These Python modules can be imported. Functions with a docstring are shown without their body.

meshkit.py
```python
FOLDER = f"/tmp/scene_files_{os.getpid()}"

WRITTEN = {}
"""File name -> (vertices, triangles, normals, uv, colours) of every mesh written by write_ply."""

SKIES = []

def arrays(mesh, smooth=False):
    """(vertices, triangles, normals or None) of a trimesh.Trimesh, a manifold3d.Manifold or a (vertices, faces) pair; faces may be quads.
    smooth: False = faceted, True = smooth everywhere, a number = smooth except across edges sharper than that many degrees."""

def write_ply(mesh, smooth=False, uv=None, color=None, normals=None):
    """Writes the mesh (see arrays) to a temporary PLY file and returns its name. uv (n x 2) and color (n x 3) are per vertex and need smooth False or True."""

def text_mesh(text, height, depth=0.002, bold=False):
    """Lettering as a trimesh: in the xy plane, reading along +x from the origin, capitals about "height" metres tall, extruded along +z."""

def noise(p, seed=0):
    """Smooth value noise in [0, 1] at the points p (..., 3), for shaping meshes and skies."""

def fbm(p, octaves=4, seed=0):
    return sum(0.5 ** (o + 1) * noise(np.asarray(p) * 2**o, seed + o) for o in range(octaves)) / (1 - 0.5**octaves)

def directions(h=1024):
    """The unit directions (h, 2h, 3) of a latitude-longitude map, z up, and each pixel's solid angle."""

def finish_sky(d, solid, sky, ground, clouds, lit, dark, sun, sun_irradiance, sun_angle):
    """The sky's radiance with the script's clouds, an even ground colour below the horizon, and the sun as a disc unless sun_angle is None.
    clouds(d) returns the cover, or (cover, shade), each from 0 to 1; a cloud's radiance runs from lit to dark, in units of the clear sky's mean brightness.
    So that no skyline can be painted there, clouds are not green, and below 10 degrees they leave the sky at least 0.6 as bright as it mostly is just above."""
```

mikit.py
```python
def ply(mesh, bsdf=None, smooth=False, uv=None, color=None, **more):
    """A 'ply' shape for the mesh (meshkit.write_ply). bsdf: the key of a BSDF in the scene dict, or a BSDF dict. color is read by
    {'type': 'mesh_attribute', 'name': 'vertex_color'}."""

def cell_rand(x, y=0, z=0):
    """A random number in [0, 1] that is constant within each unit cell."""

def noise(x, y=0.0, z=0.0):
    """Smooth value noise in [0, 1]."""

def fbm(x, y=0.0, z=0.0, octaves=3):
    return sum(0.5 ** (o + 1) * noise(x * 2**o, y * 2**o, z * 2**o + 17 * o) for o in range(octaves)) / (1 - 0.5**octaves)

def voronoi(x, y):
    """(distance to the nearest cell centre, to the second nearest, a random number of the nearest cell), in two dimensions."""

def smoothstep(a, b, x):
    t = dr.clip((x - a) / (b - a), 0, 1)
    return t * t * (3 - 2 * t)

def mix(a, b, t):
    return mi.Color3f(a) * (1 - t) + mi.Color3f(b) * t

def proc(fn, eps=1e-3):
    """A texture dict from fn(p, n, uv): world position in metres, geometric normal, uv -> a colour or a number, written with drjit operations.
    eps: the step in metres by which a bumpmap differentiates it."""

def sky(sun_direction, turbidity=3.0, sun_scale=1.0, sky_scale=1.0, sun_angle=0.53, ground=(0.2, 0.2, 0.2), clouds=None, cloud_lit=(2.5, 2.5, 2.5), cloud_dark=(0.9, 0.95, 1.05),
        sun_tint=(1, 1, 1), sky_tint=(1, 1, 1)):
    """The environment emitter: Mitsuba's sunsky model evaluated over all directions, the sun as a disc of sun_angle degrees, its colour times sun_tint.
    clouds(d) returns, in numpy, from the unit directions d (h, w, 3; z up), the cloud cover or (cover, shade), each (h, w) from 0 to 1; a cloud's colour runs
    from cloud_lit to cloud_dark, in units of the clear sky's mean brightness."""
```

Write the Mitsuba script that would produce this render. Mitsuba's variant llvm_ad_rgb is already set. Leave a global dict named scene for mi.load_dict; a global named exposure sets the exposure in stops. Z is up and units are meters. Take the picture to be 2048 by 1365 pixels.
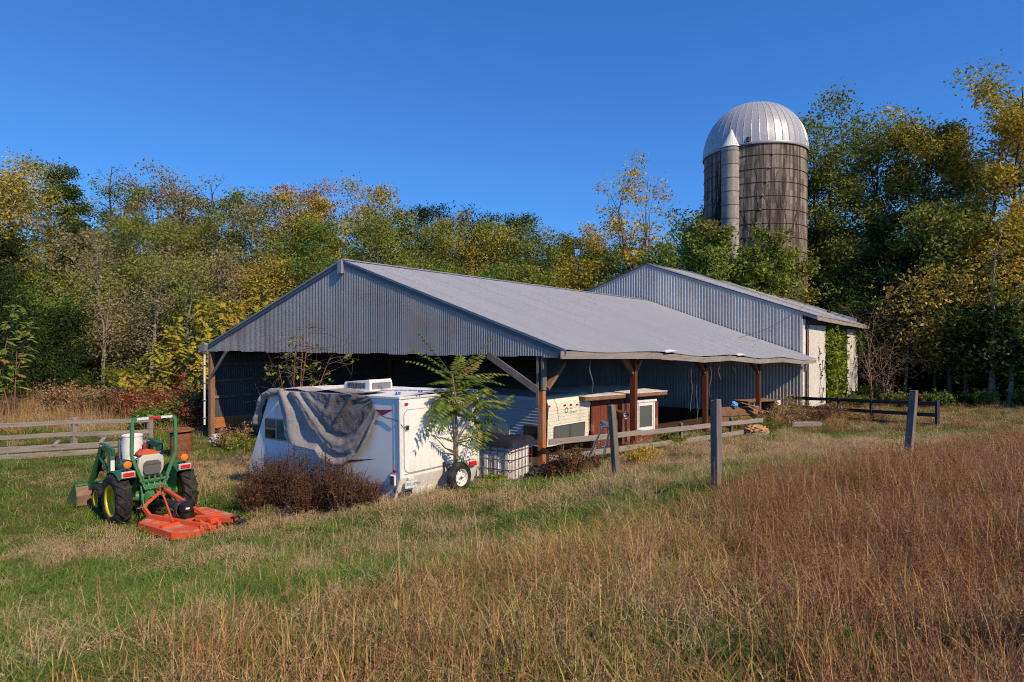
import math
import numpy as np
import trimesh
import drjit as dr
import mitsuba as mi
import mikit
import meshkit
from mikit import noise, fbm, smoothstep, mix, voronoi, cell_rand
from scipy.interpolate import RBFInterpolator

T = mi.ScalarTransform4f
scene, labels = {}, {}
ZC = 4.5                                   # camera height above the far meadow
F = 1250.0                                 # focal length in photograph pixels (2048 wide)

# ---------------------------------------------------------------- camera, light, exposure
scene['camera'] = {'type': 'perspective', 'fov': math.degrees(2 * math.atan(1024 / F)), 'fov_axis': 'x',
                   'near_clip': 0.1, 'far_clip': 2000.0,
                   'to_world': T().look_at(origin=[0, 0, ZC], target=[0, 1, ZC], up=[0, 0, 1])}
SUN = np.array([0.562, -0.582, 0.588])
scene['daylight'] = mikit.sky(SUN.tolist(), turbidity=2.0, sun_scale=1.14, sky_scale=1.05, sky_tint=(0.48, 1.05, 1.84), sun_tint=(1.0, 0.965, 0.90), ground=(0.10, 0.09, 0.05))
exposure = 1.5

# ---------------------------------------------------------------- helpers
def rng_of(*k):
    return np.random.default_rng(abs(hash(tuple(int(x) for x in k))) % (2 ** 32))

_used = {}
def numbered(name):
    k = _used.get(name, -1) + 1
    _used[name] = k
    return name if k == 0 else f'{name}_{k:03d}'

def thing(name, label, cat, group=None):
    key = numbered(name)
    labels[key] = {'label': label, 'category': cat}
    if group:
        labels[key]['group'] = group
    return key

def put(key, mesh, mat, smooth=False, color=None, frame=None):
    if isinstance(mesh, M):
        if color is None and mesh.col:
            color = np.vstack(mesh.col)
        mesh = mesh.vf()
    if hasattr(mesh, 'to_mesh'):
        mm = mesh.to_mesh()
        mesh = (np.array(mm.vert_properties[:, :3]), np.array(mm.tri_verts))
    if isinstance(mesh, trimesh.Trimesh):
        mesh = (np.array(mesh.vertices), np.array(mesh.faces))
    if frame is not None:
        v = np.asarray(mesh[0], float)
        mesh = (v @ frame[:3, :3].T + frame[:3, 3], mesh[1])
    scene[key] = mikit.ply(mesh, mat, smooth=smooth, color=color)
    return key

def part(parent, name, mesh, mat, smooth=False, color=None, frame=None, label=None):
    key = numbered(parent + '__' + name)
    put(key, mesh, mat, smooth, color, frame)
    if label:
        labels[key] = {'label': label}
    return key

def struct(name, mesh, mat, label=None, kind='structure', **k):
    key = numbered(name)
    put(key, mesh, mat, **k)
    labels[key] = {'kind': kind}
    if label:
        labels[key]['label'] = label
    return key

def unit(v):
    v = np.asarray(v, float)
    return v / (np.linalg.norm(v) + 1e-12)

def rotz(a):
    c, s = math.cos(a), math.sin(a)
    return np.array([[c, -s, 0], [s, c, 0], [0, 0, 1.0]])

def rotx(a):
    c, s = math.cos(a), math.sin(a)
    return np.array([[1.0, 0, 0], [0, c, -s], [0, s, c]])

def roty(a):
    c, s = math.cos(a), math.sin(a)
    return np.array([[c, 0, s], [0, 1.0, 0], [-s, 0, c]])

def frame_of(o, x, y, z=(0, 0, 1)):
    m = np.eye(4)
    m[:3, 0], m[:3, 1], m[:3, 2], m[:3, 3] = x, y, z, o
    return m

def at(px, py, Y):
    """the point at distance Y that the photograph shows at pixel (px, py)"""
    return np.array([(px - 1024) / F * Y, Y, ZC - (py - 682.5) / F * Y])

class M:
    """collects geometry into one mesh"""
    def __init__(s):
        s.v, s.f, s.n, s.col = [], [], 0, []

    def add(s, v, f, c=None):
        v, f = np.asarray(v, float).reshape(-1, 3), np.asarray(f, int)
        if f.ndim == 2 and f.shape[1] == 4:
            f = np.vstack([f[:, [0, 1, 2]], f[:, [0, 2, 3]]])
        s.v.append(v)
        s.f.append(f.reshape(-1, 3) + s.n)
        s.n += len(v)
        if c is not None:
            s.col.append(np.broadcast_to(np.asarray(c, float), (len(v), 3)).copy())
        return s

    def mesh(s, tm, R=None, o=(0, 0, 0)):
        if hasattr(tm, 'to_mesh'):
            mm = tm.to_mesh()
            v, f = np.array(mm.vert_properties[:, :3]), np.array(mm.tri_verts)
        elif isinstance(tm, M):
            v, f = tm.vf()
        elif isinstance(tm, tuple):
            v, f = tm
        else:
            v, f = np.array(tm.vertices), np.array(tm.faces)
        if R is not None:
            v = v @ np.asarray(R).T
        return s.add(v + np.asarray(o, float), f)

    def box(s, c, size, R=None, b=0.0, col=None):
        h = np.asarray(size, float) / 2
        if b <= 0:
            v = np.array([[x, y, z] for x in (-1, 1) for y in (-1, 1) for z in (-1, 1)]) * h
            f = [[0, 1, 3, 2], [4, 6, 7, 5], [0, 4, 5, 1], [2, 3, 7, 6], [0, 2, 6, 4], [1, 5, 7, 3]]
            f = np.array(f)
        else:
            b = min(b, h.min() * 0.9)
            p = []
            for x in (-1, 1):
                for y in (-1, 1):
                    for z in (-1, 1):
                        sg = np.array([x, y, z])
                        for k in range(3):
                            q = h - b
                            q = q.copy(); q[k] = h[k]
                            p.append(sg * q)
            hull = trimesh.convex.convex_hull(np.array(p))
            v, f = np.array(hull.vertices), np.array(hull.faces)
        if R is not None:
            v = v @ np.asarray(R).T
        return s.add(v + np.asarray(c, float), f, col)

    def bar(s, p, q, w, h, up=(0, 0, 1), b=0.0, col=None):
        """a board from p to q: w across, h along up"""
        p, q = np.asarray(p, float), np.asarray(q, float)
        d = unit(q - p)
        x = np.cross(d, up)
        x = unit(x) if np.linalg.norm(x) > 1e-6 else unit(np.cross(d, (1, 0, 0.01)))
        z = np.cross(x, d)
        R = np.stack([x, d, z], 1)
        return s.box((p + q) / 2, (w, np.linalg.norm(q - p), h), R, b, col)

    def tube(s, path, r, sides=8, cap=True, col=None):
        p = np.asarray(path, float)
        n = len(p)
        r = np.broadcast_to(np.asarray(r, float), (n,))
        t = np.gradient(p, axis=0)
        t /= np.linalg.norm(t, axis=1, keepdims=True) + 1e-12
        ref = np.array([0, 0, 1.0]) if abs(t[:, 2]).mean() < 0.8 else np.array([1.0, 0, 0])
        a = np.cross(t, ref)
        a /= np.linalg.norm(a, axis=1, keepdims=True) + 1e-12
        b = np.cross(t, a)
        ang = np.arange(sides) * 2 * np.pi / sides
        v = p[:, None] + r[:, None, None] * (np.cos(ang)[None, :, None] * a[:, None] + np.sin(ang)[None, :, None] * b[:, None])
        i, j = np.meshgrid(np.arange(n - 1), np.arange(sides), indexing='ij')
        q = np.stack([i * sides + j, i * sides + (j + 1) % sides, (i + 1) * sides + (j + 1) % sides, (i + 1) * sides + j], -1).reshape(-1, 4)
        f = np.vstack([q[:, [0, 2, 1]], q[:, [0, 3, 2]]])
        v = v.reshape(-1, 3)
        if cap:
            v = np.vstack([v, p[:1], p[-1:]])
            k = np.arange(sides)
            f = np.vstack([f, np.stack([k * 0 + n * sides, k, (k + 1) % sides], 1),
                           np.stack([k * 0 + n * sides + 1, (n - 1) * sides + (k + 1) % sides, (n - 1) * sides + k], 1)])
        return s.add(v, f, col)

    def lathe(s, prof, n=32, R=None, o=(0, 0, 0), col=None):
        """revolve (r, z) about z"""
        prof = np.asarray(prof, float)
        m = len(prof)
        ang = np.arange(n) * 2 * np.pi / n
        v = np.stack([prof[:, None, 0] * np.cos(ang), prof[:, None, 0] * np.sin(ang), np.broadcast_to(prof[:, None, 1], (m, n))], -1).reshape(-1, 3)
        i, j = np.meshgrid(np.arange(m - 1), np.arange(n), indexing='ij')
        q = np.stack([i * n + j, i * n + (j + 1) % n, (i + 1) * n + (j + 1) % n, (i + 1) * n + j], -1).reshape(-1, 4)
        if R is not None:
            v = v @ np.asarray(R).T
        return s.add(v + np.asarray(o, float), q, col)

    def grid(s, P, col=None):
        P = np.asarray(P, float)
        a, b = P.shape[:2]
        i, j = np.meshgrid(np.arange(a - 1), np.arange(b - 1), indexing='ij')
        q = np.stack([i * b + j, (i + 1) * b + j, (i + 1) * b + j + 1, i * b + j + 1], -1).reshape(-1, 4)
        return s.add(P.reshape(-1, 3), q, col)

    def prism(s, poly, d0, d1, R=None, o=(0, 0, 0)):
        """polygon in (x, z) extruded along y from d0 to d1"""
        from shapely.geometry import Polygon
        tm = trimesh.creation.extrude_polygon(Polygon(poly), d1 - d0, engine='earcut')
        v = np.array(tm.vertices)
        v = np.stack([v[:, 0], d0 + v[:, 2], v[:, 1]], 1)
        f = np.array(tm.faces)[:, ::-1]
        if R is not None:
            v = v @ np.asarray(R).T
        return s.add(v + np.asarray(o, float), f)

    def vf(s):
        return np.vstack(s.v), np.vstack(s.f)

def sphere_pts(c, r, n=2, sq=(1, 1, 1)):
    m = trimesh.creation.icosphere(subdivisions=n, radius=1)
    return (np.array(m.vertices) * r * np.asarray(sq) + np.asarray(c), np.array(m.faces))

def lumps(c, size, seed, sub=3, amp=0.18, freq=3.0):
    """a rounded, uneven mass"""
    m = trimesh.creation.icosphere(subdivisions=sub, radius=1)
    v = np.array(m.vertices)
    d = (meshkit.fbm(v * freq + seed * 7.3, 3, seed) - 0.5) * 2
    return ((v * (1 + amp * d[:, None])) * np.asarray(size) + np.asarray(c), np.array(m.faces))

# ---------------------------------------------------------------- terrain
_tp = np.array([
    (0, 0, -1.62), (0, 3, -1.76), (-2.4, 3, -1.85), (2.4, 3, -1.74), (0, 6, -2.22), (-5, 6, -2.75), (5, 6, -1.98), (0, 9, -2.82), (-2.2, 10.4, -3.04),
    (3.1, 9.5, -2.27), (2.2, 13.3, -3.0), (7.6, 11.9, -2.36), (-2.2, 12.0, -3.12), (-0.7, 13.6, -3.25), (-8.2, 13.4, -3.9), (-7.5, 11, -3.70),
    (-5, 9, -3.28), (0.9, 16.9, -3.58), (0.0, 15.3, -3.5), (-5.9, 15.9, -3.5), (-5.6, 12.2, -3.74), (-7, 18.5, -3.85), (-5, 20, -3.9), (-13, 26.7, -4.15), (-16, 25, -4.12), (4.5, 19.5, -3.35), (1, 19, -3.52),
    (9, 26, -3.8), (10, 30, -3.95), (17, 37, -4.35), (18, 29, -3.95), (13, 20, -3.25), (12, 13, -2.5), (19, 18, -2.9), (20, 12, -2.1), (30, 20, -2.7),
    (25, 40, -4.4), (40, 50, -4.5), (30, 30, -3.7), (-30, 30, -4.3), (-20, 20, -4.15), (-15, 13, -3.95), (-30, 15, -4.1), (-10, 5, -3.1),
    (-20, 3, -3.3), (10, 3, -1.55), (20, 3, -1.4), (0, -10, -1.3), (-30, -12, -3), (30, -12, -1.2), (60, 20, -3), (-60, 20, -4.2),
    (60, 60, -4.2), (-60, 50, -4.2), (0, 50, -4.3), (-30, 50, -4.2), (0, 62, -3.8), (-60, 75, -1.5), (0, 80, -1.5), (60, 85, -2.5),
    (-80, 110, 5), (0, 120, 6), (80, 120, 4), (-80, -30, -3), (80, -30, -1), (0, -40, -1), (40, 35, -3.9)])
_rbf = RBFInterpolator(_tp[:, :2], _tp[:, 2] + ZC, kernel='thin_plate_spline', smoothing=0.15)

def _gexact(x, y):
    return _rbf(np.stack([x, y], 1))
_gx, _gy = np.linspace(-100, 100, 401), np.linspace(-40, 130, 341)
_G = _gexact(*[a.ravel() for a in np.meshgrid(_gx, _gy)]).reshape(len(_gy), len(_gx))

def gz(x, y):
    """ground height"""
    x, y = np.atleast_1d(np.asarray(x, float)), np.atleast_1d(np.asarray(y, float))
    fx, fy = np.clip((x + 100) * 2, 0, 399.99), np.clip((y + 40) * 2, 0, 339.99)
    i, j = fx.astype(int), fy.astype(int)
    a, b = fx - i, fy - j
    z = (_G[j, i] * (1 - a) + _G[j, i + 1] * a) * (1 - b) + (_G[j + 1, i] * (1 - a) + _G[j + 1, i + 1] * a) * b
    p = np.stack([x, y, 0 * x], -1)
    z = z + 0.10 * (meshkit.fbm(p * 0.35, 3, 5) - 0.5) + 0.05 * (meshkit.fbm(p * 1.7, 2, 6) - 0.5)
    return z if len(z) > 1 else float(z[0])
# ---------------------------------------------------------------- materials
def rgb(c):
    return {'type': 'rgb', 'value': [float(x) for x in np.broadcast_to(c, 3)]}

def mat(name, col, rough=0.6, metallic=0.0, spec=0.5, bump=None, bscale=1.0, beps=2e-3, **k):
    tex = mikit.proc(col) if callable(col) else rgb(col)
    r = mikit.proc(rough) if callable(rough) else float(rough)
    b = {'type': 'principled', 'base_color': tex, 'roughness': r, 'metallic': float(metallic), 'specular': float(spec), **k}
    if bump is not None:
        b = {'type': 'bumpmap', 'arbitrary': mikit.proc(bump, eps=beps), 'scale': float(bscale), 'bsdf': b}
    scene[name] = {'type': 'twosided', 'bsdf': b}

VC = {'type': 'mesh_attribute', 'name': 'vertex_color'}
scene['m_leaf'] = {'type': 'principledthin', 'base_color': VC, 'roughness': 0.5, 'diff_trans': 0.55, 'spec_trans': 0.0, 'eta': 1.35}
scene['m_grass'] = {'type': 'principledthin', 'base_color': VC, 'roughness': 0.6, 'diff_trans': 0.45, 'spec_trans': 0.0, 'eta': 1.3}
scene['m_bark'] = {'type': 'twosided', 'bsdf': {'type': 'diffuse', 'reflectance': VC}}
scene['m_soil'] = {'type': 'twosided', 'bsdf': {'type': 'diffuse', 'reflectance': VC}}

def _galv(p, n, uv):
    a = fbm(p.x * 1.3 + p.y * 1.1, p.z * 0.5, 3, 3)
    b = noise(p.x * 9 + p.y * 8, p.z * 0.35, 1)
    c = mix((0.44, 0.42, 0.385), (0.60, 0.57, 0.525), a)
    c = c * (0.86 + 0.24 * b)
    rust = smoothstep(0.62, 0.80, fbm(p.x * 0.7 + p.y * 0.4, p.z * 1.1, 9, 4)) * 0.35
    return mix(c, (0.40, 0.25, 0.19), rust)
mat('m_galv', _galv, 0.42, 0.15, 0.5)

def _roof(p, n, uv):
    a = fbm(p.x * 0.5, p.y * 0.5, 0, 4)
    b = noise((p.x * 0.58 + p.y * 0.815) * 2.2, (p.x * 0.815 - p.y * 0.58) * 0.15, 2)
    return mix((0.325, 0.342, 0.37), (0.352, 0.368, 0.395), a) * (0.97 + 0.05 * b)
mat('m_roof', _roof, 0.55, 0.15, 0.4)
mat('m_trim', (0.30, 0.31, 0.33), 0.5, 0.3)
mat('m_trim_dark', (0.10, 0.115, 0.13), 0.5, 0.2)
mat('m_white_metal', (0.66, 0.66, 0.63), 0.45)

def _doorpanel(p, n, uv):
    a = fbm(p.x * 2.0 + p.y * 2.3, p.z * 0.4, 3, 4)
    return mix((0.50, 0.49, 0.47), (0.64, 0.63, 0.60), a)
mat('m_panel', _doorpanel, 0.5)

def _wood(p, n, uv):
    g = fbm(p.x * 46, p.y * 46, p.z * 2.2, 3)
    l = fbm(p.x * 2.1, p.y * 2.1, p.z * 1.3, 3)
    c = mix((0.085, 0.073, 0.064), (0.25, 0.225, 0.20), g)
    return c * (0.72 + 0.55 * l)
mat('m_wood_post', _wood, 0.9, spec=0.2, bump=lambda p, n, uv: fbm(p.x * 60, p.y * 60, p.z * 3, 2), bscale=0.004)

def _woodr(p, n, uv):
    g = fbm(p.x * 2.2, p.y * 2.2, p.z * 55, 3)
    l = fbm(p.x * 1.7, p.y * 1.7, p.z * 4, 3)
    c = mix((0.15, 0.13, 0.12), (0.36, 0.325, 0.295), g)
    return c * (0.75 + 0.5 * l)
mat('m_wood_rail', _woodr, 0.9, spec=0.2)

def _woodb(p, n, uv):
    g = fbm(p.x * 30, p.y * 30, p.z * 2.0, 3)
    l = fbm(p.x * 2.0, p.y * 2.0, p.z * 0.9, 3)
    return mix((0.13, 0.07, 0.045), (0.33, 0.19, 0.12), g) * (0.7 + 0.6 * l)
mat('m_wood_brown', _woodb, 0.85, spec=0.2)

def _redpost(p, n, uv):
    g = fbm(p.x * 25, p.y * 25, p.z * 1.6, 3)
    return mix((0.075, 0.020, 0.013), (0.17, 0.052, 0.030), g)
mat('m_wood_red', _redpost, 0.7, spec=0.3)

def _orangepost(p, n, uv):
    g = fbm(p.x * 30, p.y * 30, p.z * 2.0, 3)
    s = smoothstep(0.45, 0.62, fbm(p.x * 9, p.y * 9, p.z * 1.3, 3))
    return mix(mix((0.25, 0.085, 0.03), (0.55, 0.21, 0.07), g), (0.24, 0.22, 0.20), s * 0.6)
mat('m_wood_orange', _orangepost, 0.8, spec=0.2)
mat('m_wood_black', lambda p, n, uv: mix((0.016, 0.017, 0.018), (0.055, 0.055, 0.056), fbm(p.x * 4, p.y * 4, p.z * 40, 3)), 0.75)

def _rust(p, n, uv):
    a = fbm(p.x * 6, p.y * 6, p.z * 6, 4)
    b = fbm(p.x * 30, p.y * 30, p.z * 14, 2)
    return mix((0.09, 0.035, 0.02), (0.30, 0.135, 0.07), a) * (0.7 + 0.6 * b)
mat('m_rust', _rust, 0.85, spec=0.2)

# silo: staves by position round the wall (silo axis at SX, SY), hoops and streaks
SX, SY, SR = 22.1, 57.0, 4.38
def _silo(p, n, uv):
    ang = dr.atan2(p.y - SY, p.x - SX) * (SR / 0.42)
    row = (p.z + 3.0) / 1.15 + 0.5 * (dr.floor(ang) - 2 * dr.floor(ang * 0.5))
    r = cell_rand(ang, row * 0.0 + dr.floor(p.z / 1.15), 4)
    base = mix((0.12, 0.10, 0.088), (0.34, 0.295, 0.265), r * 0.65 + 0.35 * fbm(ang * 0.9, p.z * 0.5, 2, 4))
    streak = fbm(ang * 2.3, p.z * 0.22, 7, 4)
    st = smoothstep(0.42, 0.66, streak)
    c = mix(base, (0.042, 0.034, 0.03), st * 0.8)
    fa = ang - dr.floor(ang)
    joint = smoothstep(0.0, 0.07, fa) * (1 - smoothstep(0.95, 1.0, fa))
    grn = smoothstep(0.55, 0.75, fbm(ang * 0.5, p.z * 0.4, 12, 3)) * 0.25
    c = mix(c, (0.17, 0.18, 0.13), grn)
    return c * (0.6 + 0.4 * joint)
mat('m_silo', _silo, 0.95, spec=0.1)

def _chute(p, n, uv):
    a = fbm(p.x * 5 + p.y * 4, p.z * 0.5, 3, 4)
    b = fbm(p.x * 2, p.y * 2, p.z * 1.4, 3)
    return mix((0.17, 0.155, 0.14), (0.42, 0.405, 0.375), a) * (0.7 + 0.5 * b)
mat('m_chute', _chute, 0.8)
mat('m_hoop', (0.09, 0.07, 0.06), 0.7, 0.3)
mat('m_dome', lambda p, n, uv: mix((0.36, 0.37, 0.39), (0.45, 0.46, 0.48), fbm(p.x * 1.2, p.y * 1.2, p.z * 0.7, 4)), 0.38, 0.2)

# trailers
def _van(p, n, uv):
    d = fbm(p.x * 3 + p.y * 2.5, p.z * 0.6, 1, 4)
    low = smoothstep(2.35, 1.35, p.z + 0.5 * fbm(p.x * 4, p.y * 4, p.z * 2, 3))
    c = mix((0.82, 0.81, 0.78), (0.72, 0.71, 0.67), smoothstep(0.45, 0.75, d))
    st = smoothstep(0.58, 0.80, fbm(p.x * 9 + p.y * 7, p.z * 0.35, 6, 3)) * 0.30
    c = mix(c, (0.40, 0.38, 0.34), st)
    return mix(c, (0.50, 0.47, 0.41), low * 0.45)
mat('m_van', _van, 0.4, clearcoat=0.3)
mat('m_van_roof', (0.66, 0.66, 0.64), 0.5)
mat('m_ac', lambda p, n, uv: mix((0.72, 0.72, 0.70), (0.58, 0.58, 0.56), smoothstep(0.4, 0.8, fbm(p.x * 5, p.y * 5, p.z * 5, 3))), 0.5)
mat('m_seam', (0.30, 0.30, 0.295), 0.7)
mat('m_red_lens', (0.55, 0.015, 0.02), 0.2, clearcoat=0.8)
mat('m_amber_lens', (0.85, 0.21, 0.01), 0.25, clearcoat=0.8)
mat('m_chrome', (0.75, 0.75, 0.76), 0.12, 1.0)
mat('m_steel', (0.42, 0.42, 0.42), 0.35, 0.9)
mat('m_black', (0.016, 0.016, 0.017), 0.55)
mat('m_black_gloss', (0.01, 0.01, 0.011), 0.15, clearcoat=1.0)
mat('m_charcoal', (0.055, 0.055, 0.058), 0.6)
mat('m_decal_red', (0.30, 0.022, 0.04), 0.4)
mat('m_decal_dark', (0.055, 0.055, 0.07), 0.45)
mat('m_white_paint', lambda p, n, uv: mix((0.80, 0.80, 0.79), (0.70, 0.695, 0.68), fbm(p.x * 6, p.y * 6, p.z * 6, 3)), 0.4)
mat('m_plate', (0.62, 0.67, 0.74), 0.4)
mat('m_plate_text', (0.07, 0.09, 0.22), 0.5)
mat('m_tyre', lambda p, n, uv: mix((0.020, 0.020, 0.021), (0.058, 0.053, 0.048), smoothstep(0.4, 0.8, fbm(p.x * 9, p.y * 9, p.z * 9, 3))), 0.85, spec=0.3)
mat('m_glass_dark', (0.02, 0.024, 0.024), 0.06, spec=0.7)
mat('m_glass_grey', (0.10, 0.115, 0.115), 0.10, spec=0.7)
mat('m_camper_side', lambda p, n, uv: mix((0.34, 0.36, 0.385), (0.42, 0.44, 0.455), fbm(p.x * 3, p.y * 3, p.z * 3, 3)), 0.45, 0.1)
mat('m_cream', lambda p, n, uv: mix((0.74, 0.70, 0.58), (0.62, 0.585, 0.47), smoothstep(0.45, 0.8, fbm(p.x * 3, p.y * 3, p.z * 1.4, 4))), 0.45)
mat('m_ink', (0.10, 0.11, 0.17), 0.6)

def _hut(p, n, uv):
    g = fbm(p.x * 12 + p.y * 12, p.z * 1.4, 1, 4)
    s = smoothstep(0.56, 0.72, fbm(p.x * 5, p.y * 5, p.z * 2.4, 4))
    return mix(mix((0.10, 0.025, 0.015), (0.24, 0.065, 0.035), g), (0.36, 0.20, 0.10), s * 0.6)
mat('m_hut', _hut, 0.7, spec=0.3)

def _tarp(p, n, uv):
    u, v = uv.x, uv.y
    th = fbm(u * 90, v * 9, 3, 3)
    th2 = fbm(u * 14, v * 120, 7, 3)
    pat = fbm(p.x * 1.3, p.y * 1.3, p.z * 1.9, 3)
    bright = smoothstep(0.75, 0.15, u) * 0.6 + smoothstep(0.5, 0.9, v) * 0.35
    t = dr.clip(0.30 + bright + 0.5 * (pat - 0.5) + 0.5 * (th - 0.5) + 0.55 * (th2 - 0.5), 0, 1)
    return mix((0.07, 0.06, 0.055), (0.37, 0.345, 0.325), t)
mat('m_tarp', _tarp, 0.8, spec=0.2, sheen=0.3)
mat('m_black_sheet', (0.02, 0.019, 0.019), 0.45, spec=0.5)
mat('m_cloth', lambda p, n, uv: mix((0.60, 0.59, 0.57), (0.30, 0.20, 0.18), smoothstep(0.55, 0.6, noise(p.x * 14 + p.y * 7, p.z * 5, 1))), 0.8)

# tractor
def _jd(p, n, uv):
    d = smoothstep(0.5, 0.8, fbm(p.x * 8, p.y * 8, p.z * 8, 3))
    mud = smoothstep(1.35, 0.65, p.z + 0.5 * fbm(p.x * 5, p.y * 5, p.z * 5, 3)) * 0.75
    return mix(mix((0.018, 0.115, 0.036), (0.07, 0.125, 0.06), d * 0.7), (0.19, 0.15, 0.10), mud)
mat('m_green', _jd, 0.35, clearcoat=0.5)
mat('m_green_light', lambda p, n, uv: mix(mix((0.03, 0.19, 0.062), (0.075, 0.19, 0.09), fbm(p.x * 7, p.y * 7, p.z * 7, 3)), (0.20, 0.16, 0.11), smoothstep(1.3, 0.6, p.z + 0.6 * fbm(p.x * 6, p.y * 6, p.z * 6, 3)) * 0.6), 0.5, clearcoat=0.15)
mat('m_yellow', (0.62, 0.50, 0.012), 0.4, clearcoat=0.3)
mat('m_bucket', lambda p, n, uv: mix((0.16, 0.085, 0.055), (0.30, 0.19, 0.135), fbm(p.x * 6, p.y * 6, p.z * 10, 3)), 0.7)
mat('m_orange', lambda p, n, uv: mix((0.66, 0.07, 0.012), (0.50, 0.115, 0.045), smoothstep(0.35, 0.75, fbm(p.x * 8, p.y * 8, p.z * 8, 4))), 0.45, clearcoat=0.2)
mat('m_orange_dusty', lambda p, n, uv: mix((0.55, 0.085, 0.03), (0.42, 0.27, 0.18), smoothstep(0.42, 0.66, fbm(p.x * 5, p.y * 5, p.z * 5, 4))), 0.65)
mat('m_seat', (0.50, 0.48, 0.45), 0.8)
mat('m_seat_back', (0.10, 0.11, 0.115), 0.5)
mat('m_plastic_white', lambda p, n, uv: mix((0.76, 0.76, 0.765), (0.60, 0.58, 0.55), smoothstep(0.5, 0.8, fbm(p.x * 4, p.y * 4, p.z * 4, 3))), 0.45)
mat('m_tank', lambda p, n, uv: mix((0.72, 0.72, 0.72), (0.52, 0.50, 0.46), smoothstep(0.4, 0.75, fbm(p.x * 3, p.y * 3, p.z * 3, 3))), 0.4)
mat('m_cage', lambda p, n, uv: mix((0.30, 0.30, 0.30), (0.22, 0.08, 0.05), smoothstep(0.5, 0.58, fbm(p.x * 4, p.y * 4, p.z * 4, 3))), 0.5, 0.6)
mat('m_blue', (0.10, 0.34, 0.62), 0.5)
mat('m_straw', lambda p, n, uv: mix((0.34, 0.17, 0.07), (0.58, 0.36, 0.19), fbm(p.x * 22, p.y * 22, p.z * 22, 3)), 0.9)
mat('m_paper', (0.78, 0.78, 0.76), 0.7)

mat('m_lining', (0.045, 0.036, 0.03), 0.9)  # near-black tone deepens the shade under the barn roof

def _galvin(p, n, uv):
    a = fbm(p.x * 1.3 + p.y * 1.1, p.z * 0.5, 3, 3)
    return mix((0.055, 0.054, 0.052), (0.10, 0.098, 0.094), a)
mat('m_galv_shaded', _galvin, 0.5, 0.1, 0.4)  # galvanised tone darkened to imitate the shade inside the barn

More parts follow.
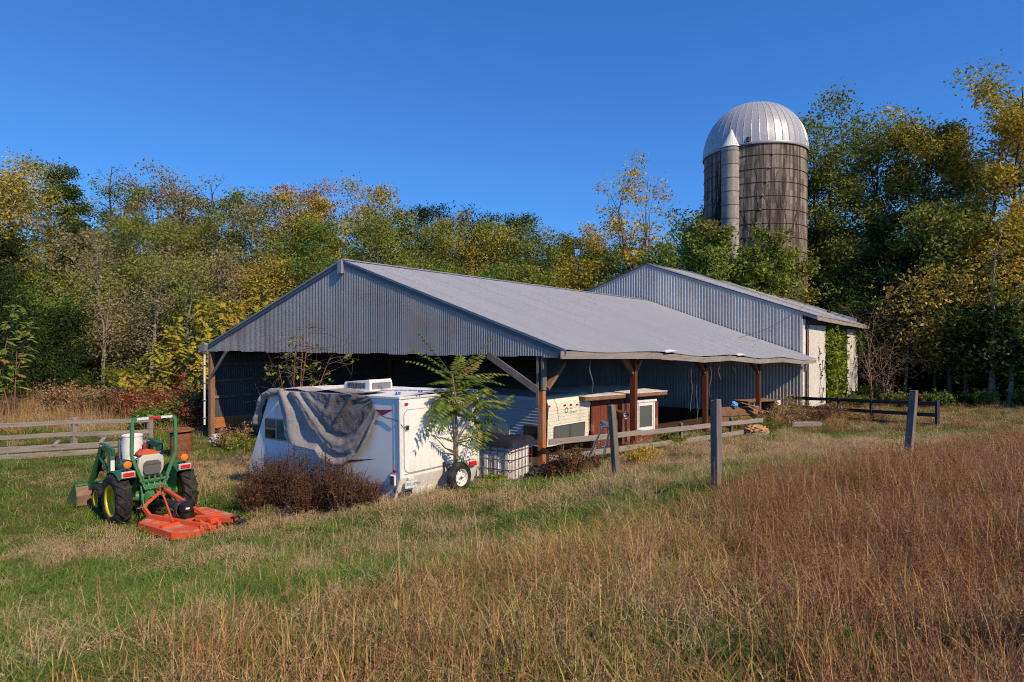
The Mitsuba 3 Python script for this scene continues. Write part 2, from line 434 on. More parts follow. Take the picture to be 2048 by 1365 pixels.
def _gable(p, n, uv):
    a = fbm(p.x * 1.1 + p.y * 0.9, p.z * 0.45, 3, 4)
    b = noise(p.x * 9 + p.y * 8, p.z * 0.3, 1)
    sheet_tone = cell_rand((p.x * 0.815 - p.y * 0.58) / 0.85, 3, 1)
    c = mix((0.24, 0.225, 0.21), (0.40, 0.38, 0.355), a) * (0.82 + 0.22 * b + 0.14 * sheet_tone)
    rust = smoothstep(0.58, 0.78, fbm(p.x * 0.7 + p.y * 0.4, p.z * 1.0, 9, 4)) * 0.45
    return mix(c, (0.34, 0.19, 0.13), rust)
mat('m_galv_gable', _gable, 0.42, 0.15, 0.5)
# ---------------------------------------------------------------- ground sheet
def masks(x, y):
    """(green, tan, red) shares of the meadow's cover at ground points"""
    p = np.stack([x, y, 0 * x], -1)
    n1 = meshkit.fbm(p * 0.33 + 3, 3, 11)
    n2 = meshkit.fbm(p * 0.9, 3, 12)
    n3 = meshkit.fbm(p * np.array([0.25, 0.6, 1]) + 40, 3, 13)
    s = lambda a, b, t: np.clip((t - a) / (b - a), 0, 1) ** 2 * (3 - 2 * np.clip((t - a) / (b - a), 0, 1))
    # tall red grass: right of a wavering line from the lower middle of the field up past the three posts
    edge = np.interp(y, [0, 3, 4.2, 5.3, 6, 7.6, 9.3, 11.5, 20, 30, 50], [-2.2, -2.2, -1.9, -1.0, -0.1, 1.2, 3.3, 6.0, 15.5, 26, 45])
    red = s(-0.5, 0.8 + 0.04 * y, x - edge + 2.4 * (n1 - 0.5) + 1.2 * (n2 - 0.5))
    # bare-trodden green patch at the lower right, dry tongues elsewhere
    gp = np.exp(-((x - 1.3) / 1.25) ** 2 - ((y - 3.4) / 0.55) ** 2) + 0.55 * np.exp(-((x + 1.3) / 1.0) ** 2 - ((y - 4.1) / 0.9) ** 2)
    red = red * (1 - 0.85 * np.clip(gp, 0, 1))
    dry = s(0.43, 0.60, n1 * 0.55 + n2 * 0.45)
    # the dry belt in front of the trailer, around the mower and along the barn
    belt = np.exp(-((y - (11.4 - 0.12 * x + 0.05 * np.abs(x))) / 0.85) ** 2) * s(-8.5, -3.2, x) * s(5.0, 1.5, x)
    belt2 = np.exp(-((x + 7.6) / 2.2) ** 2 - ((y - 11.2) / 0.9) ** 2)
    belt3 = np.exp(-((x + 8.5) / 3.2) ** 2 - ((y - 19.5) / 3.0) ** 2)
    belt4 = 0.9 * s(13.8, 15.6, y) * s(1.0, 2.2, x - 0.28 * (y - 14)) * s(24, 20, y)
    tan = np.clip(np.maximum.reduce([dry * 0.24, belt * 1.0, belt2 * 0.9, belt3 * 1.1, belt4]), 0, 1) * (1 - red)
    green = np.clip(1 - red - tan, 0, 1)
    return green, tan, red, n1, n2, n3

def _ground():
    a = np.concatenate([np.arange(-300, -34, 14), np.arange(-34, 34, 0.42), np.arange(34, 301, 14)])
    b = np.concatenate([np.arange(-120, -6, 12), np.arange(-6, 42, 0.42), np.arange(42, 100, 2.0), np.arange(100, 420, 16)])
    X, Y = np.meshgrid(a, b)
    Z = gz(X.ravel(), Y.ravel()).reshape(X.shape)
    m = M().grid(np.stack([X, Y, Z], -1).transpose(1, 0, 2))
    v, f = m.vf()
    g, t, r, n1, n2, n3 = masks(v[:, 0], v[:, 1])
    c = g[:, None] * np.array([0.085, 0.095, 0.03]) + t[:, None] * np.array([0.25, 0.18, 0.10]) + r[:, None] * np.array([0.145, 0.082, 0.045])
    # bare earth inside the open shed and worn tracks
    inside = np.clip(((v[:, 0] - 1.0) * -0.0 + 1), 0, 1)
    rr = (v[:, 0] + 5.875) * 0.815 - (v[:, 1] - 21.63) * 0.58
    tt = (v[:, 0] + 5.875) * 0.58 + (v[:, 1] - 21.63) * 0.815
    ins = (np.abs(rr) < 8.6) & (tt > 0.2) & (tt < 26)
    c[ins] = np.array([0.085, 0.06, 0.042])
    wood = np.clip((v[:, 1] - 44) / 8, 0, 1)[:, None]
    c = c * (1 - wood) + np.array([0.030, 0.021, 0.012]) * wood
    c = c * (0.75 + 0.5 * n2[:, None])
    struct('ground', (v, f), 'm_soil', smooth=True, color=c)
_ground()

# ---------------------------------------------------------------- the open pole barn
AX = np.array([-5.875, 21.63])
DR, DT = np.array([0.815, -0.58]), np.array([0.58, 0.815])
HALF, LEN = 8.84, 25.9
def B(r, t, z):
    """barn frame: r across from the ridge (right positive), t along the ridge from the near gable, z above the camera's level"""
    p = AX + np.multiply.outer(r, DR) + np.multiply.outer(t, DT)
    return np.concatenate([p, (np.asarray(z, float) + ZC)[..., None]], -1)
def b3(r, t, z):
    return B(np.asarray(float(r)), np.asarray(float(t)), np.asarray(float(z)))
RB = np.array([[DR[0], DT[0], 0], [DR[1], DT[1], 0], [0, 0, 1.0]])
def slope(t):
    return 0.3394 + 0.0277 * np.clip(t, 0, LEN) / LEN
def reave(t):
    return HALF + 0.12 + 1.72 * np.clip(t, -1, LEN) / LEN
def zroof(r, t):
    sag = 0.05 * np.sin(np.clip(t, 0, LEN) * 0.9) * np.clip(np.abs(r) / 9, 0, 1) ** 3
    return 2.82 - slope(t) * np.abs(r) - sag * (r > 0)

barn = thing('pole_barn', 'long open grey metal pole barn with a corrugated gable and low pitched roof', 'barn')
PITCH, AMP = 0.085, 0.0135
PITCH2 = 0.19
ZBOT = -0.42
rng = rng_of(7, 1)

def sheet(fn, u0, u1, rows, dens=8, amp=AMP, off=0.0, pitch=None):
    """corrugated sheet: fn(u, k) gives (points, normals) along each row k in [0, 1]; waves along u"""
    pitch = pitch or PITCH
    n = max(int(round((u1 - u0) / pitch * dens)), 4)
    u = np.linspace(u0, u1, n + 1)
    w = np.sin(u / pitch * 2 * np.pi)
    if pitch > 0.1:
        w = np.clip(w * 1.9, -1, 1)          # flat topped ribs
    w = w * amp + off
    out = []
    for k in rows:
        p, nn = fn(u, k)
        out.append(p + nn * w[:, None])
    return M().grid(np.array(out).transpose(1, 0, 2))

# gable siding, sheet by sheet
NT = np.array([-DT[0], -DT[1], 0])
u = -HALF + 0.10
k = 0
while u < HALF - 0.15:
    u1 = min(u + PITCH * 10, HALF - 0.12)
    def fn(uu, kk, k=k):
        top = zroof(uu, np.zeros_like(uu)) - 0.06
        bot = np.minimum(np.full_like(uu, ZBOT + 0.012 * ((k * 37) % 5 - 2)), top - 0.04)
        return B(uu, np.zeros_like(uu), bot * (1 - kk) + top * kk), np.broadcast_to(NT, (len(uu), 3))
    part(barn, 'siding_sheet', sheet(fn, u - 0.02, u1, (0, 1), off=0.0025 * (k % 2)), 'm_galv_gable', smooth=True)
    u = u1
    k += 1

# right roof slope, sheet by sheet; waves run along t, the sheet's length runs down the slope
t = -0.05
k = 0
while t < LEN - 0.1:
    t1 = min(t + PITCH * 12, LEN)
    def fn(tt, kk):
        r = reave(tt) * kk
        nn = np.stack([np.broadcast_to(DR[0] * 0.32, tt.shape), np.broadcast_to(DR[1] * 0.32, tt.shape), np.full(tt.shape, 0.947)], -1)
        return B(r, tt, zroof(r, tt)), nn
    part(barn, 'roof_sheet', sheet(fn, t - 0.02, t1, (0.0, 0.33, 0.66, 0.9, 1.0), dens=6, amp=0.006, off=0.003 * (k % 2)), 'm_roof', smooth=True)
    t = t1
    k += 1
# left slope (seen only edge on): one part
P = np.array([[b3(-r, tt, zroof(np.array(-r), np.array(tt))) for r in np.linspace(0, HALF + 0.3, 6)] for tt in np.linspace(-0.05, LEN, 12)])
part(barn, 'left_roof', M().grid(P), 'm_roof', smooth=True)
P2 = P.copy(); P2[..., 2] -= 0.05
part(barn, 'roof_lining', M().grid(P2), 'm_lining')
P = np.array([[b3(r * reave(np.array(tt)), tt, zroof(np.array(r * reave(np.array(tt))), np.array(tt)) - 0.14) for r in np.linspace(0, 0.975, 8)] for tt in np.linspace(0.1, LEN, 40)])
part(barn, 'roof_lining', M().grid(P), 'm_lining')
# ridge cap and end box
m = M()
P = np.array([[b3(r, tt, 2.855 - 0.34 * abs(r)) for r in (-0.22, -0.05, 0, 0.05, 0.22)] for tt in np.linspace(-0.07, LEN, 14)])
m.grid(P)
part(barn, 'ridge_cap', m, 'm_trim')
part(barn, 'ridge_end_box', M().box(b3(-0.02, -0.06, 2.56), (0.26, 0.12, 0.50), RB, 0.03), 'm_trim')
# rake trims: a band coloured dark for its shade under a light lip, both slopes
for sgn in (1, -1):
    e = HALF + (0.12 if sgn > 0 else 0.34)
    pa, pb = b3(0, -0.022, 2.82 - 0.115), b3(sgn * e, -0.022, 2.82 - 0.34 * e - 0.115)
    part(barn, 'rake_trim', M().bar(pa, pb, 0.03, 0.16, (0, 0, 1), 0.01), 'm_trim_dark')
    pa, pb = b3(0, -0.045, 2.82 - 0.02), b3(sgn * e, -0.045, 2.82 - 0.34 * e - 0.02)
    part(barn, 'rake_lip', M().bar(pa, pb, 0.03, 0.07, (0, 0, 1), 0.006), 'm_trim')
part(barn, 'gutter_end', M().prism([(-0.2, -0.16), (0.20, -0.16), (0.32, 0.12), (0.2, 0.2), (-0.12, 0.05)], -0.09, 0.09, RB, b3(-HALF - 0.10, -0.10, -0.28)), 'm_trim')
# fascia boards along the right eave, in uneven lengths
cuts = [-0.2, 4.9, 5.6, 6.6, 9.2, 11.9, 15.5, 19.4, 23.0, LEN - 0.05]
for a, b in zip(cuts[:-1], cuts[1:]):
    ra, rb_ = reave(np.array(a)) - 0.05, reave(np.array(b)) - 0.05
    dz = rng.uniform(-0.015, 0.015)
    pa = b3(ra, a + 0.01, zroof(ra, np.array(a)) - 0.16 + dz)
    pb = b3(rb_, b - 0.01, zroof(rb_, np.array(b)) - 0.16 + dz * 0.3)
    part(barn, 'fascia_board', M().bar(pa, pb, 0.04, 0.21, (0, 0, 1), 0.006), 'm_wood_rail')

# posts: near corners, along the right side, and the left wall
def bz(r, t):
    p = b3(r, t, 0)
    return gz(p[0], p[1]) - ZC
def bpost(r, t, top, w, mt, lab=None, lean=0.0):
    zb = bz(r, t) - 0.1
    part(barn, 'post', M().bar(b3(r + lean, t, zb), b3(r, t, top), w, w, DT.tolist() + [0], 0.008), mt, label=lab)
bpost(-HALF + 0.2, 0.12, ZBOT, 0.20, 'm_wood_brown', 'weathered tan corner post')
RP = 8.12
bpost(RP, 0.12, -1.35, 0.17, 'm_wood_orange', 'orange stained lower half of the near corner post')
part(barn, 'post_sleeve', M().bar(b3(RP - 0.09, 0.12, -1.75), b3(RP - 0.09, 0.12, ZBOT), 0.07, 0.2, DT.tolist() + [0], 0.006), 'm_wood_post')
part(barn, 'post_sleeve', M().bar(b3(RP + 0.07, 0.12, -1.34), b3(RP + 0.07, 0.12, -0.36), 0.08, 0.2, DT.tolist() + [0], 0.006), 'm_wood_post')
SIDE = [(8.6, 5.0, 'm_wood_red'), (9.0, 11.0, 'm_wood_red'), (9.43, 17.6, 'm_wood_red')]
for r, tt, mt in SIDE:
    bpost(r, tt, zroof(np.array(r), np.array(tt)) - 0.2, 0.19, mt)
# braces
def brace(r0, t0, z0, r1, t1, z1, w, h, mt='m_wood_post'):
    part(barn, 'brace', M().bar(b3(r0, t0, z0), b3(r1, t1, z1), w, h, (0, 0, 1), 0.006), mt)
brace(RP - 0.1, 0.0, -1.32, RP - 1.75, 0.0, -0.40, 0.05, 0.20)
brace(RP + 0.1, 0.2, -1.30, RP + 0.14, 1.05, -0.62, 0.16, 0.10, 'm_wood_brown')
brace(-HALF + 0.15, 0.0, -1.7, -HALF + 1.55, 0.0, ZBOT, 0.05, 0.13)
for r, tt, mt in SIDE[:3]:
    zt = zroof(np.array(r), np.array(tt)) - 0.26
    for s in (-1, 1):
        brace(r, tt + s * 0.06, zt - 0.72, r + 0.04 * s, tt + s * 0.8, zt + 0.02, 0.10, 0.13, 'm_wood_brown')
    brace(r, tt, zt - 0.75, r - 0.8, tt, zt + 0.22, 0.08, 0.12, 'm_wood_brown')
# header beams, girts, left wall, trusses
hdr = [(RP, 0.12)] + [(r, tt) for r, tt, _ in SIDE] + [(9.8, LEN - 0.1)]
for (ra, ta), (rb_, tb) in zip(hdr[:-1], hdr[1:]):
    part(barn, 'header_beam', M().bar(b3(ra - 0.12, ta, zroof(np.array(ra), np.array(ta)) - 0.27), b3(rb_ - 0.12, tb, zroof(np.array(rb_), np.array(tb)) - 0.27), 0.06, 0.24), 'm_wood_brown')
tt = 0.3
k = 0
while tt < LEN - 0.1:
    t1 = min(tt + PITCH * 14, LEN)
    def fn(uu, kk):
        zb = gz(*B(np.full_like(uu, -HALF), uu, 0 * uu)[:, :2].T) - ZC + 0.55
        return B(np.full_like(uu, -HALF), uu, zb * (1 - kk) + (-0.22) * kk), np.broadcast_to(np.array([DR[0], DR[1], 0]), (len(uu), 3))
    part(barn, 'wall_sheet', sheet(fn, tt - 0.02, t1, (0, 1), dens=6, off=0.002 * (k % 2)), 'm_galv_shaded', smooth=True)
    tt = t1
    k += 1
for z in (-1.0, -1.72, -2.42):
    part(barn, 'girt', M().bar(b3(-HALF + 0.07, 0.25, z), b3(-HALF + 0.07, LEN, z), 0.05, 0.11), 'm_wood_brown')
for j in range(2):
    part(barn, 'skirt_board', M().bar(b3(-HALF + 0.05, 0.25, -3.42 - 0.23 * j), b3(-HALF + 0.05, LEN, -3.42 - 0.23 * j), 0.05, 0.22), 'm_wood_orange')
for tt in (5.2, 10.4, 15.6, 20.8):
    m = M()
    m.bar(b3(-HALF + 0.1, tt, -0.35), b3(8.0, tt, -0.42), 0.05, 0.2)
    m.bar(b3(-HALF + 0.1, tt, -0.28), b3(0, tt, 2.6), 0.045, 0.2)
    m.bar(b3(0, tt, 2.6), b3(8.6, tt, zroof(np.array(8.6), np.array(tt)) - 0.2), 0.045, 0.2)
    for r in (-5, -2, 2, 5):
        m.bar(b3(r, tt + 0.05, -0.3), b3(r * 0.6, tt + 0.05, zroof(np.array(r * 0.6), np.array(tt)) - 0.2), 0.04, 0.12)
    part(barn, 'roof_truss', m, 'm_wood_brown')
    bpost(-HALF + 0.2, tt, -0.35, 0.18, 'm_wood_brown')
# downspout on the left corner, with bands
m = M().tube([b3(-HALF - 0.12, -0.02, z) for z in (-0.36, -0.5, -3.6)], 0.042, 8)
part(barn, 'downspout', m, 'm_white_metal', smooth=40)
for z in (-1.05, -1.8, -2.55, -3.3):
    part(barn, 'downspout_band', M().box(b3(-HALF - 0.12, -0.02, z), (0.11, 0.11, 0.05), RB), 'm_steel')
# lifted flashing on the eave and strips of torn lining hanging below it
for tt in (6.3, 13.2):
    r = reave(np.array(tt))
    m = M().grid(np.array([[b3(r + du, tt + dt, zroof(r, np.array(tt)) + 0.045 + 0.02 * math.sin(4 * dt) - 0.2 * du) for du in (-0.2, 0.0, 0.06)] for dt in np.linspace(-0.55, 0.55, 8)]))
    part(barn, 'lifted_flashing', m, 'm_white_metal')
for tt, dr_, L, sw, dy in ((1.75, -0.05, 1.0, 0.2, 0.0), (8.9, -0.2, 1.9, -0.05, 0.0), (9.4, -0.5, 1.9, 0.05, -0.9), (11.6, -0.25, 0.85, 0.15, 0), (13.1, -0.3, 0.6, 0.55, 0), (10.8, -0.3, 1.3, -0.2, -0.2)):
    r = 8.6 + 0.065 * tt
    p0 = b3(r, tt, zroof(np.array(r), np.array(tt)) - 0.30 + dy)
    path = [p0 + np.array([sw * f ** 1.5 * 0.58 + 0.03 * math.sin(9 * f + tt), sw * f ** 1.5 * 0.815, -L * f]) for f in np.linspace(0, 1, 9)]
    part(barn, 'torn_lining_strip', M().tube(path, 0.016, 4), 'm_wood_post')

# ---------------------------------------------------------------- the taller closed barn behind it
barn2 = thing('tall_barn', 'taller closed metal barn joined to the far end of the open barn', 'barn')
D2 = unit([0.655, 0.756])                    # its length runs a little more to the right
W2, L2, SL2, ZA2 = 10.65, 13.6, 0.358, 5.31
T0 = 26.03
O2 = AX + T0 * DT
def C(r, t, z):
    p = O2 + np.multiply.outer(r, DR) + np.multiply.outer(t, D2)
    return np.concatenate([p, (np.asarray(z, float) + ZC)[..., None]], -1)
def c3(r, t, z):
    return C(np.asarray(float(r)), np.asarray(float(t)), np.asarray(float(z)))
def zr2(r, t=0.0):
    return ZA2 - SL2 * np.abs(r) - 0.028 * np.asarray(t) * np.clip(np.asarray(r), 0, 99) / W2
WR = 9.85
u, k = -WR, 0
while u < WR - 0.05:
    u1 = min(u + PITCH2 * 5, WR)
    def fn(uu, kk):
        g = gz(*C(uu, 0 * uu, 0 * uu)[:, :2].T) - ZC - 0.05
        return C(uu, 0 * uu, g * (1 - kk) + (zr2(uu) - 0.06) * kk), np.broadcast_to(NT, (len(uu), 3))
    part(barn2, 'siding_sheet', sheet(fn, u - 0.02, u1, (0, 1), dens=12, amp=0.024, off=0.0025 * (k % 2), pitch=PITCH2), 'm_galv', smooth=True)
    u = u1
    k += 1
for sgn in (1, -1):
    t, k = -0.06, 0
    while t < L2:
        t1 = min(t + 0.95, L2 + 0.3)
        def fn(tt, kk):
            r = sgn * W2 * kk + 0 * tt
            nn = np.broadcast_to(np.array([sgn * DR[0] * 0.33, sgn * DR[1] * 0.33, 0.94]), (len(tt), 3))
            return C(r, tt, zr2(r, tt)), nn
        part(barn2, 'roof_sheet', sheet(fn, t - 0.02, t1, (0.0, 0.5, 1.0), dens=5, off=0.003 * (k % 2)), 'm_roof', smooth=True)
        t = t1
        k += 1
    pa, pb = c3(0, -0.022, ZA2 - 0.13), c3(sgn * (W2 + 0.02), -0.022, zr2(W2) - 0.13)
    part(barn2, 'rake_trim', M().bar(pa, pb, 0.03, 0.2, (0, 0, 1), 0.01), 'm_trim')
    pa, pb = c3(0, -0.05, ZA2 - 0.035), c3(sgn * (W2 + 0.02), -0.05, zr2(W2) - 0.035)
    part(barn2, 'rake_lip', M().bar(pa, pb, 0.03, 0.08, (0, 0, 1), 0.006), 'm_trim_dark')
part(barn2, 'ridge_cap', M().grid(np.array([[c3(r, tt, ZA2 + 0.05 - 0.36 * abs(r)) for r in (-0.25, -0.06, 0.06, 0.25)] for tt in (-0.08, L2 / 2, L2 + 0.3)])), 'm_trim')
# side wall: corner strip, sliding door panels either side of the overgrown opening
def zb2(r, t):
    p = c3(r, t, 0)
    return gz(p[0], p[1]) - ZC
def wallbox(name, t0, t1, r, th, ztop, mt, lab=None, zb=None):
    za = min(zb2(r, t0), zb2(r, t1)) - 0.05 if zb is None else zb
    q = [c3(r, t0, za), c3(r, t1, za)]
    mid = (q[0] + q[1]) / 2
    L = np.linalg.norm((q[1] - q[0])[:2])
    R = np.array([[D2[1], D2[0], 0], [-D2[0], D2[1], 0], [0, 0, 1.0]])
    part(barn2, name, M().box([mid[0], mid[1], (za + ztop) / 2 + ZC], (th, L, ztop - za), R, 0.01), mt, label=lab)
wallbox('corner_trim', 0.0, 0.55, WR, 0.06, 1.3, 'm_white_metal')
wallbox('door_panel', 0.75, 4.7, WR + 0.06, 0.06, 0.98, 'm_panel', 'wide pale grey sliding door panel')
wallbox('door_panel', 10.4, 13.5, WR + 0.05, 0.06, 0.85, 'm_panel', 'narrow pale panel right of the overgrown opening')
wallbox('door_header', 0.55, 13.5, WR + 0.01, 0.06, 1.32, 'm_charcoal', zb=0.8)
wallbox('sill_board', 0.3, 4.6, WR + 0.16, 0.1, -4.05, 'm_wood_black', zb=-4.5)
part(barn2, 'door_edge_pipe', M().tube([c3(WR + 0.14, 0.68, z) for z in (-4.3, -1, 1.2)], 0.035, 6), 'm_rust')
P = np.array([[c3(-WR, tt, z) for z in (-4.6, 1.4)] for tt in (0.05, L2)])
part(barn2, 'left_wall', M().grid(P), 'm_galv')
P = np.array([[c3(r, L2, z) for z in (-4.6, float(zr2(r)) - 0.1)] for r in np.linspace(-WR, WR, 9)])
part(barn2, 'back_wall', M().grid(P), 'm_galv')
part(barn2, 'fascia_board', M().bar(c3(W2 - 0.04, 0.2, zr2(W2, 0.2) - 0.14), c3(W2 - 0.04, L2 / 2, zr2(W2, L2 / 2) - 0.16), 0.05, 0.24, (0, 0, 1), 0.008), 'm_wood_rail')
part(barn2, 'fascia_board', M().bar(c3(W2 - 0.04, L2 / 2 + 0.02, zr2(W2, L2 / 2) - 0.15), c3(W2 - 0.04, L2 + 0.25, zr2(W2, L2) - 0.13), 0.05, 0.22, (0, 0, 1), 0.008), 'm_wood_rail')
m = M().box(c3(WR + 0.12, 0.22, -1.45), (0.14, 0.34, 0.62), RB, 0.03)
mt = part(barn2, 'meter_box', m, 'm_steel')
part(barn2, 'conduit', M().tube([c3(WR + 0.08, 0.3, z) for z in (-0.9, -1.2)], 0.03, 6), 'm_steel')
part(barn2, 'conduit', M().tube([c3(WR + 0.08, 0.3, z) for z in (-1.75, -3.9)], 0.03, 6), 'm_steel')
# slack black cable from the open barn's roof up to the tall barn's eave
a, b = b3(7.4, 21.5, zroof(np.array(7.4), np.array(21.5)) + 0.05), c3(9.9, -0.4, 1.95)
path = [a * (1 - f) + b * f - np.array([0, 0, 0.25 * math.sin(math.pi * f)]) for f in np.linspace(0, 1, 12)]
cab = thing('overhead_cable', 'thin black cable strung from the open barn roof to the tall barn eave', 'cable')
c2 = c3(9.5, 2.2, 2.3)
put(cab, M().tube(path + [c2], 0.012, 4), 'm_black')

# ---------------------------------------------------------------- silo
silo = thing('silo', 'tall dark concrete stave silo with a ribbed silver dome behind the barns', 'silo')
gs = gz(SX, SY)
WT = 16.85 + ZC
part(silo, 'wall', M().lathe([(SR, gs - 0.4), (SR, WT * 0.5), (SR, WT)], 72, o=(SX, SY, 0)), 'm_silo', smooth=True)
zh = WT - 1.1
while zh > 3:
    m = M()
    a = np.linspace(0, 2 * np.pi, 61)
    m.tube(np.stack([SX + (SR + 0.03) * np.cos(a), SY + (SR + 0.03) * np.sin(a), np.full(61, zh)], 1), 0.028, 5, cap=False)
    hp = part(silo, 'hoop', m, 'm_hoop', smooth=True)
    if zh > 10:
        aa = -2.02 + 0.05 * (zh - 12)
        part(hp, 'turnbuckle', M().box((SX + (SR + 0.08) * math.cos(aa), SY + (SR + 0.08) * math.sin(aa), zh), (0.16, 0.12, 0.1), rotz(aa)), 'm_chute')
    zh -= 1.16
DH = 4.7                                     # dome height
NG = 44
for k in range(NG):
    a0, a1 = 2 * np.pi * k / NG, 2 * np.pi * (k + 1) / NG
    prof = [((SR + 0.1) * math.cos(e) ** 0.9, DH * math.sin(e)) for e in np.linspace(0, np.pi / 2 * 0.97, 13)]
    m = M()
    P = []
    for rr, z in prof:
        P.append([[SX + (rr + d) * math.cos(a), SY + (rr + d) * math.sin(a), WT - 0.05 + z] for a, d in ((a0, 0.0), (a0 + 0.008, 0.035), (a0 + 0.02, 0.0), ((a0 + a1) / 2, 0.004), (a1, 0.0))])
    m.grid(np.array(P).transpose(1, 0, 2)[::-1])
    part(silo, 'dome_panel', m, 'm_dome', smooth=35)
part(silo, 'dome_cap', M().lathe([(0.55, 0), (0.5, 0.12), (0.0, 0.2)], 20, o=(SX, SY, WT + DH - 0.1)), 'm_dome', smooth=40)
part(silo, 'dome_rim', M().lathe([(SR + 0.12, -0.18), (SR + 0.17, -0.08), (SR + 0.12, 0.06)], 72, o=(SX, SY, WT)), 'm_trim', smooth=True)
# chute: half round tube up the camera side, with its tin hood
vx = unit(np.array([SX, SY]))
px_ = np.array([vx[1], -vx[0]])
ca = np.array([SX, SY]) - vx * (SR * 0.93) - px_ * (SR * 0.44)
part(silo, 'chute', M().lathe([(0.74, gs), (0.74, WT * 0.5), (0.74, WT - 0.15)], 24, o=(ca[0], ca[1], 0)), 'm_chute', smooth=True)
for z in np.arange(4.5, WT - 0.3, 1.16):
    part(silo, 'chute_band', M().lathe([(0.745, z), (0.77, z + 0.03), (0.745, z + 0.06)], 24, o=(ca[0], ca[1], 0)), 'm_hoop', smooth=True)
m = M()
nb = 24
base = [np.array([ca[0] + 0.82 * math.cos(a), ca[1] + 0.82 * math.sin(a), WT - 0.22]) for a in np.linspace(0, 2 * np.pi, nb, endpoint=False)]
apex = np.array([ca[0] + vx[0] * 0.10 + px_[0] * 0.1, ca[1] + vx[1] * 0.10 + px_[1] * 0.1, WT + 1.45])
ridge = [apex] * nb
m.add(base + [apex], [[i, (i + 1) % nb, nb] for i in range(nb)])
part(silo, 'chute_hood', m, 'm_white_metal')
bx = np.array([SX, SY]) - vx * (SR + 0.02) - px_ * (SR * 0.1)
part(silo, 'vent_box', M().box((bx[0], bx[1], WT + 0.25), (0.32, 0.3, 0.42), rotz(0.3), 0.03), 'm_black')
# ---------------------------------------------------------------- white travel trailer
def hit(px, py, o, e1, e2):
    """(u, v) of the plane o + u e1 + v e2 (world) under a photograph pixel"""
    d = np.array([(px - 1024) / F, 1.0, -(py - 682.5) / F])
    s = np.linalg.solve(np.stack([e1, e2, -d], 1), np.array([0, 0, ZC]) - np.asarray(o, float))
    return s[0], s[1]

def rrect(w, h, r, n=6):
    """rounded rectangle outline centred on the origin"""
    out = []
    for cx, cy, a0 in ((w / 2 - r, h / 2 - r, 0), (-w / 2 + r, h / 2 - r, 90), (-w / 2 + r, -h / 2 + r, 180), (w / 2 - r, -h / 2 + r, 270)):
        for a in np.linspace(a0, a0 + 90, n):
            out.append((cx + r * math.cos(math.radians(a)), cy + r * math.sin(math.radians(a))))
    return out

def plate(poly, th, R, o):
    """polygon in the (u, v) of R's first two columns, extruded th along the third"""
    from shapely.geometry import Polygon
    tm = trimesh.creation.extrude_polygon(Polygon(poly), th, engine='earcut')
    return M().mesh(tm, R, o)

def text_on(key_parent, name, text, h, R, o, mt, bold=False, depth=0.004, slant=0.0):
    tm = meshkit.text_mesh(text, h, depth, bold)
    v = np.array(tm.vertices)
    v[:, 0] += slant * v[:, 1]
    return part(key_parent, name, M().mesh((v, np.array(tm.faces)), R, o), mt)

van = thing('travel_trailer', 'white travel trailer half covered by a grey cloth, spare wheel on its rear panel', 'travel trailer')
VR = unit([0.62, 0.785, 0]); VS = np.array([-VR[1], VR[0], 0]); VZ = np.array([0, 0, 1.0])
# it stands nose low: lean the whole frame a little
VS = unit(VS + np.array([0, 0, -0.018])); VZ = np.cross(VR, VS)
VO = np.array([-2.15, 12.1, ZC - 3.14])
VF = frame_of(VO, VR, VS, VZ)
RV = VF[:3, :3]
def v3(x, y, z):
    return VO + VR * x + VS * y + VZ * z
VW = 2.26
TOP = 2.02
# body: side profile extruded across
prof = [(0.0, TOP), (0.0, 0.47), (0.20, 0.0), (5.5, -0.06), (5.62, 0.1), (4.66, TOP - 0.10), (4.40, TOP - 0.01)]
m = M()
from shapely.geometry import Polygon as _Poly
tm = trimesh.creation.extrude_polygon(_Poly(prof), VW, engine='earcut')
v = np.array(tm.vertices)
m.mesh((np.stack([v[:, 2], v[:, 0], v[:, 1]], 1), np.array(tm.faces)), RV, VO)
part(van, 'body', m, 'm_van')
# roof sheet with a turned edge
P = np.array([[v3(x, y, TOP + 0.035 + 0.03 * math.sin(math.pi * (x + 0.02) / (VW + 0.04))) for x in np.linspace(-0.02, VW + 0.02, 7)] for y in np.linspace(-0.02, 4.44, 8)])
part(van, 'roof', M().grid(P), 'm_van_roof', smooth=True)
for x, n in ((-0.012, 0), (VW + 0.012, 1)):
    part(van, 'gutter_rail', M().bar(v3(x, -0.02, TOP + 0.01), v3(x, 4.44, TOP + 0.005), 0.03, 0.05, VZ, 0.006), 'm_white_metal')
part(van, 'gutter_rail', M().bar(v3(-0.02, -0.012, TOP + 0.01), v3(VW + 0.02, -0.012, TOP + 0.01), 0.03, 0.05, VZ, 0.006), 'm_white_metal')
# corner mouldings of the rear panel, kinked inwards at the bottom
for x in (0.0, VW):
    m = M()
    m.bar(v3(x, -0.004, TOP - 0.02), v3(x, -0.004, 0.47), 0.055, 0.03, VS, 0.006)
    m.bar(v3(x, -0.004, 0.475), v3(x, 0.198, 0.0), 0.055, 0.03, VS, 0.006)
    part(van, 'corner_moulding', m, 'm_white_metal')
# rear plane helpers
RR = np.stack([VR, VZ, -VS], 1)             # u right, v up, w out of the rear panel
def rear(px, py):
    return hit(px, py, VO, VR, VZ)
def rpt(u, v, w=0.0):
    return v3(u, -w, v)
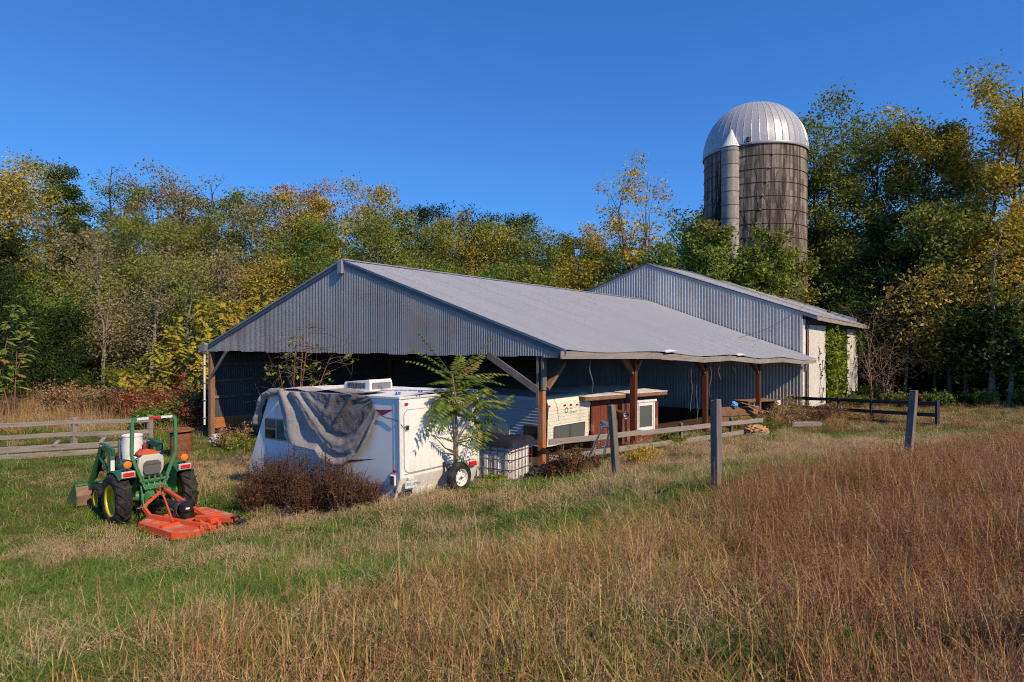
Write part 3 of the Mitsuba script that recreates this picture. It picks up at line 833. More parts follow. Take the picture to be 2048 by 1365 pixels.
# hatch outlined by its seam
u0, _ = rear(808, 870); u1, _ = rear(951, 870)
zt, zb = 1.78, 0.56
m = plate(rrect(u1 - u0 + 0.03, zt - zb + 0.03, 0.14), 0.006, RR, rpt((u0 + u1) / 2, (zt + zb) / 2))
part(van, 'hatch_seal', m, 'm_seam')
m = plate(rrect(u1 - u0, zt - zb, 0.13), 0.014, RR, rpt((u0 + u1) / 2, (zt + zb) / 2))
hatch = part(van, 'rear_hatch', m, 'm_van')
text_on(hatch, 'lettering', 'Aerolite', 0.10, RR, rpt(1.0, 1.18, 0.0145), 'm_decal_dark', depth=0.002, slant=0.12)
text_on(hatch, 'lettering', 'Cub', 0.055, RR, rpt(1.22, 1.07, 0.0145), 'm_decal_dark', depth=0.002, slant=0.12)
m = M().box(rpt(u0 + 0.05, 1.44, 0.03), (0.09, 0.05, 0.10), RV, 0.012)
m.tube([rpt(u0 - 0.02, 1.47, 0.05), rpt(u0 + 0.09, 1.47, 0.05)], 0.012, 6)
part(hatch, 'handle', m, 'm_chrome')
part(hatch, 'lock', M().lathe([(0.0, 0.012), (0.03, 0.012), (0.034, 0)], 16, RR, rpt(u0 + 0.32, 1.42, 0.012)), 'm_white_metal', smooth=40)
part(van, 'bottom_seam', M().bar(rpt(u0, 0.535, 0.006), rpt(VW - 0.05, 0.535, 0.006), 0.012, 0.012, VZ), 'm_seam')
# lamps
def lamp(name, u, v, w, h, mt, d=0.03):
    return part(van, name, M().box(rpt(u, v, d / 2), (w, d, h), RV, 0.012), mt)
lamp('marker_lamp', 0.16, 1.90, 0.09, 0.055, 'm_red_lens')
for du in (-0.11, 0, 0.11):
    lamp('marker_lamp', 1.16 + du, 1.90, 0.08, 0.045, 'm_red_lens')
lamp('marker_lamp', VW - 0.16, 1.90, 0.09, 0.055, 'm_red_lens')
lamp('tail_lamp', VW - 0.20, 0.46, 0.21, 0.10, 'm_red_lens', 0.06)
tl = part(van, 'tail_lamp_bezel', M().box(v3(-0.02, 0.20, 0.42), (0.05, 0.16, 0.22), RV, 0.02), 'm_cream')
part(tl, 'lens', M().box(v3(-0.048, 0.20, 0.42), (0.012, 0.12, 0.17), RV, 0.004), 'm_glass_grey')
part(van, 'side_marker', M().box(v3(-0.015, 0.16, 0.60), (0.03, 0.08, 0.05), RV, 0.008), 'm_red_lens')
# number plate on the slanted skirt, tipped
tilt = RR @ rotz(-0.06) @ rotx(0.12)
po = rpt(0.24, 0.33, 0.035)
pl = part(van, 'licence_plate', plate(rrect(0.31, 0.155, 0.02), 0.004, tilt, po), 'm_plate')
text_on(pl, 'lettering', '3V1-8950', 0.052, tilt, po + tilt @ np.array([-0.135, -0.026, 0.0045]), 'm_plate_text', True, 0.0015)
part(pl, 'bracket', M().box(rpt(0.24, 0.44, 0.03), (0.16, 0.05, 0.06), RV, 0.01), 'm_white_metal')
part(van, 'skirt_opening', M().box(v3(0.22, 0.13, 0.17), (0.34, 0.012, 0.16), RV @ rotx(-0.46), 0.0), 'm_black')
part(van, 'rear_bumper', M().bar(v3(0.35, 0.0, 0.04), v3(VW - 0.2, 0.0, 0.04), 0.1, 0.09, VZ, 0.01), 'm_steel')
# spare wheel
def wheel_parts(parent, o, R, ro, ri, w, rimmat, spokes=8, holes=True):
    """axis along R's third column; returns nothing"""
    prof = [(ri, -w * 0.42), (ri + 0.02, -w * 0.5), (ro - 0.05, -w * 0.5), (ro - 0.012, -w * 0.36), (ro, -w * 0.15), (ro, w * 0.15), (ro - 0.012, w * 0.36), (ro - 0.05, w * 0.5), (ri + 0.02, w * 0.5), (ri, w * 0.42)]
    part(parent, 'tyre', M().lathe(prof, 40, R, o), 'm_tyre', smooth=40)
    f = w * 0.40
    rp = [(0.0, f - 0.02), (0.05, f - 0.02), (0.06, f - 0.045), (ri * 0.62, f - 0.04), (ri * 0.72, f - 0.075), (ri * 0.92, f - 0.07), (ri - 0.005, f), (ri + 0.008, f + 0.008), (ri + 0.004, f - 0.03), (ri - 0.01, -f)]
    rim = part(parent, 'rim', M().lathe(rp, 40, R, o), rimmat, smooth=40)
    if holes:
        m = M()
        for a in np.arange(spokes) * 2 * np.pi / spokes:
            m.lathe([(0.0, 0.004), (0.019, 0.004), (0.022, 0.0)], 8, R, np.asarray(o) + R @ np.array([ri * 0.66 * math.cos(a), ri * 0.66 * math.sin(a), f - 0.05]))
        part(rim, 'vent_hole', m, 'm_black')
        m = M().lathe([(0.0, 0.02), (0.025, 0.018), (0.03, 0.0)], 12, R, np.asarray(o) + R @ np.array([0, 0, f - 0.02]))
        m.box(np.asarray(o) + R @ np.array([0, -0.01, f]), (0.10, 0.025, 0.02), R)
        part(rim, 'hub_bracket', m, 'm_steel')
sp = van + '__spare_wheel'
wheel_parts(sp, rpt(1.34, 0.31, 0.29), RR, 0.31, 0.178, 0.18, 'm_white_paint')
part(sp, 'carrier', M().bar(rpt(1.24, 0.31, 0.22), rpt(1.16, 0.62, 0.02), 0.05, 0.05, (1, 0, 0)), 'm_black')
# side face: window, decals
RS = np.stack([-VS, VZ, -VR], 1)            # u to the photograph's right, v up, w out of the shaded side
def side(px, py):
    a, b = hit(px, py, VO, VS, VZ)
    return a, b
def spt(y, z, w=0.0):
    return v3(-w, y, z)
ya, za = side(531, 835); yb, zb_ = side(577, 884)
yc, zc, ww, hh = (ya + yb) / 2, (za + zb_) / 2, abs(ya - yb), abs(za - zb_)
part(van, 'window', plate(rrect(ww, hh, 0.06), 0.02, RS, spt(yc, zc)), 'm_steel')
wn = van + '__window'
for k, (du, dv, w2, h2, mt_) in enumerate(((-0.255, 0.235, 0.44, 0.40, 'm_glass_grey'), (-0.255, -0.235, 0.44, 0.40, 'm_glass_dark'), (0.25, 0, 0.42, 0.88, 'm_glass_grey'))):
    part(wn, 'pane', plate(rrect(ww * w2, hh * h2, 0.02), 0.006, RS, spt(yc - du * ww, zc + dv * hh, 0.018)), mt_)
def decal(pts, mt_, name):
    q = [side(*p) for p in pts]
    poly = [(-(y - q[0][0]), z - q[0][1]) for y, z in q]
    part(van, name, plate(poly, 0.003, RS, spt(q[0][0], q[0][1], 0.001)), mt_)
decal([(752, 820), (787, 820), (764, 832)], 'm_decal_red', 'decal')
decal([(688, 927), (752, 918), (700, 920)], 'm_decal_dark', 'decal')
for y in (0.05,):
    part(van, 'side_seam', M().bar(spt(y + 0.12, TOP - 0.03, 0.003), spt(y + 0.12, 0.1, 0.003), 0.012, 0.012, VS), 'm_white_metal')
part(van, 'outlet', M().lathe([(0.0, 0.02), (0.05, 0.02), (0.06, 0)], 16, RS, spt(0.14, 0.22)), 'm_steel', smooth=40)
# wheels on the axle
for x in (0.12, VW - 0.12):
    wheel_parts(numbered(van + '__wheel'), v3(x, 2.4, 0.12), np.stack([VS, VZ, VR], 1), 0.31, 0.178, 0.18, 'm_white_paint', holes=False)
# roof air conditioner with grille side and mesh end
ac = van + '__air_conditioner'
x0, x1, y0, y1 = 0.66, 1.32, 1.72, 2.66
m = M()
hull = []
for (x, y, s) in ((x0, y0, 1), (x1, y0, 1), (x0, y1, 1), (x1, y1, 1)):
    cx, cy = (x0 + x1) / 2, (y0 + y1) / 2
    for z, k in ((TOP + 0.05, 1.0), (TOP + 0.24, 0.98), (TOP + 0.30, 0.93)):
        if y == y1:
            z2 = z - 0.06 * (z > TOP + 0.2)
        else:
            z2 = z
        for jx, jy in ((0, 1), (1, 0)):
            kk = k - 0.03
            hull.append(v3(cx + (x - cx) * (k if jx else kk), cy + (y - cy) * (k if jy else kk), z2))
m.mesh(trimesh.convex.convex_hull(np.array(hull)))
part(ac, 'shroud', m, 'm_ac')
for k in range(13):
    y = y0 + 0.16 + 0.05 * k
    part(ac, 'louvre', M().bar(v3(x0 - 0.004, y, TOP + 0.10), v3(x0 + 0.004, y, TOP + 0.23), 0.018, 0.022, VS), 'm_charcoal')
part(ac, 'rear_mesh', plate(rrect((x1 - x0) * 0.80, 0.17, 0.03), 0.008, RR, v3((x0 + x1) / 2, y0 + 0.004, TOP + 0.145)), 'm_cage')
part(ac, 'base', M().box(v3((x0 + x1) / 2, (y0 + y1) / 2, TOP + 0.055), (x1 - x0 + 0.08, y1 - y0 + 0.1, 0.05), RV, 0.01), 'm_van_roof')
for x in (0.25, 0.86):
    m = M().lathe([(0.0, 0.06), (0.035, 0.055), (0.045, 0.02), (0.05, 0)], 12, RV, v3(x, 0.35, TOP + 0.05))
    m.box(v3(x + 0.05, 0.35, TOP + 0.08), (0.07, 0.03, 0.03), RV, 0.008)
    part(van, 'roof_bracket', m, 'm_chrome', smooth=40)

# ---------------------------------------------------------------- the cloth over it
cl = thing('tarp', 'faded grey cloth draped over the shaded side of the white trailer, tied at one corner', 'tarp')
bot = np.array([(0, 576, 866), (0.1, 590, 884), (0.25, 620, 893), (0.38, 645, 898), (0.48, 656, 916), (0.58, 680, 928), (0.66, 700, 926), (0.75, 726, 906), (0.85, 744, 874), (0.93, 753, 848), (1.0, 758, 829)])
N1, N2 = 110, 90
us, vs = np.linspace(0, 1, N1), np.linspace(0, 1, N2)
P = np.zeros((N1, N2, 3)); UV = np.zeros((N1, N2, 2))
for i, uu in enumerate(us):
    ty, tz = side(566 + 172 * uu, 782)
    tz = TOP + 0.03
    bx_, by_ = np.interp(uu, bot[:, 0], bot[:, 1]), np.interp(uu, bot[:, 0], bot[:, 2])
    by, bz_ = side(bx_, by_)
    for j, vv in enumerate(vs):
        y, z = ty + (by - ty) * vv, tz + (bz_ - tz) * vv
        # swags hang in nested curves from the gathered upper left to the tied corner
        sw = 1 - (1 - vv) * min(1.0, uu / 0.36) ** 0.85
        amp = 0.066 * (1 - uu) ** 0.9 * min(1.0, sw * 1.6) ** 1.5 + 0.006
        ph = 3.4 * sw ** 0.85 + 0.35 * math.sin(4 * uu + 3 * vv) + 0.16 * math.sin(11 * uu - 4 * vv)
        d = 0.035 + amp * (1.0 + math.sin(2 * math.pi * ph) + 0.35 * math.sin(4 * math.pi * ph + 1.0))
        d += 0.09 * math.exp(-((uu - 0.86 + 0.62 * vv) / 0.030) ** 2) * math.exp(-((vv - 0.22) / 0.22) ** 2)
        d += 0.05 * math.exp(-((uu - 0.60 + 0.30 * vv) / 0.025) ** 2) * math.exp(-((vv - 0.15) / 0.18) ** 2)
        d += 0.13 * math.sin(math.pi * uu) * max(0, vv - 0.5) * 1.3
        d += 0.02 * max(0, uu - 0.55) * math.sin(2 * math.pi * (7 * vv + 3 * uu))
        P[i, j] = spt(y, z, max(d, 0.012))
        UV[i, j] = uu, vv
nz = meshkit.fbm(P * np.array([7, 7, 5]), 3, 21) - 0.5
nz2 = meshkit.fbm(P * np.array([22, 22, 16]), 2, 22) - 0.5
cr_ = (1 - np.abs(2 * meshkit.fbm(P * np.array([3.2, 3.2, 2.6]) + 5, 3, 27) - 1)) ** 7
P -= VR * (0.010 * nz + 0.005 * nz2 + 0.012 * cr_)[..., None]
mm_ = M().grid(P)
v, f = mm_.vf()
scene[cl + '__side_drape'] = mikit.ply((v, f), 'm_tarp', smooth=True, uv=UV.reshape(-1, 2))
# folded over the roof edge
P = np.array([[v3(x - 0.03, side(560 + 178 * uu, 782)[0], TOP + 0.05 + 0.05 * meshkit.fbm(np.array([uu * 9.0, x * 6, 3.0]), 3, 4) + 0.03 * math.sin(14 * uu)) for x in np.linspace(0, 0.55, 10)] for uu in np.linspace(-0.03, 1.0, 50)])
v, f = M().grid(P).vf()
uv = np.stack(np.meshgrid(np.linspace(0, 1, 50), np.linspace(0, 0.2, 10), indexing='ij'), -1).reshape(-1, 2)
scene[cl + '__roof_fold'] = mikit.ply((v, f), 'm_tarp', smooth=True, uv=uv)
# the twisted end hanging down the nose
path = []
for px, py, w in ((572, 781, 0.10), (552, 784, 0.10), (534, 790, 0.08), (527, 802, 0.06), (520, 820, 0.03), (511, 846, 0.0)):
    y, z = side(px, py)
    path.append(spt(y, z, w))
path = np.array(path)
tt = np.linspace(0, 1, 26)
pp = np.stack([np.interp(tt, np.linspace(0, 1, 6), path[:, k]) for k in range(3)], 1)
m = M().tube(pp, 0.05 + 0.03 * np.sin(tt * 8) ** 2 + 0.025 * tt, 16)
v, f = m.vf()
v = v + (meshkit.fbm(v * 13, 3, 31)[:, None] - 0.5) * 0.06
scene[cl + '__hanging_end'] = mikit.ply((v, f), 'm_tarp', smooth=True, uv=np.stack([np.linspace(0, 0.4, len(v)), v[:, 2] % 1], 1))
a, b = spt(*side(758, 829), 0.03), rpt(0.05, 1.46, 0.03)
part(cl, 'tie_cord', M().tube([a, a * 0.6 + spt(*side(800, 843), 0.02) * 0.4 - np.array([0, 0, 0.01]), spt(*side(800, 842), 0.04), b], 0.008, 5), 'm_charcoal')

# ---------------------------------------------------------------- old camper under the roof edge
camp = thing('old_camper', 'old cream fronted camper with ribbed grey side parked just inside the barn', 'camper')
CW = unit([0.66, 0.75, 0]); CS = np.array([-CW[1], CW[0], 0]); CZ = np.array([0.035, 0.0, 1.0]); CZ = CZ / np.linalg.norm(CZ)
CO = np.array([0.99, 18.7, ZC - 3.72])
CF = frame_of(CO, CW, CS, CZ)
RC = CF[:3, :3]
def k3(x, y, z):
    return CO + CW * x + CS * y + CZ * z
WID, LC, ZB, ZT = 2.2, 4.6, 0.52, 2.0
prof = [(0.04, ZB), (0.0, ZB + 0.25), (0.0, ZT - 0.32), (0.07, ZT - 0.05), (0.16, ZT), (LC - 0.2, ZT), (LC, ZT - 0.4), (LC, ZB)]
tm = trimesh.creation.extrude_polygon(_Poly(prof), WID, engine='earcut')
v = np.array(tm.vertices)
part(camp, 'body', M().mesh((np.stack([v[:, 2], v[:, 0], v[:, 1]], 1), np.array(tm.faces)), RC, CO), 'm_camper_side')
# ribbed siding boards on the shaded side (a part each)
nb = 15
for k in range(nb):
    z0 = ZB + (ZT - 0.08 - ZB) * k / nb
    z1 = ZB + (ZT - 0.08 - ZB) * (k + 1) / nb
    y0_ = 0.07
    P = np.array([[k3(-0.004 - d, y, z) for (d, z) in ((0.0, z0), (0.030, z0 + 0.010), (0.034, z0 + 0.02), (0.004, z1 - 0.01), (0.0, z1))] for y in (y0_, LC / 2, LC - 0.05)])
    part(camp, 'siding_strip', M().grid(P), 'm_camper_side', smooth=25)
# cream front: strips with shallow creases
nf = 11
for k in range(nf):
    z0 = ZB + 0.02 + (ZT - 0.30 - ZB) * k / nf
    z1 = ZB + 0.02 + (ZT - 0.30 - ZB) * (k + 1) / nf - 0.006
    part(camp, 'front_panel', M().box(k3(WID / 2, -0.014, (z0 + z1) / 2), (WID - 0.06, 0.02, z1 - z0), RC, 0.004), 'm_cream')
P = np.array([[k3(x, y, z) for (y, z) in ((-0.024, ZT - 0.30), (-0.022, ZT - 0.2), (0.045, ZT - 0.04), (0.16, ZT + 0.012), (0.5, ZT + 0.015))] for x in np.linspace(0.02, WID - 0.02, 4)])
part(camp, 'front_cap', M().grid(P), 'm_cream', smooth=True)
part(camp, 'edge_moulding', M().tube([k3(0, y, z) for y, z in ((0.03, ZB), (-0.02, ZB + 0.3), (-0.03, ZT - 0.3), (0.06, ZT - 0.02), (0.3, ZT + 0.02))], 0.028, 8), 'm_charcoal', smooth=40)
part(camp, 'edge_moulding', M().tube([k3(WID, y, z) for y, z in ((0.03, ZB), (-0.02, ZB + 0.3), (-0.03, ZT - 0.3), (0.06, ZT - 0.02), (0.3, ZT + 0.02))], 0.028, 8), 'm_cream', smooth=40)
RCF = np.stack([CW, CZ, -CS], 1)
def cf(px, py):
    return hit(px, py, CO - CS * 0.03, CW, CZ)
for px, py in ((1098, 813), (1129, 811), (1141.5, 810), (1154, 809.5), (1182, 808)):
    u_, v_ = cf(px, py)
    part(camp, 'marker_lamp', M().box(k3(u_, -0.04, v_), (0.11, 0.03, 0.055), RC, 0.01), 'm_red_lens')
# front window
ua, va = cf(1107, 848); ub, vb_ = cf(1176, 876)
ub = min(ub, WID - 0.25)
uc, vc_, w_, h_ = (ua + ub) / 2, (va + vb_) / 2 - 0.02, ub - ua, 0.52
part(camp, 'front_window', plate(rrect(w_, h_, 0.03), 0.03, RCF, k3(uc, -0.024, vc_)), 'm_steel')
for du in (-0.25, 0.25):
    part(camp + '__front_window', 'pane', plate(rrect(w_ * 0.44, h_ * 0.84, 0.01), 0.006, RCF, k3(uc + du * w_, -0.054, vc_)), 'm_glass_grey')
# emblem: a ring of petals and script
ue, ve = cf(1133, 821)
m = M()
for a in np.arange(9) * 2 * np.pi / 9:
    m.mesh(plate(rrect(0.035, 0.05, 0.015, 3), 0.003, RCF @ rotz(a), k3(ue, -0.0245, ve) + RCF @ np.array([-math.sin(a) * 0.075, math.cos(a) * 0.075, 0])))
part(camp, 'emblem', m, 'm_ink')
ut, vt = cf(1138, 825)
text_on(camp, 'lettering', 'My', 0.055, RCF, k3(ut + 0.06, -0.0245, vt + 0.09), 'm_ink', False, 0.002)
text_on(camp, 'lettering', 'Quest', 0.10, RCF, k3(ut + 0.02, -0.0245, vt - 0.05), 'm_ink', False, 0.002, 0.25)
# side shutter and side window
RCS = np.stack([-CS, CZ, -CW], 1)
def cs(px, py):
    return hit(px, py, CO - CW * 0.03, CS, CZ)
ya, za = cs(984, 843); yb, zb_ = cs(1020, 872)
yc, zc, ww, hh = (ya + yb) / 2, (za + zb_) / 2, abs(ya - yb), abs(za - zb_)
part(camp, 'shutter', plate(rrect(ww, hh, 0.02), 0.045, RCS, k3(-0.02, yc, zc)), 'm_camper_side', label='three panelled shutter on the grey side')
for du in (-0.32, 0, 0.32):
    part(camp + '__shutter', 'panel', plate(rrect(ww * 0.27, hh * 0.8, 0.01), 0.008, RCS, k3(-0.065, yc - du * ww, zc)), 'm_steel')
ya, za = cs(1049, 850); yb, zb_ = cs(1084, 880)
yc, zc, ww, hh = (ya + yb) / 2, (za + zb_) / 2, abs(ya - yb), abs(za - zb_)
part(camp, 'side_window', plate(rrect(ww, hh, 0.02), 0.05, RCS, k3(-0.02, yc, zc)), 'm_charcoal')
part(camp + '__side_window', 'pane', plate(rrect(ww * 0.88, hh * 0.42, 0.01), 0.006, RCS, k3(-0.07, yc, zc + hh * 0.23)), 'm_glass_dark')
part(camp + '__side_window', 'pane', plate(rrect(ww * 0.88, hh * 0.42, 0.01), 0.006, RCS, k3(-0.07, yc, zc - hh * 0.23)), 'm_glass_dark')
m = M().bar(k3(0.2, 0.1, 0.38), k3(0.2, LC, 0.38), 0.12, 0.14).bar(k3(WID - 0.2, 0.1, 0.38), k3(WID - 0.2, LC, 0.38), 0.12, 0.14).bar(k3(0.1, 0.3, 0.40), k3(WID - 0.1, 0.3, 0.40), 0.1, 0.1)
part(camp, 'chassis', m, 'm_black')
part(camp, 'bumper_bar', M().bar(k3(0.0, 0.6, 0.36), k3(0.02, 1.9, 0.30), 0.06, 0.09), 'm_red_lens')
for x in (0.1, WID - 0.1):
    wheel_parts(numbered(camp + '__wheel'), k3(x, 2.4, 0.30), np.stack([CS, CZ, CW], 1), 0.33, 0.18, 0.18, 'm_steel', holes=False)

# ---------------------------------------------------------------- IBC tote with a black sheet
ibc = thing('water_tote', 'white plastic tank in a wire cage on a pallet beside the orange barn post', 'tank')
IW = unit([0.5, 0.866, 0]); IS = np.array([-IW[1], IW[0], 0])
IO = np.array([0.0, 14.9, 0]); IO[2] = gz(0.0, 15.3) - 0.06
RI = np.stack([IW, IS, [0, 0, 1]], 1)
def i3(x, y, z):
    return IO + IW * x + IS * y + np.array([0, 0, z])
part(ibc, 'tank', M().box(i3(0.5, 0.6, 0.58), (0.95, 1.13, 0.86), RI, 0.07), 'm_tank')
for k in range(4):
    part(ibc, 'tank_rib', M().box(i3(-0.005 + 0.03, 0.16 + 0.29 * k, 0.56), (0.05, 0.13, 0.78), RI, 0.02), 'm_tank')
for k in range(2):
    part(ibc, 'tank_rib', M().box(i3(0.28 + 0.44 * k, 0.05, 0.56 ), (0.30, 0.05, 0.78), RI, 0.02), 'm_tank')
m = M()
for z in (0.18, 0.42, 0.66, 0.86, 1.02):
    m.tube([i3(0, 0, z), i3(1, 0, z), i3(1, 1.2, z), i3(0, 1.2, z), i3(0, 0, z)], 0.011, 5)
for x, y in [(0, y) for y in np.linspace(0, 1.2, 7)] + [(1, y) for y in np.linspace(0, 1.2, 7)] + [(x, 0) for x in np.linspace(0.17, 0.83, 5)] + [(x, 1.2) for x in np.linspace(0.17, 0.83, 5)]:
    m.tube([i3(x, y, 0.13), i3(x, y, 1.02)], 0.010, 5)
part(ibc, 'cage', m, 'm_cage')
for y in (0.1, 0.6, 1.1):
    part(ibc, 'pallet_runner', M().bar(i3(0, y, 0.05), i3(1, y, 0.05), 0.12, 0.1), 'm_wood_post')
for x in (0.05, 0.5, 0.95):
    part(ibc, 'pallet_board', M().bar(i3(x, 0, 0.115), i3(x, 1.2, 0.115), 0.1, 0.025), 'm_wood_post')
sh = thing('black_sheet', 'crumpled black plastic sheet lying on top of the white tank', 'plastic sheet')
n = 34
xs, ys = np.linspace(-0.10, 1.08, n), np.linspace(-0.10, 1.35, n)
P = np.zeros((n, n, 3))
for i, x in enumerate(xs):
    for j, y in enumerate(ys):
        e = min(x + 0.10, 1.08 - x, y + 0.10, 1.35 - y)
        h = 1.05 + 0.17 * meshkit.fbm(np.array([x * 3.1, y * 2.3, 0.5]), 3, 9) ** 1.4 * min(1, e * 9 + 0.25) + 0.05 * math.sin(9 * x + 4 * y) * min(1, e * 6)
        if e < 0.06:
            h -= (0.06 - e) * 1.2
        P[i, j] = i3(x, y, h)
put(sh, M().grid(P), 'm_black_sheet', smooth=True)

# ---------------------------------------------------------------- brown hut behind the camper
hut = thing('brown_hut', 'low brown plank hut with a white framed window under the barn roof', 'hut')
HX = unit([0.80, 0.60, 0]); HY = np.array([-HX[1], HX[0], 0])
HO = np.array([2.62, 20.35, ZC - 3.75])
RH = np.stack([HX, HY, [0, 0, 1]], 1)
def h3(x, y, z):
    return HO + HX * x + HY * y + np.array([0, 0, z])
HL, HH = 3.25, 1.86
part(hut, 'core', M().box(h3(HL / 2, 1.2, HH / 2), (HL - 0.06, 2.3, HH - 0.02), RH), 'm_black')
xx = 0.0
rng = rng_of(3, 3)
while xx < HL - 0.05:
    w = rng.uniform(0.26, 0.36)
    w = min(w, HL - xx)
    part(hut, 'wall_board', M().box(h3(xx + w / 2, 0.015 + rng.uniform(-0.006, 0.006), HH / 2), (w - 0.014, 0.03, HH), RH, 0.004), 'm_hut')
    xx += w
for k in range(6):
    part(hut, 'side_board', M().box(h3(-0.005, 0.2 + 0.38 * k, HH / 2), (0.03, 0.366, HH), RH, 0.004), 'm_hut')
part(hut, 'gap_strip', M().box(h3(1.56, -0.012, HH / 2), (0.10, 0.03, HH), RH, 0.005), 'm_black')  # black strip imitating the dark gap between the wall boards
part(hut, 'roof_slab', M().box(h3(HL / 2 - 0.25, 1.05, HH + 0.075), (HL + 0.72, 2.75, 0.13), RH @ rotx(0.02), 0.02), 'm_wood_brown')
part(hut, 'roof_felt', M().box(h3(HL / 2 - 0.25, 1.05, HH + 0.15), (HL + 0.74, 2.77, 0.018), RH @ rotx(0.02), 0.006), 'm_tank')
def hf(px, py):
    return hit(px, py, HO, HX, np.array([0, 0, 1.0]))
xa, z_t = hf(1271, 801); xb, z_b = hf(1307, 858)
xc, zc, ww, hh = (xa + xb) / 2, (z_t + z_b) / 2, xb - xa, z_t - z_b
RHF = np.stack([HX, [0, 0, 1], -HY], 1)
part(hut, 'window', plate(rrect(ww, hh, 0.01), 0.05, RHF, h3(xc, -0.02, zc)), 'm_white_paint')
part(hut + '__window', 'pane', plate(rrect(ww * 0.70, hh * 0.70, 0.005), 0.006, RHF, h3(xc - 0.02 * ww, -0.07, zc - hh * 0.04)), 'm_glass_grey')
part(hut + '__window', 'frame', M().bar(h3(xc - ww * 0.55, -0.09, zc + hh * 0.47), h3(xc + ww * 0.55, -0.09, zc + hh * 0.47), 0.05, hh * 0.09, (0, 0, 1), 0.006), 'm_white_paint')
for s in (-1, 1):
    part(hut + '__window', 'frame', M().bar(h3(xc + s * ww * 0.42, -0.08, zc - hh * 0.5), h3(xc + s * ww * 0.42, -0.08, zc + hh * 0.42), 0.03, 0.03, (1, 0, 0), 0.004), 'm_white_paint')
xp, zp = hf(1238, 827)
sd = unit([0.35, -0.94, 0.0])
pb = h3(xp - 0.12, 0.0, zp)
RP_ = frame_of(pb, *(lambda a: (unit(np.cross([0, 0, 1], a)), np.cross(a, unit(np.cross([0, 0, 1], a))), a))(sd))[:3, :3]
part(hut, 'flue_pipe', M().lathe([(0.13, -0.1), (0.13, 0.62), (0.118, 0.62), (0.118, 0.55)], 24, RP_, pb), 'm_rust', smooth=40)
part(hut + '__flue_pipe', 'cap', M().lathe([(0.0, 0.56), (0.05, 0.60), (0.10, 0.57), (0.118, 0.58)], 20, RP_, pb), 'm_chrome', smooth=40)
# ---------------------------------------------------------------- tractor (x right, y forwards, z up from the ground under the rear axle)
trac = thing('tractor', 'green compact tractor with front loader, roll bar and yellow rims seen from behind', 'tractor')
TP = math.radians(50)
TY = np.array([-math.sin(TP), math.cos(TP), 0]); TX = np.array([TY[1], -TY[0], 0])
TO = np.array([-7.98, 13.8, 0])
TO[2] = min(gz(-8.4, 13.3), gz(-7.5, 14.3)) - 0.03
RT = np.stack([TX, TY, [0, 0, 1]], 1)
def t3(x, y, z):
    return TO + TX * x + TY * y + np.array([0, 0, z])
RAX = np.stack([TY, np.array([0, 0, 1.0]), TX], 1)          # third column along the axle
def ag_wheel(name, x, y, ro, ri, w, nl, lug, out):
    p = numbered(trac + '__' + name)
    o = t3(x, y, ro)
    R = RAX
    b = ro - lug
    prof = [(ri, -w * 0.36), (ri + 0.03, -w * 0.46), (b - 0.09, -w * 0.5), (b - 0.03, -w * 0.44), (b, -w * 0.2), (b + 0.004, 0), (b, w * 0.2), (b - 0.03, w * 0.44), (b - 0.09, w * 0.5), (ri + 0.03, w * 0.46), (ri, w * 0.36)]
    m = M().lathe(prof, 48, R, o)
    for k in range(nl):
        for s in (-1, 1):
            a0 = 2 * np.pi * (k + 0.5 * (s > 0)) / nl
            pts = []
            for f in np.linspace(0, 1, 5):
                z = s * w * (0.02 + 0.47 * f)
                a = a0 - 0.30 * f
                r = b + lug * (1 - 0.5 * f ** 3) - 0.035 * max(0, f - 0.6)
                for dr_, da in ((-0.05, -0.055), (0, -0.036), (0, 0.036), (-0.05, 0.055)):
                    rr = r + dr_
                    pts.append([rr * math.cos(a + da * 0.6 / ro), rr * math.sin(a + da * 0.6 / ro), z])
            P = np.array(pts).reshape(5, 4, 3) @ R.T + o
            m.grid(P)
            m.add(P[-1], [[0, 1, 2], [0, 2, 3]])
    part(p, 'tyre', m, 'm_tyre', smooth=30)
    e = out * w
    rp = [(0.0, e * 0.02), (0.11, e * 0.02), (0.12, e * 0.1), (ri * 0.55, e * 0.06), (ri * 0.75, -e * 0.10), (ri * 0.9, e * 0.05), (ri - 0.02, e * 0.40), (ri + 0.012, e * 0.43), (ri + 0.012, e * 0.37), (ri - 0.01, -e * 0.4)]
    rim = part(p, 'rim', M().lathe(rp, 44, R, o), 'm_yellow', smooth=35)
    m = M()
    for a in np.arange(6) * np.pi / 3:
        m.lathe([(0.0, 0.02), (0.016, 0.02), (0.018, 0)], 6, R * np.array([1, 1, out]), o + R @ np.array([0.085 * math.cos(a), 0.085 * math.sin(a), e * 0.1]))
    part(rim, 'wheel_nut', m, 'm_steel')
ag_wheel('rear_wheel', -0.66, 0, 0.56, 0.32, 0.31, 17, 0.035, -1)
ag_wheel('rear_wheel', 0.66, 0, 0.56, 0.32, 0.31, 17, 0.035, 1)
ag_wheel('front_wheel', -0.52, 1.5, 0.33, 0.18, 0.22, 13, 0.022, -1)
ag_wheel('front_wheel', 0.52, 1.5, 0.33, 0.18, 0.22, 13, 0.022, 1)
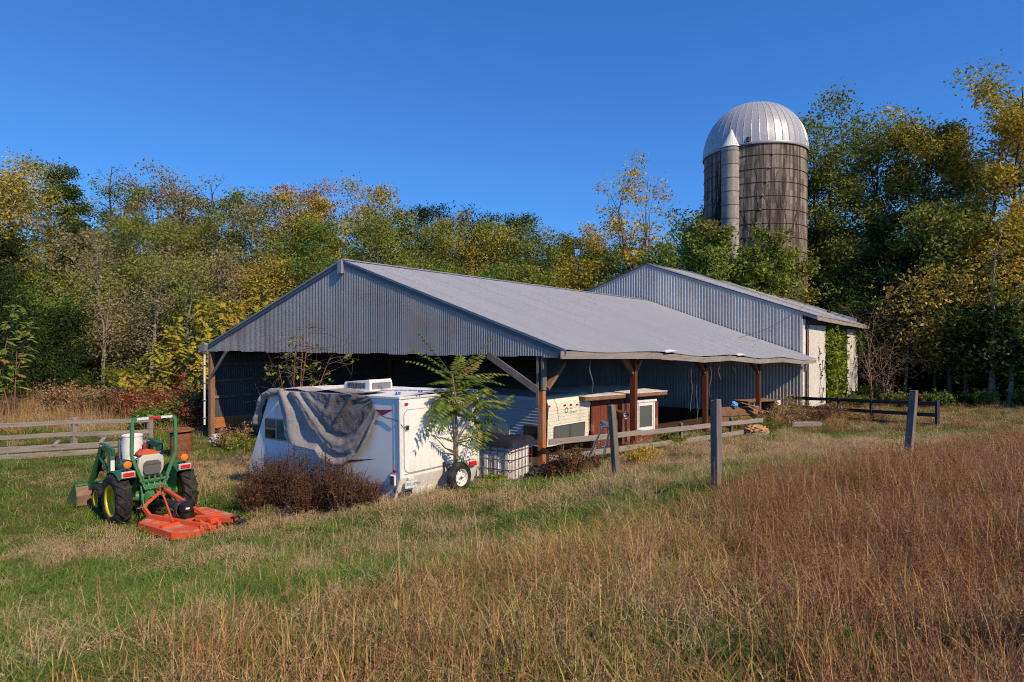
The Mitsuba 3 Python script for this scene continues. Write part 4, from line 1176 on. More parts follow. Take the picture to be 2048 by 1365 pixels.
# running gear
m = M().box(t3(0, 0.0, 0.60), (0.34, 0.42, 0.46), RT, 0.04).box(t3(0, -0.16, 0.76), (0.42, 0.20, 0.12), RT, 0.03)
m.box(t3(0, -0.22, 0.50), (0.26, 0.06, 0.3), RT, 0.02)
part(trac, 'gearbox_housing', m, 'm_green_light')
for s in (-1, 1):
    part(trac, 'axle_housing', M().lathe([(0.0, 0), (0.13, 0), (0.12, 0.08), (0.085, 0.16), (0.08, 0.36), (0.11, 0.38), (0.0, 0.38)], 20, RAX * np.array([1, 1, s]), t3(s * 0.17, 0, 0.56)), 'm_green_light', smooth=35)
m = M().box(t3(0, 0.55, 0.62), (0.36, 0.9, 0.36), RT, 0.05).box(t3(0, 1.45, 0.55), (0.40, 1.0, 0.34), RT, 0.05)
part(trac, 'engine_block', m, 'm_charcoal')
part(trac, 'front_axle', M().tube([t3(-0.5, 1.5, 0.34), t3(0.5, 1.5, 0.34)], 0.06, 10), 'm_green', smooth=40)
# hood: rounded prism, tapering to the nose
sec = [(-0.25, 0.70), (-0.26, 0.98), (-0.20, 1.10), (-0.08, 1.14), (0.08, 1.14), (0.20, 1.10), (0.26, 0.98), (0.25, 0.70)]
P = np.array([[t3(x * k, y, 0.7 + (z - 0.7) * h) for x, z in sec] for y, k, h in ((0.80, 1.0, 1.0), (1.3, 0.98, 0.98), (1.8, 0.95, 0.9), (2.02, 0.90, 0.78), (2.08, 0.85, 0.55))])
m = M().grid(P); m.add(P[0], [[0, i, i + 1] for i in range(1, 7)]); m.add(P[-1], [[0, i + 1, i] for i in range(1, 7)])
part(trac, 'hood', m, 'm_green', smooth=35)
part(trac, 'dashboard', M().box(t3(0, 0.72, 1.08), (0.44, 0.18, 0.28), RT, 0.04), 'm_black')
a = np.linspace(0, 2 * np.pi, 25)
rs = rotx(-0.6)
m = M().tube([t3(*(np.array([0, 0.50, 1.24]) + rs @ np.array([0.19 * math.cos(q), 0.19 * math.sin(q), 0]))) for q in a], 0.014, 6, cap=False)
m.tube([t3(0, 0.50, 1.24), t3(0, 0.72, 1.10)], 0.02, 6)
part(trac, 'steering_wheel', m, 'm_black', smooth=True)
part(trac, 'exhaust_pipe', M().tube([t3(-0.05, 1.75, 1.05), t3(-0.05, 1.75, 1.42), t3(-0.05, 1.75, 1.64)], [0.035, 0.035, 0.022], 10), 'm_steel', smooth=40)
part(trac, 'rain_cap', M().box(t3(-0.06, 1.72, 1.66), (0.06, 0.10, 0.03), RT @ rotx(0.4), 0.01), 'm_rust')
part(trac, 'floor_platform', M().box(t3(0, 0.45, 0.64), (1.0, 0.7, 0.03), RT, 0.01), 'm_green')
# fenders: curved shells over the rear tyres
for s in (-1, 1):
    P = []
    for th in np.linspace(20, 128, 13):
        c, z = 0.62 * math.cos(math.radians(th)), 0.56 + 0.62 * math.sin(math.radians(th))
        P.append([t3(s * x, c, z - dz) for x, dz in ((0.40, 0.02), (0.42, 0.0), (0.72, 0.0), (0.75, 0.03))])
    fn_ = part(trac, 'fender', M().grid(np.array(P)), 'm_green', smooth=40)
    pts = [(s * 0.405, 0.62 * math.cos(math.radians(t_)), 0.56 + 0.62 * math.sin(math.radians(t_))) for t_ in np.linspace(20, 128, 13)]
    m = M().add([t3(*q) for q in pts] + [t3(s * 0.405, -0.3, 0.60), t3(s * 0.405, 0.45, 0.60)], [[i, i + 1, 13] for i in range(0, 6)] + [[i, i + 1, 13] for i in range(6, 12)] + [[0, 13, 14]])
    part(fn_, 'inner_panel', m, 'm_green')
    # amber flasher and red tail lamp
    m = M().lathe([(0.0, 0.03), (0.05, 0.025), (0.078, 0.0), (0.078, -0.03), (0.0, -0.04)], 24, RT @ rotx(math.pi / 2), t3(s * 0.57, -0.36, 1.33))
    part(trac, 'amber_flasher', m, 'm_amber_lens', smooth=35)
    part(trac, 'flasher_bracket', M().bar(t3(s * 0.57, -0.32, 1.12), t3(s * 0.57, -0.33, 1.33), 0.04, 0.03, (1, 0, 0)), 'm_black')
    tl_ = part(trac, 'tail_lamp', M().box(t3(s * 0.57, -0.37, 1.13), (0.26, 0.08, 0.13), RT, 0.012), 'm_seat')
    part(tl_, 'lens', M().box(t3(s * 0.57, -0.416, 1.135), (0.21, 0.02, 0.085), RT, 0.008), 'm_red_lens')
# roll bar
def rop(path, w=0.07):
    m = M()
    for p, q in zip(path[:-1], path[1:]):
        m.bar(t3(*p), t3(*q), w, w * 0.9, TY, 0.012)
    return m
for s in (-1, 1):
    m = rop([(s * 0.20, -0.20, 0.80), (s * 0.445, -0.20, 1.47), (s * 0.435, -0.20, 2.20)])
    m.bar(t3(s * 0.435, -0.20, 2.18), t3(s * 0.385, -0.20, 2.265), 0.07, 0.063, TY, 0.012)
    part(trac, 'roll_bar_post', m, 'm_green_light')
part(trac, 'roll_bar_top', M().bar(t3(-0.395, -0.20, 2.265), t3(0.395, -0.20, 2.265), 0.07, 0.066, TY, 0.012), 'm_green_light')
for x0_, x1_, mt_ in ((-0.36, -0.12, 'm_plate'), (-0.12, 0.12, 'm_red_lens'), (0.12, 0.36, 'm_plate')):
    part(trac, 'reflective_strip', M().box(t3((x0_ + x1_) / 2, -0.241, 2.265), (x1_ - x0_ - 0.004, 0.006, 0.05), RT), mt_)
# seat
m = M().box(t3(0, 0.17, 0.98), (0.46, 0.42, 0.12), RT, 0.05)
st = part(trac, 'seat', m, 'm_seat_back', smooth=40)
P = []
for z, w, dy in ((1.00, 0.42, 0.0), (1.10, 0.50, -0.02), (1.25, 0.52, -0.035), (1.38, 0.48, -0.03), (1.44, 0.36, -0.01)):
    P.append([t3(w / 2 * x, -0.06 + dy + 0.05 * x * x, z) for x in np.linspace(-1, 1, 11)])
m = M().grid(np.array(P)); P2 = np.array(P) + TY * 0.09; m.grid(P2[:, ::-1])
for i in (0, -1):
    m.grid(np.array([P[i], P2[i]]))
m.grid(np.array([[p[0], q[0]] for p, q in zip(P, P2)])); m.grid(np.array([[p[-1], q[-1]] for p, q in zip(P, P2)]))
sb = part(trac, 'seat_back', m, 'm_seat', smooth=40)
part(sb, 'rear_panel', plate(rrect(0.36, 0.30, 0.10), 0.02, np.stack([TX, [0, 0, 1], -TY], 1), t3(0, -0.085, 1.17)), 'm_seat_back')
part(sb, 'rear_band', plate(rrect(0.34, 0.008, 0.003), 0.005, np.stack([TX, [0, 0, 1], -TY], 1), t3(0, -0.104, 1.23)), 'm_black')
# loader: uprights, booms, cross tube, bucket, cylinders, hoses
for s in (-1, 1):
    up_ = part(trac, 'loader_post', M().box(t3(s * 0.50, 0.85, 1.08), (0.09, 0.17, 0.84), RT, 0.012), 'm_green_light')
    part(up_, 'label', M().box(t3(s * 0.50, 0.762, 1.15), (0.08, 0.004, 0.26), RT), 'm_white_paint')
    part(up_, 'label', M().box(t3(s * 0.50, 0.762, 1.36), (0.08, 0.004, 0.09), RT), 'm_steel')
    m = M()
    for (y0_, z0_, y1_, z1_) in ((0.72, 1.46, 1.42, 1.54), (1.40, 1.56, 2.32, 0.42)):
        m.bar(t3(s * 0.50, y0_, z0_), t3(s * 0.50, y1_, z1_), 0.075, 0.15, (0, 0, 1), 0.012)
    m.add([t3(s * 0.50, 1.12, 1.50), t3(s * 0.50, 1.50, 1.5), t3(s * 0.50, 1.62, 1.12), t3(s * 0.50, 1.30, 1.30)], [[0, 1, 2, 3]])
    part(trac, 'loader_arm', m, 'm_green')
    m = M().tube([t3(s * 0.50, 0.9, 0.98), t3(s * 0.50, 1.55, 1.24)], 0.035, 10)
    part(trac, 'lift_cylinder', m, 'm_green', smooth=40)
    m = M().tube([t3(s * 0.42, 1.55, 1.28), t3(s * 0.42, 2.2, 0.66)], 0.03, 10)
    part(trac, 'bucket_cylinder', m, 'm_black', smooth=40)
    part(trac, 'pivot_pin', M().lathe([(0.0, 0.06), (0.03, 0.06), (0.032, -0.06), (0, -0.06)], 12, RAX, t3(s * 0.50, 1.42, 1.53)), 'm_steel', smooth=40)
part(trac, 'loader_cross_tube', M().tube([t3(-0.5, 1.9, 0.92), t3(0.5, 1.9, 0.92)], 0.045, 10), 'm_black', smooth=40)
m = M()
for k in range(3):
    m.tube([t3(-0.44 + 0.02 * k, 0.78 + 0.34 * math.cos(q) * 0.5, 1.10 + 0.26 * math.sin(q)) for q in np.linspace(-0.9, 2.6, 10)], 0.014, 5)
part(trac, 'hydraulic_hose', m, 'm_black', smooth=True)
sec = [(2.30, 0.52), (2.22, 0.30), (2.26, 0.06), (2.45, 0.02), (2.95, 0.03)]
P = np.array([[t3(x, y, z) for y, z in sec] for x in (-0.78, 0.78)])
Q = np.array([[t3(x, y + (0.02 if i < 3 else 0), z + (0.02 if i > 1 else 0)) for i, (y, z) in enumerate(sec)] for x in (-0.78, 0.78)])
m = M().grid(P).grid(Q[::-1])
bk = part(trac, 'bucket', m, 'm_bucket')
for x in (-0.78, 0.78):
    mm2 = M().prism([(0, 0)] and [(y, z) for y, z in [(2.30, 0.54), (2.20, 0.30), (2.25, 0.04), (2.97, 0.02), (2.90, 0.14), (2.42, 0.54)]], -0.012, 0.012, np.stack([TY, TX, [0, 0, 1]], 1), t3(x, 0, 0))
    part(bk, 'side_plate', mm2, 'm_green')
part(bk, 'top_plate', M().bar(t3(-0.78, 2.35, 0.53), t3(0.78, 2.35, 0.53), 0.16, 0.025, (0, 0, 1), 0.005), 'm_green_light')
# three point linkage
for s in (-1, 1):
    part(trac, 'lower_link', M().bar(t3(s * 0.20, -0.05, 0.40), t3(s * 0.36, -0.72, 0.42), 0.03, 0.07, (0, 0, 1), 0.008), 'm_charcoal')
    m = M().tube([t3(s * 0.24, -0.10, 0.86), t3(s * 0.30, -0.46, 0.44)], 0.018, 6)
    part(trac, 'lift_rod', m, 'm_green_light')
    part(trac, 'lift_arm', M().bar(t3(s * 0.20, 0.0, 0.86), t3(s * 0.25, -0.26, 0.88), 0.04, 0.06, (0, 0, 1), 0.01), 'm_green_light')
    m = M()
    for k in range(7):
        a_ = t3(s * 0.19, -0.12, 0.44) * (1 - k / 6) + t3(s * 0.40, -0.55, 0.42) * k / 6
        m.box(a_, (0.03, 0.03, 0.045), RT, 0.01)
    part(trac, 'check_chain', m, 'm_steel')
    for x in (0.10, 0.13):
        part(trac, 'control_lever', M().tube([t3(s * (0.12 + x), 0.0, 0.78), t3(s * (0.16 + x), -0.02, 1.02)], 0.009, 5), 'm_charcoal')
m = M().bar(t3(-0.30, -0.22, 0.92), t3(0.30, -0.22, 0.92), 0.06, 0.05, (0, 0, 1), 0.01)
for x in (-0.24, -0.12, 0, 0.12, 0.24):
    m.box(t3(x, -0.25, 0.97), (0.035, 0.04, 0.10), RT, 0.008)
    m.tube([t3(x, -0.2, 0.86), t3(x * 0.8, -0.26, 0.72)], 0.012, 5)
part(trac, 'hydraulic_valves', m, 'm_green_light')
part(trac, 'top_link', M().tube([t3(0, -0.26, 0.72), t3(0.02, -0.74, 0.72)], 0.022, 8), 'm_charcoal')
part(trac, 'shaft_shield', M().lathe([(0.075, 0.0), (0.10, 0.06), (0.11, 0.16), (0.09, 0.17)], 20, RT @ rotx(math.pi / 2), t3(0, -0.27, 0.50)), 'm_black', smooth=40)
part(trac, 'drawbar', M().bar(t3(0, -0.1, 0.30), t3(0, -0.55, 0.30), 0.07, 0.03), 'm_charcoal')

can = thing('fuel_can', 'small orange fuel can with a dark red cap resting above the tractor seat', 'fuel can')
m = M().prism([(-0.22, 0.0), (0.21, 0.0), (0.215, 0.022), (0.08, 0.075), (-0.03, 0.112), (-0.12, 0.112), (-0.215, 0.03)], -0.10, 0.10, RT, t3(-0.02, 0.12, 1.443))
part(can, 'body', m, 'm_orange')
part(can, 'cap', M().lathe([(0.0, 0.12), (0.055, 0.12), (0.06, 0.10), (0.045, 0.09), (0.045, 0.0)], 16, RT, t3(-0.09, 0.10, 1.535)), 'm_decal_red', smooth=40)
part(can, 'seat_plate', M().box(t3(-0.02, 0.10, 1.425), (0.50, 0.26, 0.03), RT, 0.01), 'm_black')

# ---------------------------------------------------------------- rotary mower behind it
mow = thing('rotary_mower', 'bright orange rotary mower with a black gearbox and tail wheel behind the tractor', 'mower')
MY = unit([0.838, -0.546, 0]); MX = np.array([-MY[1], MY[0], 0])
MO = np.array([-7.40, 13.20, 0])
MO[2] = gz(-6.2, 12.4) - 0.09
RM = np.stack([MX, MY, [0, 0, 1]], 1)
def m3(x, y, z):
    return MO + MX * x + MY * y + np.array([0, 0, z])
dk = [(-0.64, 0.36), (-0.46, 0.22), (0.55, 0.22), (0.76, 0.36), (0.76, 1.55), (0.45, 1.85), (-0.36, 1.85), (-0.64, 1.58)]
deck = part(mow, 'deck', plate(dk, 0.012, RM, m3(0, 0, 0.26)), 'm_orange_dusty')
for i in range(len(dk)):
    (xa, ya), (xb, yb) = dk[i], dk[(i + 1) % len(dk)]
    part(deck, 'skirt', M().bar(m3(xa, ya, 0.20), m3(xb, yb, 0.20), 0.012, 0.13, (0, 0, 1)), 'm_orange')
for s in (-1, 1):
    part(mow, 'main_beam', M().bar(m3(s * 0.36, 0.24, 0.31), m3(s * 0.10, 1.95, 0.31), 0.07, 0.09, (0, 0, 1), 0.008), 'm_orange')
    part(mow, 'hitch_upright', M().bar(m3(s * 0.36, 0.26, 0.30), m3(s * 0.38, 0.02, 0.47), 0.05, 0.09, (0, 0, 1), 0.008), 'm_orange')
    part(mow, 'mast_bar', M().bar(m3(s * 0.38, 0.02, 0.47), m3(s * 0.05, 0.04, 0.72), 0.06, 0.03, MY, 0.006), 'm_orange')
    part(mow, 'mast_clevis', M().bar(m3(s * 0.05, 0.03, 0.68), m3(s * 0.05, 0.0, 0.86), 0.06, 0.016, MX, 0.004), 'm_orange')
    part(mow, 'hitch_pin', M().tube([m3(s * 0.30, 0.02, 0.47), m3(s * 0.50, 0.02, 0.47)], 0.015, 8), 'm_steel')
part(mow, 'brace_tube', M().bar(m3(-0.04, 0.10, 0.72), m3(-0.30, 0.98, 0.32), 0.035, 0.035, (0, 0, 1), 0.006), 'm_orange')
part(mow, 'brace_tube', M().bar(m3(0.04, 0.10, 0.76), m3(0.12, 1.62, 0.36), 0.06, 0.06, (0, 0, 1), 0.01), 'm_orange')
part(mow, 'brace_tube', M().bar(m3(0.05, 0.08, 0.70), m3(0.30, 0.75, 0.34), 0.035, 0.035, (0, 0, 1), 0.006), 'm_orange')
part(mow, 'cross_beam', M().bar(m3(-0.60, 1.12, 0.29), m3(0.60, 1.12, 0.29), 0.09, 0.05, (0, 0, 1), 0.006), 'm_orange')
part(mow, 'tail_bracket', M().box(m3(0.10, 1.75, 0.36), (0.22, 0.16, 0.10), RM, 0.01), 'm_orange')
part(mow, 'tail_beam', M().bar(m3(0.0, 1.30, 0.36), m3(0.30, 2.12, 0.37), 0.09, 0.10, (0, 0, 1), 0.01), 'm_orange')
part(mow, 'corner_gusset', M().add([m3(-0.25, 1.86, 0.275), m3(0.05, 1.86, 0.275), m3(-0.10, 1.60, 0.40)], [[0, 1, 2]]), 'm_orange')
part(mow, 'gearbox', M().lathe([(0.0, 0.34), (0.10, 0.34), (0.14, 0.30), (0.15, 0.18), (0.12, 0.14), (0.13, 0.02), (0.17, 0.0)], 24, RM, m3(0.02, 0.95, 0.285)), 'm_black_gloss', smooth=40)
part(mow, 'gearbox_label', M().box(m3(-0.06, 1.10, 0.53), (0.07, 0.006, 0.035), RM @ rotz(0.35)), 'm_white_paint')
part(mow, 'gearbox_flange', M().lathe([(0.19, 0.02), (0.19, 0.0)], 24, RM, m3(0.02, 0.95, 0.275)), 'm_steel', smooth=40)
part(mow, 'shaft_bell', M().lathe([(0.06, 0.30), (0.10, 0.26), (0.165, 0.10), (0.175, 0.0), (0.16, 0.0)], 24, RM @ rotx(math.pi / 2), m3(0.02, 0.84, 0.46)), 'm_charcoal', smooth=40)
part(mow, 'drive_shaft', M().tube([m3(0.02, 0.62, 0.46), m3(0.0, -0.40, 0.50)], 0.055, 14), 'm_black', smooth=40)
tw = mow + '__tail_wheel'
RMX = np.stack([MY, np.array([0, 0, 1.0]), MX], 1)
oo = m3(0.36, 2.26, 0.20)
part(tw, 'tyre', M().lathe([(0.07, -0.05), (0.17, -0.065), (0.20, -0.04), (0.205, 0), (0.20, 0.04), (0.17, 0.065), (0.07, 0.05)], 28, RMX, oo), 'm_tyre', smooth=40)
part(tw, 'hub', M().lathe([(0.0, -0.08), (0.06, -0.08), (0.08, -0.05), (0.08, 0.05), (0.06, 0.08), (0, 0.08)], 18, RMX, oo), 'm_black', smooth=40)
m = M()
for s in (-1, 1):
    m.bar(m3(0.36 + s * 0.09, 2.26, 0.20), m3(0.33 + s * 0.06, 2.12, 0.42), 0.012, 0.06, MY)
m.box(m3(0.32, 2.12, 0.43), (0.16, 0.08, 0.02), RM)
part(tw, 'fork', m, 'm_black')
part(tw, 'pivot_bolt', M().lathe([(0.0, 0.14), (0.022, 0.14), (0.025, 0.0)], 10, RM, m3(0.31, 2.12, 0.40)), 'm_steel', smooth=40)
# ---------------------------------------------------------------- fences and posts
def gpt(x, y, z=0.0):
    return np.array([x, y, gz(x, y) + z])

rail_fence = thing('rail_fence', 'weathered grey two rail fence running along the open side of the pole barn', 'fence')
FA, FB = np.array([0.92, 16.55]), np.array([9.75, 24.5])
nseg = 5
zt0, zt1, zb0, zb1 = ZC - 2.66, ZC - 3.08, ZC - 3.11, ZC - 3.44
def fl(f):
    return FA + (FB - FA) * f + np.array([0.06, -0.06]) * math.sin(math.pi * f)
cuts = [0, 0.155, 0.33, 0.52, 0.76, 1.0]
rng = rng_of(4, 4)
for a, b in zip(cuts[:-1], cuts[1:]):
    for z0, z1 in ((zt0, zt1), (zb0, zb1)):
        pa, pb = fl(a), fl(b)
        n_ = np.array([0.66, -0.75]) * 0.08
        part(rail_fence, 'rail', M().bar([*(pa + n_), z0 + (z1 - z0) * a + rng.uniform(-0.015, 0.015)], [*(pb + n_ * 1.1), z0 + (z1 - z0) * b + rng.uniform(-0.015, 0.015)], 0.035, 0.155, (0, 0, 1), 0.006), 'm_wood_rail')
for f, top in ((0.155, -0.02), (0.52, 0.12), (0.80, 0.14)):
    p = fl(f)
    part(rail_fence, 'post', M().bar([*p, gz(*p) - 0.1], [*p, zt0 + (zt1 - zt0) * f + 0.06 + top], 0.11, 0.11, (0.66, -0.75, 0), 0.01), 'm_wood_post')

for i, (pt, pb, Y, w, lab) in enumerate((((1432, 800), (1433, 985), 9.5, 0.125, 'tall upright grey square post standing in the grass in front of the open barn side'),
                                         ((1223, 811), (1234, 966), 13.6, 0.135, 'leaning split grey post in front of the brown hut'),
                                         ((1828, 782), (1814, 940), 12.0, 0.125, 'lone grey post at right leaning above the tall red grass'))):
    k = thing('fence_post', lab, 'post')
    a, b = at(*pt, Y), at(*pb, Y)
    b[2] = min(b[2], gz(b[0], b[1]) - 0.1)
    m = M()
    n = 9
    rg = rng_of(i, 8)
    pts = [a + (b - a) * f for f in np.linspace(0, 1, n)]
    P = []
    yaw = rotz(0.62)
    for j, q in enumerate(pts):
        ww = w * (0.97 + 0.06 * rg.random()) * (0.9 if j == 0 else 1)
        sec = [(-.5, -.44), (-.44, -.5), (.44, -.5), (.5, -.44), (.5, .44), (.44, .5), (-.44, .5), (-.5, .44), (-.5, -.44)]
        P.append([q + yaw @ np.array([x * ww, y * ww, 0.012 * rg.standard_normal() * (j == 0)]) for x, y in sec])
    m.grid(np.array(P))
    m.add(P[0][:8] + [pts[0] + np.array([0, 0, 0.01])], [[(t + 1) % 8, t, 8] for t in range(8)])
    put(k, m, 'm_wood_post')

black = thing('black_fence', 'dark stained three rail fence section beyond the weeds at right', 'fence')
BA, BB = np.array([15.95, 36.2]), np.array([19.1, 28.0])
for z0, z1, f0 in ((ZC - 3.28, ZC - 2.82, 0), (ZC - 3.78, ZC - 3.33, 0), (ZC - 4.25, ZC - 3.80, 0.33)):
    n = 2
    for j in range(n):
        a, b = max(f0, j / n), (j + 1) / n
        pa, pb = BA + (BB - BA) * a, BA + (BB - BA) * b
        part(black, 'rail', M().bar([*pa, z0 + (z1 - z0) * a], [*pb, z0 + (z1 - z0) * b], 0.04, 0.17, (0, 0, 1), 0.006), 'm_wood_black')
for f in (0.40, 0.62, 0.995):
    p = BA + (BB - BA) * f
    zt = ZC - 3.28 + 0.46 * f + 0.16
    part(black, 'post', M().bar([*p, gz(*p) - 0.15], [*p, zt], 0.14, 0.14, (1, 0, 0), 0.01), 'm_wood_black')

left = thing('left_fence', 'weathered grey three rail fence behind the tractor at the left', 'fence')
LA, LB = np.array([-27.0, 20.2]), np.array([-14.4, 25.0])
def lf(f):
    return LA + (LB - LA) * f
posts = [0.0, 0.32, 0.62, 0.86, 0.995]
posts = [0.02, 0.35, 0.805, 0.995]
for a, b in zip([-0.3] + posts[:-1], posts):
    for dz, w in ((0.99, 0.16), (0.53, 0.16), (0.12, 0.16)):
        pa, pb = lf(a), lf(b)
        e = rng.uniform(-0.02, 0.02)
        za, zb = gz(*pa) + dz + e, gz(*pb) + dz + rng.uniform(-0.02, 0.02)
        part(left, 'rail', M().bar([pa[0], pa[1] - 0.09, za], [pb[0], pb[1] - 0.09, zb], 0.04, w, (0, 0, 1), 0.006), 'm_wood_rail')
for f in posts:
    p = lf(f)
    part(left, 'post', M().bar([*p, gz(*p) - 0.1], [*p, gz(*p) + 1.16], 0.17, 0.17, (0.36, 0.93, 0), 0.012), 'm_wood_rail')

bed = thing('timber_edging', 'long low stack of weathered grey planks in front of the left fence', 'planks')
TA, TB = np.array([-27.0, 18.3]), np.array([-13.6, 23.2])
for k, (a, b) in enumerate(((-0.2, 0.62), (0.63, 0.96))):
    for j, (dz, off) in enumerate(((0.09, -0.05), (0.315, 0.02), (0.54, 0.07))):
        if j == 2:
            continue
        if False:
            pass
        else:
            a2, b2 = a, b
        pa, pb = TA + (TB - TA) * a2, TA + (TB - TA) * b2
        q = np.array([-0.34, 0.94]) * off
        part(bed, 'plank', M().bar([*(pa + q), gz(*pa) + dz], [*(pb + q), gz(*pb) + dz + rng.uniform(-0.03, 0.03)], 0.07, 0.185, (0, 0, 1), 0.012), ('m_wood_post', 'm_wood_rail', 'm_wood_rail')[(j + k) % 3])
for f in (0.35, 0.62, 0.80, 0.90):
    p = TA + (TB - TA) * f
    part(bed, 'cross_piece', M().bar([*(p + np.array([0.03, -0.05])), gz(*p) + 0.43], [*(p + np.array([-0.4, 0.8])), gz(*p) + 0.47], 0.12, 0.05, (0, 0, 1), 0.008), 'm_wood_rail')

# ---------------------------------------------------------------- things standing about
drum = thing('white_drum', 'white plastic drum standing behind the tractor by the left fence', 'drum')
dp = gpt(-13.0, 21.4)
part(drum, 'body', M().lathe([(0.28, 0), (0.30, 0.03), (0.31, 0.3), (0.315, 0.62), (0.30, 0.80), (0.30, 0.86)], 32, o=dp), 'm_plastic_white', smooth=35)
part(drum, 'rim', M().lathe([(0.30, 0.86), (0.325, 0.87), (0.325, 0.91), (0.29, 0.92), (0.27, 0.89), (0.0, 0.885)], 32, o=dp), 'm_plastic_white', smooth=30)

barrel = thing('rusty_barrel', 'rusty steel burn barrel with a wide loose lid behind the tractor', 'barrel')
bp = gpt(-11.75, 22.2)
for k in range(2):
    part(barrel, 'shell_band', M().lathe([(0.36, 0.44 * k), (0.355, 0.44 * k + 0.2), (0.36, 0.44 * k + 0.42), (0.37, 0.44 * k + 0.44)], 28, o=bp), 'm_rust', smooth=30)
part(barrel, 'inner_ring', M().lathe([(0.30, 0.84), (0.30, 0.98)], 28, o=bp), 'm_black', smooth=True)
part(barrel, 'lid', M().lathe([(0.0, 1.06), (0.30, 1.05), (0.44, 0.985), (0.45, 0.965), (0.42, 0.97), (0.0, 1.0)], 28, rotx(0.03), bp), 'm_rust', smooth=30)

sack = thing('striped_cloth_heap', 'heap of pale striped cloth at the foot of the left barn corner post', 'cloth')
p = gpt(-11.95, 25.6)
put(sack, M().mesh(lumps(p + np.array([0, 0, 0.10]), (0.46, 0.30, 0.22), 3, 4, 0.5, 2.6)), 'm_cloth', smooth=True)

stool = thing('bar_stool', 'dark padded stool with chrome legs tipped against the leaning post', 'stool')
sp0 = at(1214, 852, 14.3)
ax = unit([0.30, -0.10, 0.95])
xs_ = unit(np.cross([0, 1, 0], ax)); ys_ = np.cross(ax, xs_)
RS_ = np.stack([xs_, ys_, ax], 1)
part(stool, 'seat', M().lathe([(0.0, 0.09), (0.12, 0.085), (0.17, 0.05), (0.175, 0.01), (0.15, -0.03), (0.0, -0.035)], 28, RS_, sp0), 'm_seat_back', smooth=35)
part(stool, 'seat_ring', M().lathe([(0.178, -0.02), (0.182, 0.0), (0.178, 0.012)], 28, RS_, sp0), 'm_chrome', smooth=True)
for a in (0.5, 2.1, 3.6, 5.2):
    d0, d1 = np.array([0.11 * math.cos(a), 0.11 * math.sin(a), -0.03]), np.array([0.22 * math.cos(a), 0.22 * math.sin(a), -0.78])
    part(stool, 'leg', M().tube([sp0 + RS_ @ d0, sp0 + RS_ @ d1], 0.013, 8), 'm_chrome', smooth=True)
q_ = np.linspace(0, 2 * np.pi, 21)
part(stool, 'foot_ring', M().tube([sp0 + RS_ @ np.array([0.165 * math.cos(a), 0.165 * math.sin(a), -0.46]) for a in q_], 0.009, 6, cap=False), 'm_chrome', smooth=True)

bench = thing('workbench', 'brown wooden workbench with a paper tag under the far end of the barn roof', 'workbench')
wx = unit([0.90, 0.43, 0]); wy = np.array([-wx[1], wx[0], 0])
wo = np.array([11.9, 31.4, gz(12.5, 31.8)])
RW = np.stack([wx, wy, [0, 0, 1]], 1)
w3 = lambda x, y, z: wo + wx * x + wy * y + np.array([0, 0, z])
part(bench, 'top', M().box(w3(0.95, 0.45, 1.02), (2.1, 1.0, 0.06), RW, 0.01), 'm_wood_brown')
part(bench, 'end_panel', M().box(w3(1.90, 0.45, 0.50), (0.10, 0.96, 0.98), RW, 0.01), 'm_wood_brown')
part(bench, 'end_panel', M().box(w3(0.0, 0.45, 0.50), (0.10, 0.96, 0.98), RW, 0.01), 'm_wood_brown')
part(bench, 'shelf', M().box(w3(0.95, 0.45, 0.45), (1.78, 0.9, 0.04), RW, 0.005), 'm_wood_brown')
part(bench, 'end_face', M().box(w3(1.95, -0.06, 0.72), (0.5, 0.05, 0.66), RW, 0.008), 'm_wood_brown')
part(bench, 'paper_tag', M().box(w3(2.0, -0.092, 0.92), (0.24, 0.008, 0.24), RW), 'm_paper')
logs = thing('timber_pile', 'low stack of brown boards in front of the workbench', 'planks')
lo = np.array([9.6, 28.6, gz(10.3, 29.0)])
for k, (z, dy) in enumerate(((0.12, 0), (0.36, 0.03), (0.58, -0.02), (0.76, 0.05))):
    part(logs, 'board', M().bar(lo + wx * (-0.4) + wy * dy + np.array([0, 0, z]), lo + wx * (2.0 + 0.15 * k) + wy * (dy + 0.1) + np.array([0, 0, z - 0.02 * k]), 0.12, 0.24, (0, 0, 1), 0.012), 'm_wood_brown')
bag = thing('blue_bag', 'small light blue bag lying on the board pile', 'bag')
put(bag, M().mesh(lumps(lo + wx * 0.75 + np.array([0, 0, 0.97]), (0.17, 0.12, 0.14), 5, 3, 0.75, 2.4)), 'm_blue', smooth=True)
scrap = thing('scrap_board', 'pale loose board leaning on the brown board pile', 'board')
put(scrap, M().bar(lo + wx * 1.1 + np.array([0, -0.1, 1.05]), lo + wx * 2.15 + np.array([0, -0.2, 0.80]), 0.2, 0.04, (0, 0, 1), 0.008), 'm_wood_rail')
scrap = thing('scrap_board', 'short grey board lying on the board pile near the far barn post', 'board')
put(scrap, M().bar(lo + wx * 1.7 + np.array([0, -0.3, 0.86]), lo + wx * 2.9 + np.array([0, -0.5, 0.50]), 0.16, 0.04, (0, 0, 1), 0.008), 'm_wood_brown')
plank = thing('pale_plank', 'pale grey plank lying in the dry weeds at the end of the barn', 'plank')
pa, pb = gpt(12.3, 27.6, 0.20), gpt(13.75, 27.9, 0.18)
put(plank, M().bar(pa, pb, 0.26, 0.20, (0, 0, 1), 0.015), 'm_wood_rail')
planter = thing('half_barrel', 'broken half barrel heaped with orange rotten straw by the fence end', 'barrel')
hp = gpt(9.15, 23.4)
P = []
for a in np.linspace(-2.6, 0.3, 15):
    P.append([hp + np.array([0.42 * k * math.cos(a), 0.34 * k * math.sin(a), z]) for k, z in ((1.06, 0.02), (1.0, 0.2), (0.93, 0.2), (0.93, 0.05))])
